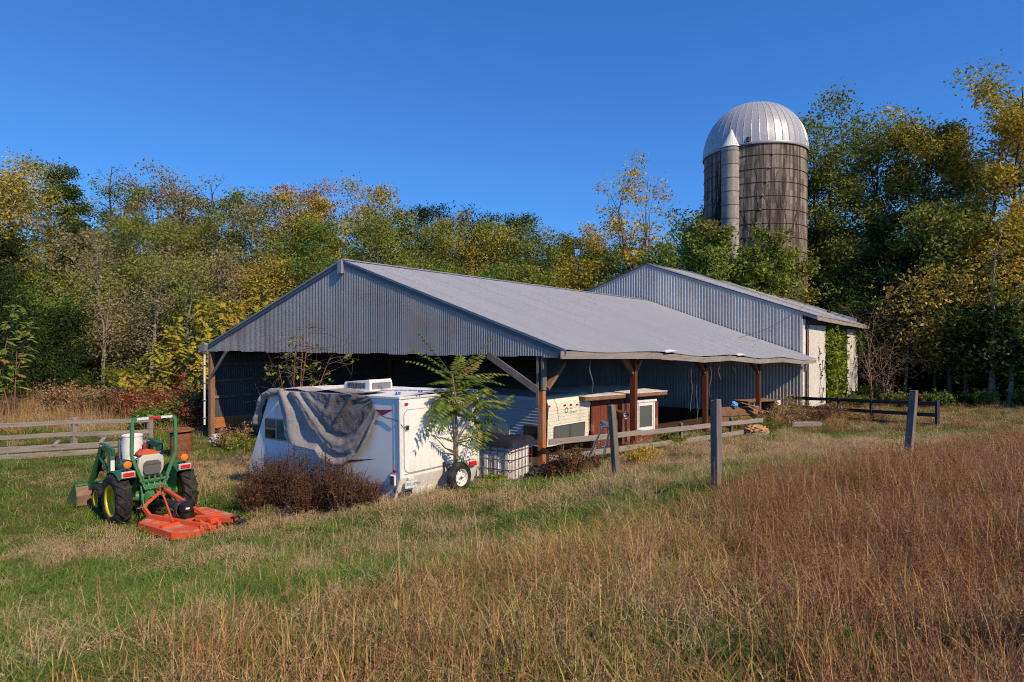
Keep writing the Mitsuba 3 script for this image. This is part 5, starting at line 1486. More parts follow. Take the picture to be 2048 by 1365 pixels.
for i in range(14):
    part(planter, 'stave', M().grid(np.array([P[i], [0.06 * u_ + 0.94 * v_ for u_, v_ in zip(P[i], P[i + 1])]])), 'm_wood_rail')
part(planter, 'straw', M().mesh(lumps(hp + np.array([0.0, 0, 0.22]), (0.42, 0.34, 0.2), 8, 4, 0.45, 4.0)), 'm_straw', smooth=30)
junk = thing('black_bag', 'torn black plastic bag lying at the foot of the orange barn post', 'bag')
p = gpt(0.62, 15.7)
put(junk, M().mesh(lumps(p + np.array([0, 0, 0.08]), (0.36, 0.26, 0.22), 12, 4, 0.6, 2.8)), 'm_black_sheet', smooth=20)
junk = thing('fallen_board', 'broken pale board lying tilted behind the two rail fence', 'board')
put(junk, M().bar(gpt(1.35, 16.9, 0.1), gpt(2.25, 17.5, 0.36), 0.32, 0.03, (0, 0, 1), 0.006), 'm_wood_rail')
stone = thing('pale_stone', 'small pale stone at the edge of the dark wood at right', 'stone')
p = gpt(30.5, 44.0)
put(stone, M().mesh(lumps(p + np.array([0, 0, 0.2]), (0.35, 0.3, 0.55), 14, 3, 0.25, 2.0)), 'm_tank', smooth=30)
# ---------------------------------------------------------------- plants
def tubes(paths, radii, sides, col, out):
    """many tubes of the same number of points at once: paths (n, k, 3), radii (n, k), col (n, 3)"""
    p = np.asarray(paths, float)
    if len(p) == 0:
        return
    n, k, _ = p.shape
    t = np.gradient(p, axis=1)
    t /= np.linalg.norm(t, axis=2, keepdims=True) + 1e-9
    ref = np.where(np.abs(t[..., 2:3]) < 0.85, np.array([0, 0, 1.0]), np.array([1.0, 0, 0]))
    a = np.cross(t, ref); a /= np.linalg.norm(a, axis=2, keepdims=True) + 1e-9
    b = np.cross(t, a)
    ang = np.arange(sides) * 2 * np.pi / sides
    v = p[:, :, None] + radii[:, :, None, None] * (np.cos(ang)[:, None] * a[:, :, None] + np.sin(ang)[:, None] * b[:, :, None])
    base = (np.arange(n) * k * sides)[:, None, None]
    i, j = np.meshgrid(np.arange(k - 1), np.arange(sides), indexing='ij')
    q = np.stack([i * sides + j, (i + 1) * sides + j, (i + 1) * sides + (j + 1) % sides, i * sides + (j + 1) % sides], -1).reshape(1, -1, 4)
    f = (q + base).reshape(-1, 4)
    out.add(v.reshape(-1, 3), f, np.repeat(col, k * sides, axis=0))

def leaves(pos, size, rng, col, up=0.35, aspect=0.55, fold=0.25):
    """rhombic folded leaves: arrays of centres, sizes, colours"""
    n = len(pos)
    nrm = rng.standard_normal((n, 3)); nrm[:, 2] = np.abs(nrm[:, 2]) + up
    nrm /= np.linalg.norm(nrm, axis=1, keepdims=True)
    ax = rng.standard_normal((n, 3))
    ax -= (ax * nrm).sum(1, keepdims=True) * nrm
    ax /= np.linalg.norm(ax, axis=1, keepdims=True) + 1e-9
    sd = np.cross(nrm, ax)
    s = np.asarray(size)[:, None]
    v = np.stack([pos - ax * s * 0.5, pos + sd * s * 0.5 * aspect - nrm * s * fold * 0.5, pos + ax * s * 0.5, pos - sd * s * 0.5 * aspect - nrm * s * fold * 0.5], 1)
    b = (np.arange(n) * 4)[:, None]
    f = np.concatenate([b + np.array([[0, 1, 2]]), b + np.array([[0, 2, 3]])], 0)
    return v.reshape(-1, 3), f, np.repeat(col, 4, axis=0)

PAL = {
    'green': [((0.045, 0.085, 0.018), 5), ((0.08, 0.12, 0.022), 4), ((0.13, 0.15, 0.03), 2)],
    'dark': [((0.022, 0.045, 0.014), 5), ((0.04, 0.07, 0.018), 4), ((0.07, 0.09, 0.02), 1)],
    'cedar': [((0.018, 0.034, 0.011), 5), ((0.032, 0.052, 0.015), 3), ((0.05, 0.06, 0.018), 1)],
    'olive': [((0.092, 0.118, 0.026), 5), ((0.135, 0.145, 0.033), 4), ((0.07, 0.10, 0.021), 4), ((0.21, 0.17, 0.035), 1)],
    'yellow': [((0.20, 0.17, 0.028), 4), ((0.30, 0.22, 0.03), 3), ((0.12, 0.13, 0.025), 3), ((0.30, 0.16, 0.03), 1)],
    'gold': [((0.34, 0.21, 0.025), 4), ((0.27, 0.20, 0.03), 3), ((0.15, 0.15, 0.03), 2)],
    'orange': [((0.30, 0.125, 0.03), 4), ((0.24, 0.14, 0.03), 4), ((0.14, 0.12, 0.03), 3)],
    'grey': [((0.15, 0.135, 0.07), 4), ((0.12, 0.12, 0.045), 4), ((0.18, 0.145, 0.08), 2)],
    'red': [((0.22, 0.035, 0.025), 4), ((0.30, 0.10, 0.05), 3), ((0.12, 0.075, 0.03), 3), ((0.35, 0.24, 0.12), 2)],
    'brown': [((0.12, 0.065, 0.035), 5), ((0.08, 0.045, 0.026), 4), ((0.19, 0.115, 0.06), 2)],
    'tan': [((0.36, 0.25, 0.13), 4), ((0.28, 0.18, 0.09), 4), ((0.22, 0.16, 0.07), 2)],
    'bright': [((0.14, 0.21, 0.03), 4), ((0.25, 0.28, 0.04), 4), ((0.07, 0.12, 0.02), 2)],
}
for _k in PAL:
    _g = 1.25 if _k in ('brown', 'tan', 'red', 'bright') else 1.45 if _k in ('dark', 'cedar') else 2.1
    PAL[_k] = [((min(a * _g * 1.04, .6), min(b * _g, .55), c * _g), w) for (a, b, c), w in PAL[_k]]
def pick(rng, pal, n):
    c = np.array([x for x, _ in PAL[pal]]); w = np.array([x for _, x in PAL[pal]], float)
    return c[rng.choice(len(c), n, p=w / w.sum())]

def tree(key, x, y, h, cr, seed, pal, nleaf=5000, lsize=0.30, base=0.3, bark=(0.13, 0.11, 0.09), prof='oval', clump=0.16, nlimb=15, thin=1.0, lean=0.0, z=None, multi=1, top=0.95):
    """one tree: trunk (with its limbs and twigs) and crown, each a mesh"""
    rng = rng_of(seed, 17)
    g = (gz(x, y) if z is None else z) - 0.15
    o = np.array([x, y, g])
    wood = M()
    cc = []
    tw_p, tw_r = [], []
    lim_p, lim_r = [], []
    for st in range(multi):
        az0 = rng.uniform(0, 6.28)
        spread = (0.30 * cr if multi > 1 else 0.0)
        ks = np.linspace(0, 1, 9)
        hh = h * (1 if st == 0 else rng.uniform(0.75, 0.98))
        wob = np.cumsum(rng.normal(0, 0.018 * hh, (9, 2)), axis=0) * ks[:, None] + np.outer(ks ** 1.3, [spread * math.cos(az0) + lean, spread * math.sin(az0)])
        tp = np.stack([wob[:, 0], wob[:, 1], ks * hh * top], 1)
        r0 = 0.018 * h * (1 if multi == 1 else 0.62) * (0.55 + 0.45 * thin)
        tr = r0 * (1 - 0.93 * ks ** 0.9) + 0.006
        tubes((tp + o)[None], tr[None], 7, np.array([bark]), wood)
        nl = max(3, nlimb // multi)
        for i in range(nl):
            u = base + (0.97 - base) * ((i + rng.uniform(0, 0.9)) / nl)
            p0 = np.array([np.interp(u, ks, tp[:, k]) for k in range(3)])
            e = (u - base) / (1 - base)
            if prof == 'oval':
                L = cr * (0.50 + 0.62 * math.sin(math.pi * min(1, e * 0.8 + 0.18)))
            elif prof == 'cone':
                L = cr * (1.08 - 0.95 * e)
            elif prof == 'vase':
                L = cr * (0.35 + 0.85 * e ** 0.7) * (1.0 if e < 0.9 else 0.8)
            else:
                L = cr * (0.75 + 0.3 * rng.random()) * (1 - 0.35 * e)
            L *= rng.uniform(0.7, 1.15)
            az = i * 2.399 + rng.uniform(-0.5, 0.5) + st
            el = rng.uniform(0.25, 0.75) if prof != 'cone' else rng.uniform(-0.15, 0.25)
            if prof == 'vase':
                el = rng.uniform(0.6, 1.1)
            dh = np.array([math.cos(az), math.sin(az)])
            q = np.linspace(0, 1, 5)
            lp = p0 + np.stack([dh[0] * L * math.cos(el) * q, dh[1] * L * math.cos(el) * q, L * math.sin(el) * q ** 1.15], 1)
            lp[1:] += rng.normal(0, 0.04 * L, (4, 3))
            lr = np.interp(u, ks, tr) * 0.55 * (1 - 0.85 * q) + 0.005
            lim_p.append(lp); lim_r.append(lr)
            for s in range(6):
                w = rng.uniform(0.3, 1.0)
                a = np.array([np.interp(w, q, lp[:, k]) for k in range(3)])
                d = rng.standard_normal(3) * np.array([1, 1, 0.7]) + np.array([dh[0], dh[1], 0.35]) * 0.7
                d = d / np.linalg.norm(d) * L * rng.uniform(0.25, 0.48)
                qq = np.linspace(0, 1, 3)[:, None]
                pp = a + d * qq
                pp[1] += rng.normal(0, 0.05 * L, 3)
                tw_p.append(pp); tw_r.append(np.interp(w, q, lr) * 0.5 * np.array([1, 0.6, 0.2]) + 0.004)
                cc += [pp[2], (pp[1] + pp[2]) / 2, pp[1]]
            cc.append(lp[-1])
        cc.append(tp[-1])
    if lim_p:
        tubes(np.array(lim_p) + o, np.array(lim_r), 5, np.tile(bark, (len(lim_p), 1)), wood)
        tubes(np.array(tw_p) + o, np.array(tw_r), 3, np.tile(np.array(bark) * 0.9, (len(tw_p), 1)), wood)
    part(key, 'trunk', wood, 'm_bark', smooth=True)
    cc = np.array(cc)
    if nleaf <= 0:
        return
    # leaves in clumps about the twigs; clumps keep their own tone
    w = rng.uniform(0.15, 1.0, len(cc)) ** 1.5
    pickc = rng.choice(len(cc), nleaf, p=w / w.sum())
    tone = pick(rng, pal, len(cc))
    sig = clump * cr
    pos = cc[pickc] + np.clip(rng.standard_normal((nleaf, 3)), -1.5, 1.5) * np.array([sig, sig, sig * 0.7]) * 1.1
    ok = pos[:, 2] > 0.02 * h
    pos, pickc = pos[ok], pickc[ok]
    n = len(pos)
    col = tone[pickc] * 0.6 + pick(rng, pal, n) * 0.4
    col = col * rng.uniform(0.75, 1.3, (n, 1))
    v, f, c = leaves(pos + o, lsize * rng.uniform(0.6, 1.3, n), rng, col)
    part(key, 'crown', (v, f), 'm_leaf', color=np.clip(c, 0, 0.9))

def place(px, ptop, Y, wpx):
    """ground x, y, height and crown radius of a tree whose top the photograph shows at (px, ptop)"""
    p = at(px, ptop, Y)
    return p[0], Y, 0.97 * (p[2] - gz(p[0], Y)), wpx / 2 / F * Y

# ---- trees of the skyline: (px, top, distance, crown width in px, palette, form, label, options)
SKY = [
    (-40, 310, 62, 220, 'yellow', 'oval', 'golden yellow tree at the left edge of the picture'),
    (35, 300, 66, 170, 'yellow', 'oval', 'yellow green tree rising beside the left edge of the picture'),
    (112, 296, 70, 150, 'olive', 'oval', 'olive and yellow tree left of the dark pointed tree'),
    (168, 292, 72, 120, 'dark', 'cone', 'dark green tree standing highest at the left skyline'),
    (238, 352, 74, 110, 'green', 'oval', 'small dark tree in the dip of the left skyline'),
    (308, 326, 68, 170, 'grey', 'oval', 'half bare greyish tree on the left skyline'),
    (372, 365, 66, 130, 'grey', 'vase', 'thin twiggy tree just right of the half bare tree'),
    (425, 372, 70, 130, 'olive', 'oval', 'olive tree left of the bare pointed snag'),
    (520, 368, 68, 140, 'olive', 'oval', 'rounded olive tree right of the bare pointed snag'),
    (600, 348, 72, 130, 'orange', 'oval', 'orange brown topped tree above the barn gable'),
    (655, 372, 66, 120, 'yellow', 'oval', 'yellow tree between the orange tree and the tall round tree'),
    (722, 352, 70, 150, 'yellow', 'oval', 'tall rounded yellow green tree above the barn ridge end'),
    (795, 402, 64, 130, 'olive', 'oval', 'olive tree on the slope right of the tall round tree'),
    (860, 396, 74, 120, 'dark', 'oval', 'dark twin topped tree right of centre on the skyline'),
    (905, 404, 68, 100, 'grey', 'oval', 'bushy brownish tree beside the dark twin topped tree'),
    (985, 410, 80, 130, 'dark', 'oval', 'broad dark green tree in the middle skyline dip'),
    (1045, 418, 82, 100, 'dark', 'oval', 'round dark green tree right of the broad dark one'),
    (1010, 440, 62, 190, 'olive', 'oval', 'large yellow green tree in front of the broad dark one'),
    (1090, 478, 74, 90, 'green', 'oval', 'low green tree at the lowest dip of the skyline'),
    (1137, 448, 78, 60, 'orange', 'cone', 'small orange tipped tree at the lowest dip of the skyline'),
    (1192, 436, 70, 120, 'gold', 'oval', 'golden tree at the left foot of the tall sparse tree'),
    (1400, 380, 66, 130, 'yellow', 'oval', 'yellow leaved tree against the left side of the silo'),
]
for i, (px, pt, Y, w, pal, form, lab) in enumerate(SKY):
    k = thing('forest_tree', lab, 'tree', )
    x, y, h, cr = place(px, pt, Y, w)
    tree(k, x, y, h, cr * 1.05, 100 + i, pal, nleaf=12500 if pal not in ('grey',) else 9000, lsize=0.28, base=0.2, prof=form, clump=0.15, nlimb=22, bark=(0.16, 0.13, 0.10))
# bare snags on the skyline
for i, (px, pt, Y, w, lab) in enumerate(((465, 345, 67, 80, 'bare dark snag standing against the sky left of the barn gable'), (190, 300, 69, 70, 'bare branched crown poking above the dark green left tree'), (350, 340, 64, 60, 'bare grey limbs against the sky above the half bare tree'))):
    k = thing('bare_tree', lab, 'tree')
    x, y, h, cr = place(px, pt, Y, w)
    tree(k, x, y, h, cr, 160 + i, 'brown', nleaf=0, prof='vase', bark=(0.07, 0.055, 0.05), base=0.55, nlimb=14)

# ---- the wood's face below the skyline
FACE, _seen = [], set()
NEAR = [(-40, 'golden edge tree'), (35, 'yellow green edge tree'), (112, 'olive tree of the left skyline'), (168, 'highest dark skyline tree'), (238, 'left skyline dip'), (308, 'half bare greyish tree'), (372, 'thin twiggy tree'), (465, 'bare pointed snag'), (520, 'rounded olive tree'), (600, 'orange brown topped tree'), (655, 'yellow tree over the gable'), (722, 'tall rounded yellow tree'), (795, 'olive slope tree'), (860, 'dark twin topped tree'), (905, 'bushy brownish tree'), (985, 'broad dark tree'), (1045, 'round dark tree'), (1090, 'lowest skyline dip'), (1137, 'orange tipped tree'), (1192, 'golden tree by the sparse tree'), (1280, 'sparse feathery tree')]
rng = rng_of(55, 2)
for j, (Y, y0, y1, step, a, b) in enumerate(((60, 388, 450, 80, -60, 1240), (55, 480, 560, 88, -70, 1270), (50.5, 585, 650, 92, -60, 560))):
    px = a
    while px < b:
        FACE.append((px + rng.uniform(-22, 22), rng.uniform(y0, y1), Y + rng.uniform(-2.5, 2.5), rng.uniform(120, 175)))
        px += step
for i, (px, pt, Y, w) in enumerate(FACE):
    pt += max(0, (px - 780) * 0.16) if Y > 57 else 0
    if px < 190:
        pal = ('cedar', 'cedar', 'dark', 'green')[i % 4] if pt > 440 else ('olive', 'yellow', 'dark')[i % 3]
    else:
        pal = ('olive', 'olive', 'olive', 'olive', 'green', 'yellow', 'grey')[int(rng.integers(7))]
    if px > 560:
        pal = ('olive', 'yellow', 'olive', 'olive', 'green')[int(rng.integers(5))]
    tier = 'upper' if pt < 475 else 'middle' if pt < 570 else 'lower'
    kind = {'olive': 'olive', 'yellow': 'yellowing', 'green': 'green', 'grey': 'thin brownish', 'cedar': 'dark evergreen', 'dark': 'dark green'}[pal]
    where = 'left of the open barn' if px < 560 else 'behind the open barn'
    near = min(NEAR, key=lambda q: abs(q[0] - px))
    lab = f'{kind} tree in the {tier} tier below the {near[1]}'
    while lab in _seen:
        lab = lab.replace(' tier below', ' tier right of and below') if 'right of' not in lab else lab.replace('tree in', 'spreading tree in')
    _seen.add(lab)
    k = thing('understorey_tree', lab, 'tree')
    x, y, h, cr = place(px, pt, Y, w)
    tree(k, x, y, h, cr, 200 + i, pal, nleaf={'grey': 6000, 'cedar': 9000}.get(pal, 10000), lsize=0.24, base=0.12 if pal != 'grey' else 0.25, prof='cone' if pal == 'cedar' else 'oval', clump=0.14, nlimb=20, bark=(0.20, 0.17, 0.14) if pal == 'grey' else (0.14, 0.115, 0.09))
# pale stemmed young trees in front of the left wood
for i, (px, pt, Y, w, pal, lab) in enumerate(((205, 470, 47, 150, 'grey', 'pale stemmed thin tree in the left wood edge'), (300, 500, 45.5, 130, 'grey', 'slender pale trunk right of the first pale stemmed tree'), (372, 520, 46, 110, 'olive', 'thin leaning tree close to the sumac clump'),
        (20, 560, 44, 170, 'cedar', 'dark cedar filling the left edge above the brown weeds'), (110, 600, 43, 150, 'cedar', 'low dark cedar right of the cedar at the left edge'))):
    k = thing('edge_tree', lab, 'tree')
    x, y, h, cr = place(px, pt, Y, w)
    tree(k, x, y, h, cr, 300 + i, pal, nleaf=2200 if pal != 'cedar' else 6500, lsize=0.2, base=0.3 if pal != 'cedar' else 0.05, prof='vase' if pal != 'cedar' else 'cone', clump=0.2, nlimb=14, bark=(0.25, 0.22, 0.18) if pal != 'cedar' else (0.1, 0.08, 0.06), multi=2 if i == 0 else 1)

# ---- right hand wood: tall trees with dark trunks, dense below; its low dark ones coloured for deep shade
RIGHT = [
    (1618, 262, 62, 110, 'olive', 'tree with small olive leaves directly right of the silo dome', 4200, 2),
    (1672, 214, 58, 170, 'olive', 'tall olive tree right of the silo', 6000, 2),
    (1745, 206, 60, 180, 'olive', 'broad topped olive tree midway between silo and picture edge', 6500, 2),
    (1815, 208, 57, 150, 'olive', 'dense olive tree left of the tall feathery trees', 6500, 1),
    (1885, 168, 54, 150, 'yellow', 'tall feathery yellow green tree with open crown at right', 4200, 2),
    (1958, 145, 52, 150, 'yellow', 'tallest feathery tree before the right edge', 4600, 2),
    (2040, 128, 50, 170, 'yellow', 'tall feathery tree cut by the right edge', 5200, 2),
    (2110, 150, 52, 170, 'yellow', 'yellowing tree mostly beyond the right edge', 4000, 1),
    (1640, 470, 60, 150, 'olive', 'green tree beside the lower silo wall', 5200, 1),
    (1700, 520, 54, 150, 'dark', 'dark tree behind the tall barn roof', 5200, 1),
    (1770, 470, 55, 170, 'cedar', 'dark tree deep in the right wood', 7000, 1),
    (1860, 540, 56, 190, 'cedar', 'dark evergreen deep behind the lone right post', 7000, 1),
    (1960, 540, 55, 190, 'cedar', 'dark evergreen deep behind the right picture edge', 7000, 1),
    (1850, 430, 52, 180, 'olive', 'mid height olive tree in the right wood', 6500, 1),
    (1930, 390, 50, 180, 'olive', 'mid height tree below the feathery trees', 6500, 1),
    (2010, 400, 47, 190, 'gold', 'orange tinted tree at the right edge', 6500, 1),
    (1720, 600, 50, 140, 'dark', 'low dark tree right of the tall barn eave', 4600, 1),
    (1810, 560, 47, 150, 'yellow', 'low sparse tree above the black fence', 900, 1),
    (1900, 520, 46, 160, 'yellow', 'low sparse tree above the lone right post', 1300, 1),
    (1985, 600, 44, 160, 'dark', 'low green tree near the right edge', 6000, 1),
    (2060, 600, 42, 160, 'olive', 'low olive tree cut by the right edge', 2200, 1),
]
for i, (px, pt, Y, w, pal, lab, nl, multi) in enumerate(RIGHT):
    k = thing('tall_tree', lab, 'tree')
    x, y, h, cr = place(px, pt, Y, w)
    tree(k, x, y, h, cr, 400 + i, pal, nleaf=int(nl * (2.2 if pt < 300 else 1.2)), lsize=0.33, base=0.30 if pt < 300 else 0.2, prof='vase' if multi == 2 else 'oval', clump=0.17, nlimb=20, bark=(0.075, 0.06, 0.05) if i < 14 else (0.14, 0.12, 0.10), multi=multi)
for i, (px, pt, Y) in enumerate(((1985, 430, 43.5), (1930, 560, 45), (2020, 520, 42.5), (1870, 600, 47))):
    k = thing('slender_tree', ('pale forked trunk in the right wood', 'thin dark trunk left of the pale forked trunk', 'crooked grey trunk near the right edge', 'slim trunk above the black fence')[i], 'tree')
    x, y, h, cr = place(px, pt, Y, 60)
    tree(k, x, y, h, cr, 450 + i, 'olive', nleaf=300, lsize=0.25, base=0.5, prof='vase', nlimb=8, bark=(0.30, 0.26, 0.22) if i in (0, 2) else (0.12, 0.1, 0.08))
# the wood goes on along the field's right side, outside the picture, and shades its own foot
for i, (x, y, h) in enumerate(((44, 31, 15), (48, 34, 17), (42.5, 36, 14), (52, 39, 18), (47, 28, 15), (55, 44, 18))):
    k = thing('field_edge_tree', 'tree of the same wood standing beyond the right edge of the picture', 'tree', 'trees beyond the right edge')
    tree(k, x, y, h, 3.4, 480 + i, 'olive', nleaf=2600, lsize=0.5, base=0.12, nlimb=16, clump=0.22)
# dim far rows closing the wood behind
for i in range(22):
    px = -120 + i * 106
    if 1120 < px < 1180:
        continue
    k = thing('far_tree', 'far dark tree closing the wood behind', 'tree', 'far trees behind the wood')
    x, y, h, cr = place(px + rng.uniform(-20, 20), (480 if px < 800 else 520 if px < 1300 else 420) + rng.uniform(0, 60), 90 + rng.uniform(-4, 4), 190)
    tree(k, x, y, h, cr, 500 + i, ('dark', 'olive', 'green')[i % 3], nleaf=2600, lsize=0.6, base=0.1, clump=0.2, nlimb=14)

# ---- feathery trees: fronds of paired leaflets
def frond(mb_l, mb_t, p0, d, L, droop, rng, pal, nl=9, lw=0.045, ll=0.16, bark=(0.16, 0.13, 0.06)):
    d = unit(d)
    q = np.linspace(0, 1, nl + 2)
    sd = unit(np.cross(d, [0, 0, 1]) + 1e-6)
    path = p0 + d * (L * q)[:, None] + np.array([0, 0, -1.0]) * (droop * L * q ** 2)[:, None]
    tubes(path[None], (0.006 * (1 - 0.7 * q))[None], 3, np.array([bark]), mb_t)
    tg = np.gradient(path, axis=0); tg /= np.linalg.norm(tg, axis=1, keepdims=True)
    base_c = pick(rng, pal, 1)[0]
    V, Fc, Cc = [], [], []
    n = 0
    for i in range(1, nl + 2):
        for s in (-1, 1):
            l = ll * (0.65 + 0.5 * math.sin(math.pi * q[i])) * rng.uniform(0.85, 1.15)
            dirv = unit(sd * s * 0.9 + tg[i] * 0.45 + np.array([0, 0, -0.28 - 0.2 * rng.random()]))
            nr = unit(np.cross(dirv, tg[i]) * s + rng.normal(0, 0.15, 3))
            wv = unit(np.cross(nr, dirv)) * lw * rng.uniform(0.8, 1.2)
            a = path[i]
            V += [a, a + dirv * l * 0.38 + wv, a + dirv * l, a + dirv * l * 0.38 - wv]
            Fc += [[n, n + 1, n + 2], [n, n + 2, n + 3]]
            c = np.clip(base_c * 0.7 + pick(rng, pal, 1)[0] * 0.3, 0, 1) * rng.uniform(0.8, 1.25)
            Cc += [c] * 4
            n += 4
    mb_l.add(np.array(V), np.array(Fc), np.array(Cc))

def frond_tree(key, base, stems, nfr, L, pal, seed, bark=(0.26, 0.20, 0.15), r0=0.035, nl=9, ll=0.16, lw=0.045, lo=0.45, dr1=0.65, dirs=None):
    """stems: lists of points from the base up; fronds radiate from their upper ends"""
    rng = rng_of(seed, 23)
    wood, lv, tw = M(), M(), M()
    for st in stems:
        st = np.asarray(st, float)
        q = np.linspace(0, 1, 9)
        kq = np.linspace(0, 1, len(st))
        p = np.stack([np.interp(q, kq, st[:, k]) for k in range(3)], 1)
        tubes(p[None], (r0 * (1 - 0.72 * q))[None], 8, np.array([bark]), wood)
        for i in range(nfr):
            u = lo + (1 - lo) * (i / max(1, nfr - 1)) ** 0.8
            a = np.array([np.interp(u, q, p[:, k]) for k in range(3)])
            az = rng.uniform(0, 6.28)
            u = min(1.0, u + rng.uniform(-0.05, 0.05))
            a = np.array([np.interp(u, q, p[:, k]) for k in range(3)])
            el = rng.uniform(-0.35, 0.75) + 0.45 * (u > 0.93)
            if dirs is not None:
                frond(lv, tw, a, dirs(rng, u), L * rng.uniform(0.5, 1.15), rng.uniform(0.05, dr1), rng, pal, nl, lw, ll)
                continue
            frond(lv, tw, a, [math.cos(az) * math.cos(el), math.sin(az) * math.cos(el), math.sin(el)], L * rng.uniform(0.45, 1.15) * (1 if u < 0.93 else 0.8), rng.uniform(0.1, dr1), rng, pal, nl, lw, ll)
    part(key, 'trunk', wood, 'm_bark', smooth=True)
    part(key, 'leaf_stalks', tw, 'm_bark', smooth=True)
    labels[key + '__leaf_stalks'] = {'kind': 'stuff'}
    part(key, 'crown', lv, 'm_leaf')

PAL['ail'] = [((0.12, 0.20, 0.035), 5), ((0.20, 0.28, 0.05), 3), ((0.32, 0.32, 0.08), 2), ((0.36, 0.19, 0.09), 0.6)]
PAL['sumac'] = [((0.46, 0.37, 0.045), 4), ((0.28, 0.32, 0.05), 5), ((0.46, 0.26, 0.05), 0.6)]
# the young tree growing in front of the trailer's rear panel
k = thing('tree_of_heaven', 'young feathery leaved tree growing right behind the white trailer spare wheel', 'tree')
_u, _v = rear(906, 930)
b0 = rpt(_u, -0.1, 0.09)
def _pp(px, py, w):
    u_, v_ = rear(px, py)
    return rpt(u_, v_, w)
def _dirs(rng, u):
    lat = rng.uniform(0.45, 1.0) * (1 if rng.random() < 0.56 else -1)
    d = VR * lat - VS * rng.uniform(-0.02 if u < 0.72 else -0.6, 0.55) + VZ * (rng.uniform(-0.45, 0.7) + 0.5 * (u > 0.9))
    return d
top = _pp(896, 748, 0.12)
fork = _pp(907, 882, 0.10)
stems = [[b0, fork, _pp(903, 800, 0.12), top], [fork, _pp(928, 830, 0.25), _pp(950, 775, 0.35)], [fork, _pp(888, 830, 0.16), _pp(868, 785, 0.22)], [fork, _pp(935, 870, 0.2), _pp(965, 815, 0.3)], [_pp(906, 903, 0.12), _pp(880, 896, 0.16), _pp(856, 872, 0.18)]]
frond_tree(k, b0, stems[:1], 46, 1.14, 'ail', 5, nl=11, ll=0.155, lw=0.027, r0=0.042, lo=0.60, dr1=0.42, dirs=_dirs)
rng = rng_of(77, 1)
wood, lv, tw = M(), M(), M()
for st, nf in zip(stems[1:], (11, 10, 9, 2)):
    st = np.array(st)
    tubes(st[None], np.array([[0.018, 0.012, 0.006]]), 6, np.array([[0.20, 0.15, 0.11]]), wood)
    for i in range(nf):
        u = 0.5 + 0.5 * i / max(1, nf - 1)
        a = st[1] + (st[2] - st[1]) * (u * 2 - 1)
        frond(lv, tw, a, _dirs(rng, 0.6), rng.uniform(0.4, 0.75), rng.uniform(0.1, 0.55), rng, 'ail', 10, 0.027, 0.15)
part(k, 'branches', wood, 'm_bark', smooth=True); labels[k + '__branches'] = {'kind': 'stuff'}
part(k, 'leaf_stalks', tw, 'm_bark', smooth=True); labels[k + '__leaf_stalks_001'] = {'kind': 'stuff'}
part(k, 'crown', lv, 'm_leaf')

# bare sapling with a few yellow leaves behind the trailer
k = thing('bare_sapling', 'nearly bare reddish sapling with few yellow leaves behind the white trailer', 'sapling')
rng = rng_of(78, 1)
wood, tips = M(), []
base = np.array([-6.15, 17.6, gz(-6.15, 17.6)])
for px, py, Y in ((606, 668, 17.6), (592, 690, 17.3), (557, 735, 17.8), (660, 715, 17.4), (622, 640, 17.9)):
    t_ = at(px, py, Y)
    q = np.linspace(0, 1, 8)
    mid = base * 0.5 + t_ * 0.5 + np.array([rng.uniform(-0.15, 0.15), 0, 0.1])
    p = ((1 - q)[:, None] ** 2) * base + (2 * q * (1 - q))[:, None] * mid + (q ** 2)[:, None] * t_
    tubes(p[None], (0.030 * (1 - 0.85 * q) + 0.004)[None], 5, np.array([[0.24, 0.12, 0.075]]), wood)
    for s in range(13):
        u = rng.uniform(0.55, 1.0)
        a = np.array([np.interp(u, q, p[:, k_]) for k_ in range(3)])
        az = rng.uniform(0, 6.28)
        L = rng.uniform(0.5, 1.15)
        d = np.array([math.cos(az), math.sin(az), rng.uniform(-0.05, 0.75)])
        qq = np.linspace(0, 1, 6)
        pp = a + d * (L * qq)[:, None] + np.array([0, 0, -0.28]) * (L * qq ** 2)[:, None] + np.cumsum(rng.normal(0, 0.025, (6, 3)), axis=0)
        tubes(pp[None], (0.009 * (1 - 0.8 * qq) + 0.002)[None], 3, np.array([[0.17, 0.11, 0.085]]), wood)
        for w in range(2):
            b = pp[rng.integers(2, 6)]
            e = b + rng.normal(0, 0.22, 3)
            tubes(np.array([[b, (b + e) / 2 + rng.normal(0, 0.02, 3), e]]), np.array([[0.005, 0.004, 0.002]]), 3, np.array([[0.16, 0.10, 0.085]]), wood)
        if rng.random() < 0.32:
            tips.append(pp[-1]); tips.append(pp[3])
part(k, 'stems', wood, 'm_bark', smooth=True); labels[k + '__stems'] = {'kind': 'stuff'}
tips = np.array(tips)
tips = np.repeat(tips, 3, axis=0) + rng.normal(0, 0.07, (len(tips) * 3, 3))
v, f, c = leaves(tips, rng.uniform(0.10, 0.19, len(tips)), rng, pick(rng, 'bright', len(tips)))
part(k, 'crown', (v, f), 'm_leaf', color=c)

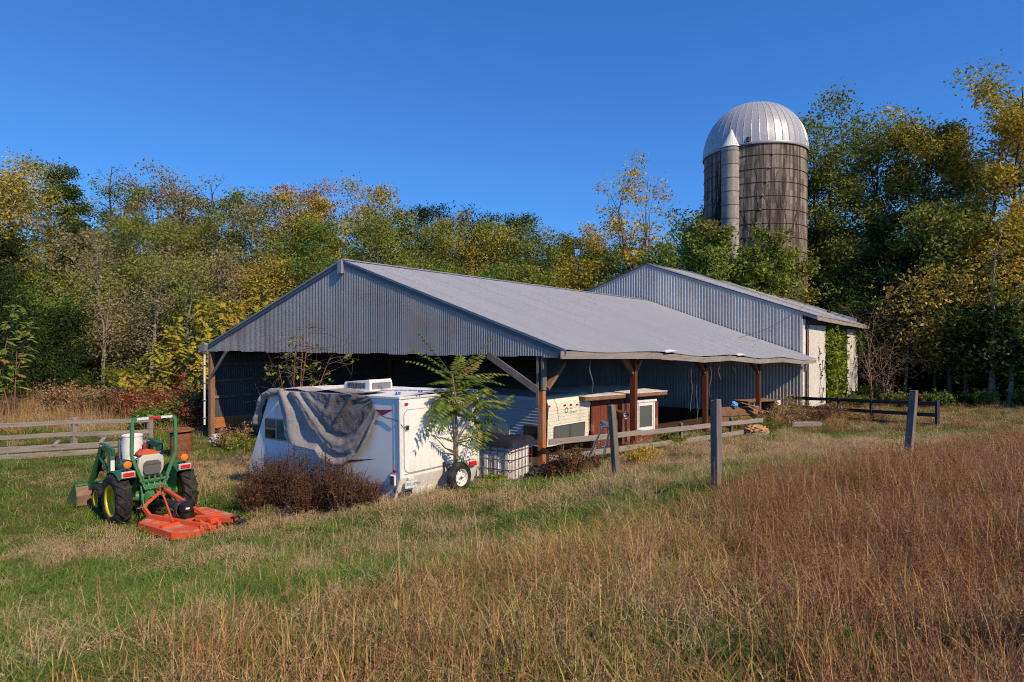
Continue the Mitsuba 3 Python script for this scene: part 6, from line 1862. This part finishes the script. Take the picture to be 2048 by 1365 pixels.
# yellow sumacs left of the barn
SUM = [(345, 640, 40, 0.0, 'yellow sumac with slim red stems left of the barn corner'), (392, 660, 39, 1.2, 'yellow leaved sumac closest to the barn corner post'), (505, 560, 44, 0.3, 'bright yellow leafy tree showing above the left roof slope'), (450, 590, 43, 2.0, 'yellow green leafy tree left of the bright yellow one'), (15, 610, 33, 0.7, 'bright green sumac at the left picture edge'), (320, 690, 38, 3.0, 'low green yellow sumac in the gap left of the barn'), (545, 575, 45, 4.0, 'yellow leafy tree top just above the gable edge')]
for i, (px, pt, Y, s, lab) in enumerate(SUM):
    k = thing('sumac', lab, 'small tree')
    t_ = at(px, pt, Y)
    g = gz(t_[0], Y)
    stems = []
    rng = rng_of(81 + i, 1)
    for j in range(6):
        e = t_ + np.array([rng.normal(0, 1.0), rng.normal(0, 0.8), -abs(rng.normal(0, 1.3)) * (j > 0)])
        b = np.array([t_[0] + rng.normal(0, 0.35), Y + rng.normal(0, 0.3), g])
        stems.append([b, b * 0.45 + e * 0.55 + np.array([rng.normal(0, 0.2), 0, 0]), e])
    frond_tree(k, None, stems, 34, 0.62, 'ail' if i == 4 else 'sumac', 90 + i, bark=(0.22, 0.12, 0.09), r0=0.035, nl=6, ll=0.22, lw=0.06, lo=0.3, dr1=1.1)
# the tall sparse tree left of the silo and the leafy ones at the silo's foot
k = thing('sparse_tree', 'tall sparse feathery tree with yellow tips against the sky left of the silo', 'tree')
x, y, h, cr = place(1280, 318, 56, 165)
tree(k, x, y, h, cr, 97, 'gold', nleaf=4200, lsize=0.27, base=0.45, prof='vase', multi=5, nlimb=26, bark=(0.17, 0.14, 0.13), clump=0.10)
for i, (px, pt, Y, w, n, pal, lab) in enumerate(((1385, 425, 50, 130, 5200, 'ail', 'leafy green tree crowding the silo left of its chute'), (1452, 436, 51, 120, 5200, 'ail', 'green feathery tree in front of the silo chute'), (1335, 470, 52, 130, 4600, 'green', 'dark leafed tree left of the silo foot'), (1498, 442, 50.8, 120, 5000, 'ail', 'green tree hiding the middle of the silo foot'), (1585, 500, 51.5, 110, 3600, 'olive', 'olive bush tree against the right side of the silo foot'), (1540, 468, 50.5, 110, 3000, 'bright', 'yellow green shoots in front of the silo right side'))):
    k = thing('leafy_tree', lab, 'tree')
    x, y, h, cr = place(px, pt, Y, w)
    tree(k, x, y, h, cr, 125 + i, pal, nleaf=n, lsize=0.34, base=0.25, prof='oval', nlimb=20, clump=0.15)

# vines: on the silo, and in the tall barn's opening
def vine(key_parent, pts, n, size, pal, seed, sig):
    rng = rng_of(seed, 5)
    pts = np.asarray(pts)
    pos = pts[rng.integers(len(pts), size=n)] + rng.standard_normal((n, 3)) * sig
    tone = pick(rng, pal, n) * rng.uniform(0.7, 1.3, (n, 1))
    v, f, c = leaves(pos, size * rng.uniform(0.6, 1.4, n), rng, tone, up=0.2)
    part(key_parent, 'leaves', (v, f), 'm_leaf', color=np.clip(c, 0, 1))
k = thing('silo_vine', 'tangle of brown and green vine climbing the lower right of the silo', 'vine')
rng = rng_of(131, 1)
wood, pts = M(), []
for i in range(46):
    az = rng.uniform(-2.05, -0.75)
    z0, ztop = 1.0, rng.uniform(6, 13.0)
    q = np.linspace(0, 1, 9)
    a = az + np.cumsum(rng.normal(0, 0.035, 9))
    rr = SR + 0.10 + np.abs(rng.normal(0, 0.10, 9))
    p = np.stack([SX + rr * np.cos(a), SY + rr * np.sin(a), z0 + (ztop - z0) * q], 1)
    tubes(p[None], np.full((1, 9), 0.028), 3, np.array([[0.19, 0.12, 0.095]]), wood)
    pts += list(p[3:])
part(k, 'stems', wood, 'm_bark', smooth=True); labels[k + '__stems'] = {'kind': 'stuff'}
vine(k, [p for p in pts if p[2] < 10.5], 2600, 0.30, 'yellow', 132, np.array([0.35, 0.35, 0.5]))
k = thing('dead_vine_and_shade', 'bare dark vine stems on the upper silo wall and chute, densest where added to deepen the shaded left', 'vine')
wood = M()
for i in range(170):
    az = rng.uniform(-2.75, -2.25) if i > 50 else rng.uniform(-2.9, -0.9)  # most stems added at the left to deepen the silo's shaded side
    z0 = rng.uniform(8, 15); L = rng.uniform(2, 7)
    q = np.linspace(0, 1, 9)
    a = az + np.cumsum(rng.normal(0, 0.03, 9))
    p = np.stack([SX + (SR + 0.05) * np.cos(a), SY + (SR + 0.05) * np.sin(a), np.minimum(z0 + L * q, WT - 0.1)], 1)
    tubes(p[None], np.full((1, 9), 0.017), 3, np.array([[0.05, 0.04, 0.035]]), wood)
put(k, wood, 'm_bark'); labels[k]['category'] = 'vine'
k = thing('barn_vine', 'bright green vine curtain hanging in the opening of the tall barn', 'vine')
wood, pts = M(), []
for i in range(34):
    t0 = rng.uniform(4.9, 8.9)
    r = WR + rng.uniform(-0.1, 0.15)
    zt_, zb_2 = rng.uniform(-0.1, 0.75), rng.uniform(-3.9, -2.0)
    q = np.linspace(0, 1, 9)
    p = np.array([c3(r + 0.15 * math.sin(5 * u_ + i), t0 + 0.25 * math.sin(4 * u_ + 2 * i) + (0.5 * u_ if i % 5 == 0 else 0), zt_ + (zb_2 - zt_) * u_) for u_ in q])
    tubes(p[None], np.full((1, 9), 0.02), 3, np.array([[0.15, 0.10, 0.06]]), wood)
    pts += list(p)
part(k, 'stems', wood, 'm_bark', smooth=True); labels[k + '__stems'] = {'kind': 'stuff'}
vine(k, pts, 3600, 0.30, 'bright', 134, np.array([0.22, 0.22, 0.22]))
k = thing('wall_creeper', 'thin dark creeper sprigs clinging to the pale sliding door', 'vine')
wood, pts = M(), []
for i in range(9):
    t0 = rng.uniform(3.0, 4.65); zt_ = rng.uniform(-3.4, 0.0); q = np.linspace(0, 1, 6)
    p = np.array([c3(WR + 0.11, t0 + 0.12 * math.sin(5 * u_ + i), zt_ - 0.9 * u_) for u_ in q])
    tubes(p[None], np.full((1, 6), 0.014), 3, np.array([[0.06, 0.045, 0.04]]), wood); pts += list(p)
part(k, 'stems', wood, 'm_bark', smooth=True); labels[k + '__stems'] = {'kind': 'stuff'}
vine(k, pts, 110, 0.14, 'dark', 135, np.array([0.03, 0.03, 0.1]))
k = thing('corner_vine', 'tuft of green vine at the top right corner of the tall barn wall', 'vine')
pts = [c3(WR + 0.2, t_, z) for t_ in (13.2, 13.6, 14.0) for z in (0.7, 0.3, -0.2, -0.6)]
vine(k, pts, 420, 0.26, 'bright', 136, np.array([0.18, 0.18, 0.25]))

# ---- shrubs and weeds
def shrub(name, x, y, r, h, seed, pal, lab, cat='shrub', n=1500, ls=0.07, stems=40, bark=(0.12, 0.07, 0.045), group=None, spread=1.0, elong=1.0):
    k = thing(name, lab, cat, group)
    rng = rng_of(seed, 9)
    o = np.array([x, y, gz(x, y) - 0.04])
    th = rng.uniform(0, 6.28, stems); rr = r * np.sqrt(rng.uniform(0, 1, stems))
    b = np.stack([rr * np.cos(th) * 0.55, rr * np.sin(th) * 0.55, 0 * th], 1)
    hh = h * rng.uniform(0.55, 1.0, stems) * (1 - 0.35 * (rr / r) ** 2)
    tip = np.stack([rr * np.cos(th) * spread, rr * np.sin(th) * spread, hh], 1) + rng.normal(0, 0.06 * h, (stems, 3))
    q = np.linspace(0, 1, 6)[None, :, None]
    p = b[:, None] * (1 - q) + tip[:, None] * q + np.array([0, 0, 0.12 * h]) * (q * (1 - q)) * 2
    col = np.array(bark) * rng.uniform(0.7, 1.5, (stems, 1))
    wood = M()
    tubes(p + o, np.broadcast_to(0.007 * (1 - 0.6 * np.linspace(0, 1, 6)), (stems, 6)) * (1 + h * 0.4), 3, col, wood)
    # side twigs
    m_ = stems * 4
    i = rng.integers(stems, size=m_); u_ = rng.uniform(0.35, 1.0, m_)
    a = p[i, (u_ * 5).astype(int)]
    d = rng.standard_normal((m_, 3)); d[:, 2] = np.abs(d[:, 2]) * 1.0; d *= (0.13 * h * rng.uniform(0.5, 1.3, m_) / np.linalg.norm(d, axis=1))[:, None]
    tp = a[:, None] + d[:, None] * np.linspace(0, 1, 3)[None, :, None]
    tubes(tp + o, np.broadcast_to(np.array([0.004, 0.003, 0.0015]), (m_, 3)) * (1 + h * 0.4), 3, np.repeat(col, 4, axis=0)[:m_], wood)
    part(k, 'stems', wood, 'm_bark', smooth=True); labels[k + '__stems'] = {'kind': 'stuff'}
    if n:
        j = rng.integers(m_, size=n)
        pos = tp[j, rng.integers(1, 3, size=n)] + rng.normal(0, 0.045 * h + 0.01, (n, 3))
        pos[:, 2] = np.maximum(pos[:, 2], 0.03)
        v, f, c = leaves(pos + o, ls * rng.uniform(0.5, 1.4, n), rng, np.clip(pick(rng, pal, n) * rng.uniform(0.7, 1.35, (n, 1)), 0, 1))
        part(k, 'foliage', (v, f), 'm_leaf', color=c)
    return k
for i, (px, Y, r, h, lab) in enumerate(((520, 13.9, 0.55, 1.15, 'dead brown weed clump at the nose end of the white trailer'), (572, 13.2, 0.62, 1.35, 'tallest dead brown weed clump under the cloth'), (628, 12.6, 0.6, 1.2, 'dead brown weed clump below the lowest cloth fold'), (680, 12.0, 0.55, 0.95, 'dead brown weed clump right of the cloth'), (725, 11.7, 0.42, 0.6, 'low sparse dead weed clump near the trailer rear corner'), (500, 13.2, 0.5, 0.9, 'reddish dead weed clump left of the trailer nose'), (600, 12.2, 0.5, 0.8, 'short dead weed clump before the others under the cloth'))):
    x = (px - 1024) / F * Y
    shrub('dead_weed', x, Y + 0.35, r * 0.88, h * 1.1, 600 + i, 'brown', lab, 'weed', 1500, 0.040, 80, (0.11, 0.065, 0.045), spread=1.0)
for i, (px, Y, r, h, pal, lab) in enumerate(((250, 33, 1.2, 1.9, 'brown', 'brown dead shrub behind the left fence'), (290, 31.5, 1.1, 2.3, 'red', 'red leaved shrub behind the tractor roll bar'), (345, 30.5, 1.3, 2.6, 'red', 'red and yellow shrub left of the barn corner'), (388, 29.5, 1.0, 2.2, 'green', 'dense green bush beside the barn corner downspout'), (405, 29.0, 0.7, 2.6, 'red', 'narrow red shrub against the barn corner'), (312, 28.5, 0.8, 1.5, 'green', 'low green bush behind the rusty barrel'), (130, 36, 1.6, 2.4, 'tan', 'tan seeding weed bank in the left field'), (215, 36.5, 1.3, 2.0, 'grey', 'greyish weed bank left of the red shrubs'), (60, 44, 2.0, 3.0, 'green', 'green shrub at the foot of the left cedars'), (130, 45, 1.6, 2.8, 'green', 'rounded green shrub under the left wood'), (260, 45, 1.8, 3.2, 'olive', 'olive shrub under the pale stemmed trees'), (330, 44, 1.6, 2.6, 'green', 'green shrub at the wood edge left of the sumacs'))):
    shrub('field_shrub', (px - 1024) / F * Y, Y, r, h, 620 + i, pal, lab, 'shrub', 3200, 0.13 if Y < 40 else 0.18, 60, spread=1.2)
for i, (px, Y, r, h, pal, lab) in enumerate(((1558, 27.5, 0.8, 1.25, 'tan', 'tan and green weeds at the far end of the two rail fence'), (1588, 30.5, 0.9, 1.6, 'tan', 'tall tan weeds against the tall barn wall'), (1535, 25.0, 0.6, 0.9, 'olive', 'yellow green weed clump beside the half barrel'), (1625, 31, 0.8, 1.0, 'brown', 'brown weeds around the pale plank'), (1668, 33, 0.9, 1.2, 'tan', 'dry weeds under the black fence left post'), (1750, 31.5, 0.9, 0.8, 'tan', 'dry weeds under the black fence middle post'), (1485, 27.8, 0.5, 0.7, 'bright', 'green weed behind the two rail fence far end'), (1290, 16.5, 0.5, 0.7, 'gold', 'yellow flowering weed right of the leaning post'), (1135, 15.6, 0.55, 0.95, 'brown', 'dark seed headed weed in front of the fence near the orange post'), (1160, 15.9, 0.45, 0.8, 'brown', 'dark thistle weed right of the seed headed one'), (1110, 15.3, 0.4, 0.55, 'brown', 'low dark weed at the orange post foot'), (462, 24.5, 0.7, 1.0, 'tan', 'tan seed heads in the mouth of the barn left side'), (485, 23.5, 0.6, 0.8, 'olive', 'olive weeds between barn mouth and trailer nose'), (990, 14.6, 0.35, 0.35, 'bright', 'small green weed at the foot of the white tank'), (1345, 20.5, 0.4, 0.5, 'olive', 'low olive weed at the middle of the two rail fence'))):
    shrub('weed', (px - 1024) / F * Y, Y, r, h, 650 + i, pal, lab, 'weed', 1500, 0.055 if Y < 20 else 0.08, 45, (0.2, 0.13, 0.07), spread=1.1)
for i, (px, Y, r, h, lab) in enumerate(((1745, 46, 1.6, 7.0, 'leafless grey brown shrub tree right of the tall barn'), (1770, 44, 1.2, 4.5, 'bare branching bush beside the tall barn right wall'))):
    k = thing('bare_bush', lab, 'shrub')
    x, y = (px - 1024) / F * Y, Y
    tree(k, x, y, h, r * 2, 700 + i, 'brown', nleaf=500, lsize=0.16, prof='vase', base=0.15, nlimb=18, bark=(0.30, 0.22, 0.17), multi=3)
for i in range(9):
    px = 1700 + 45 * i + rng.uniform(-10, 10)
    Y = 44 - 0.3 * i + rng.uniform(-1.5, 1.5)
    shrub('wood_edge_shrub', (px - 1024) / F * Y, Y, 1.2, rng.uniform(0.8, 1.7), 720 + i, ('green', 'dark', 'olive', 'brown')[i % 4], ('green', 'dark green', 'olive', 'dry brown')[i % 4] + ' shrub along the foot of the right wood, ' + ('behind the tall barn eave', 'beside the bare bush', 'above the black fence', 'near the lone right post', 'right of the pale stone', 'by the picture edge')[min(5, (i * 2) // 3)], 'shrub', 1500, 0.17, 36)
for i in range(8):  # undergrowth in dark leaf tones that imitate the wood's shade
    px = 1740 + 44 * i
    shrub('undergrowth_bush', (px - 1024) / F * 51, 51 + (i % 3), 2.0, 3.2 + 0.5 * (i % 2), 800 + i, 'cedar', 'bush coloured dark for the shade under the right wood, ' + ('behind the bare bush', 'right of the bare bush', 'behind the black fence middle', 'behind the black fence end', 'behind the lone right post', 'behind the pale stone', 'right of the pale stone', 'nearest the picture edge')[i], 'shrub', 1300, 0.34, 30)
# an unseen evergreen added right of the camera for the lower right corner shadow
k = thing('shade_tree', 'unseen dense evergreen added for its shadow in the lower right corner', 'tree')
tree(k, 6.55, -0.45, 3.85, 1.2, 760, 'cedar', nleaf=9000, lsize=0.2, base=0.03, prof='cone', clump=0.2, nlimb=34)
# ---------------------------------------------------------------- grass: clumps of blades, each kind one mass
def blades(n, rad, h0, h1, w, lean, cols, rng, seed_head=0, head_col=None):
    """one clump: n curved ribbons, optionally with feathery seed heads"""
    th = rng.uniform(0, 6.28, n); r = rad * np.sqrt(rng.uniform(0, 1, n))
    b = np.stack([r * np.cos(th), r * np.sin(th), np.full(n, -0.02)], 1)
    H = rng.uniform(h0, h1, n)
    az = rng.uniform(0, 6.28, n)
    ln = np.abs(rng.normal(lean, lean * 0.6, n)) * H
    q = np.array([0, 0.4, 0.75, 1.0])
    d = np.stack([np.cos(az), np.sin(az), 0 * az], 1)
    droop = np.clip(ln / H, 0, 1.6)
    p = b[:, None] + d[:, None] * (ln[:, None] * q ** 1.7)[..., None] + np.array([0, 0, 1.0]) * (H[:, None] * (q - 0.28 * droop[:, None] * q ** 2.5))[..., None]
    sd = np.stack([-np.sin(az + rng.normal(0, 0.8, n)), np.cos(az), 0 * az], 1)
    sd /= np.linalg.norm(sd, axis=1, keepdims=True)
    ww = (w * rng.uniform(0.6, 1.3, n))[:, None] * np.array([1.0, 0.85, 0.55])
    L = p[:, :3] - sd[:, None] * ww[..., None] / 2
    R = p[:, :3] + sd[:, None] * ww[..., None] / 2
    v = np.concatenate([np.stack([L, R], 2).reshape(n, 6, 3), p[:, 3:]], 1)
    f0 = np.array([[0, 1, 3], [0, 3, 2], [2, 3, 5], [2, 5, 4], [4, 5, 6]])
    f = (f0[None] + (np.arange(n) * 7)[:, None, None]).reshape(-1, 3)
    cc = np.array([c for c, _ in cols]); cw = np.array([k for _, k in cols], float)
    col = cc[rng.choice(len(cc), n, p=cw / cw.sum())] * rng.uniform(0.75, 1.3, (n, 1))
    m = M().add(v.reshape(-1, 3), f, np.repeat(col, 7, axis=0))
    if seed_head:
        k = rng.choice(n, min(n, seed_head), replace=False)
        nh = 9
        u = rng.uniform(0.62, 1.0, (len(k), nh))
        pos = np.stack([[np.interp(u[i], q, p[kk, :, c]) for c in range(3)] for i, kk in enumerate(k)]).transpose(0, 2, 1).reshape(-1, 3)
        pos += rng.normal(0, 0.014, pos.shape)
        hc = np.array(head_col)[rng.integers(len(head_col), size=len(pos))] * rng.uniform(0.7, 1.3, (len(pos), 1))
        vv, ff, c = leaves(pos, rng.uniform(0.012, 0.028, len(pos)), rng, hc, up=0.0, aspect=0.35)
        m.add(vv, ff, c)
    return m

GREEN = [((0.135, 0.235, 0.04), 5), ((0.19, 0.28, 0.055), 4), ((0.085, 0.17, 0.032), 4), ((0.46, 0.36, 0.19), 1.2)]
TAN = [((0.52, 0.39, 0.22), 5), ((0.60, 0.47, 0.29), 3), ((0.40, 0.27, 0.14), 3), ((0.24, 0.25, 0.07), 1)]
RED = [((0.38, 0.19, 0.085), 4), ((0.47, 0.28, 0.125), 4), ((0.30, 0.135, 0.065), 3.5), ((0.56, 0.40, 0.21), 2), ((0.20, 0.21, 0.055), 2)]
RUST = [((0.52, 0.33, 0.12), 4), ((0.58, 0.42, 0.20), 4), ((0.40, 0.20, 0.08), 2.5), ((0.20, 0.24, 0.055), 5.5), ((0.28, 0.145, 0.065), 2)]
OLIVE = [((0.15, 0.18, 0.045), 5), ((0.30, 0.235, 0.10), 4), ((0.42, 0.30, 0.15), 2.5), ((0.10, 0.155, 0.035), 4)]
HEAD = [(0.33, 0.16, 0.095), (0.40, 0.23, 0.14), (0.27, 0.13, 0.085)]
KINDS = {
    'green_grass': [dict(n=84, rad=0.25, h0=0.05, h1=0.17, w=0.008, lean=0.8, cols=GREEN)] * 3 + [dict(n=70, rad=0.20, h0=0.08, h1=0.24, w=0.009, lean=1.0, cols=GREEN)],
    'dry_grass': [dict(n=80, rad=0.24, h0=0.08, h1=0.24, w=0.0065, lean=1.0, cols=TAN)] * 2 + [dict(n=60, rad=0.2, h0=0.14, h1=0.34, w=0.0055, lean=0.7, cols=TAN, seed_head=14, head_col=[(0.55, 0.41, 0.25), (0.45, 0.29, 0.17)])] * 2,
    'red_grass': [dict(n=50, rad=0.20, h0=0.22, h1=0.56, w=0.006, lean=0.4, cols=RED, seed_head=22, head_col=HEAD)] * 3 + [dict(n=60, rad=0.22, h0=0.12, h1=0.38, w=0.008, lean=0.9, cols=RED)] * 2,
    'rust_grass': [dict(n=62, rad=0.23, h0=0.08, h1=0.32, w=0.0085, lean=1.05, cols=RUST)] * 3 + [dict(n=44, rad=0.2, h0=0.16, h1=0.42, w=0.0065, lean=0.6, cols=RUST, seed_head=10, head_col=HEAD)] * 2,
    'mixed_grass': [dict(n=74, rad=0.24, h0=0.06, h1=0.23, w=0.008, lean=0.95, cols=OLIVE)] * 3,
    'tall_stalk': [dict(n=5, rad=0.22, h0=0.35, h1=0.75, w=0.006, lean=0.3, cols=[((0.56, 0.42, 0.23), 3), ((0.44, 0.22, 0.11), 2)], seed_head=5, head_col=[(0.45, 0.29, 0.17)])] * 2,
}
LAB = {'green_grass': 'short green grass in patches across the meadow', 'dry_grass': 'dry tan grass in the trodden belt before the trailer and barn', 'red_grass': 'tall red brown grass filling the right foreground',
       'rust_grass': 'matted orange and straw coloured grass of the middle foreground', 'mixed_grass': 'olive and straw coloured grass between the green patches', 'tall_stalk': 'single tall dry stalks standing out of the grass'}
CAP = {}
for kd, vs_ in KINDS.items():
    labels[kd] = {'label': LAB[kd], 'category': 'grass', 'kind': 'stuff'}
    for i, a in enumerate(vs_):
        m = blades(rng=rng_of(900 + i, len(kd)), **a)
        v, f = m.vf()
        scene[f'clump_{kd}_{i}'] = {'type': 'shapegroup', 'blades': mikit.ply((v, f), 'm_grass', color=np.clip(np.vstack(m.col), 0, 0.9))}
        CAP[kd] = len(vs_)

def scatter():
    rng = rng_of(31, 41)
    P = []
    for y0, y1, dens in ((1.9, 4.0, 60), (4.0, 6.5, 44), (6.5, 10, 28), (10, 16, 16), (16, 24, 8), (24, 34, 3.5), (34, 47, 1.8)):
        xa = 0.90 * y1 + 1.0
        n = int(dens * (y1 - y0) * 2 * xa)
        x, y = rng.uniform(-xa, xa, n), rng.uniform(y0, y1, n)
        ok = np.abs(x) < 0.88 * y + 0.9
        P.append(np.stack([x[ok], y[ok]], 1))
    P = np.vstack(P)
    x, y = P[:, 0], P[:, 1]
    # keep the barn floor and the things that stand on the ground free
    rr = (x - AX[0]) * DR[0] + (y - AX[1]) * DR[1]; tt = (x - AX[0]) * DT[0] + (y - AX[1]) * DT[1]
    ok = ~((np.abs(rr) < 8.7) & (tt > 0.1) & (tt < 27))
    ok &= ~((np.abs(rr) < 9.8) & (tt >= 25) & (tt < 42))
    for o, ex, ey, w, l in ((VO, VR, VS, (0.0, VW), (0.1, 6.2)), (IO, IW, IS, (0, 1), (0, 1.2)), (MO, MX, MY, (-0.75, 0.75), (0.3, 1.8))):
        a = (x - o[0]) * ex[0] + (y - o[1]) * ex[1]; b = (x - o[0]) * ey[0] + (y - o[1]) * ey[1]
        ok &= ~((a > w[0]) & (a < w[1]) & (b > l[0]) & (b < l[1]))
    for wx_, wy_ in ((-0.66, 0), (0.66, 0), (-0.52, 1.5), (0.52, 1.5)):
        c = t3(wx_, wy_, 0)
        ok &= (x - c[0]) ** 2 + (y - c[1]) ** 2 > 0.2 ** 2
    x, y = x[ok], y[ok]
    g, t, r, n1, n2, n3 = masks(x, y)
    far = np.clip((y - 22) / 10, 0, 1) * (x > 0)
    u = rng.uniform(0, 1, len(x))
    z = gz(x, y)
    sc = np.interp(y, [2, 6, 12, 24, 45], [0.85, 0.95, 1.12, 1.45, 2.1]) * rng.uniform(0.8, 1.2, len(x))
    hs = np.interp(y, [2, 6, 12, 24, 45], [1.0, 1.0, 0.98, 0.9, 0.85]) * rng.uniform(0.75, 1.2, len(x))
    yaw = rng.uniform(0, 360, len(x))
    cnt = dict.fromkeys(KINDS, 0)
    for i in range(len(x)):
        if u[i] < r[i]:
            near_l = x[i] < 1.6 + 0.25 * (y[i] - 3) + 2.0 * (n1[i] - 0.5) and y[i] < 9
            kd = ('rust_grass' if rng.random() < 0.72 else ('mixed_grass', 'dry_grass')[int(rng.integers(2))]) if near_l else ('red_grass' if rng.random() < 0.80 else 'rust_grass')
        elif u[i] < r[i] + t[i]:
            kd = 'dry_grass' if rng.random() < 0.85 else 'mixed_grass'
        else:
            kd = 'green_grass' if rng.random() < 0.83 + 0.6 * (n3[i] - 0.5) else 'mixed_grass'
        if far[i] > 0.3 and rng.random() < 0.6:
            kd = ('red_grass', 'dry_grass', 'mixed_grass')[int(rng.integers(3))]
        if y[i] > 28 and x[i] < -12:
            kd = ('dry_grass', 'dry_grass', 'red_grass', 'rust_grass')[int(rng.integers(4))]
        if rng.random() < 0.012 and y[i] < 14:
            kd = 'tall_stalk'
        cnt[kd] += 1
        s, h = sc[i], hs[i] * (sc[i] ** 0.3)
        h *= 0.55 + 0.95 * n2[i] if kd != 'tall_stalk' else 0.9
        ma, mb_ = (x[i] - MO[0]) * MX[0] + (y[i] - MO[1]) * MX[1], (x[i] - MO[0]) * MY[0] + (y[i] - MO[1]) * MY[1]
        if -1.5 < ma < -0.75 and -0.3 < mb_ < 1.1:
            kd_ = kd; h *= 1.9
        if y[i] > 27.5 and x[i] < -12:
            h *= 2.7
        if x[i] < -3.2 and y[i] < 13.2:
            h *= 0.75
        v = int(rng.integers(CAP[kd]))
        tilt = 4 * math.sin(x[i] * 1.3) + rng.normal(0, 3)
        scene[f'{kd}__{cnt[kd]:03d}'] = {'type': 'instance', 'to_world': T().translate([float(x[i]), float(y[i]), float(z[i])]).rotate([1, 0, 0], float(tilt)).rotate([0, 0, 1], float(yaw[i])).scale([float(s), float(s), float(h)]),
                                          'shapegroup': {'type': 'ref', 'id': f'clump_{kd}_{v}'}}
    return cnt
_cnt = scatter()
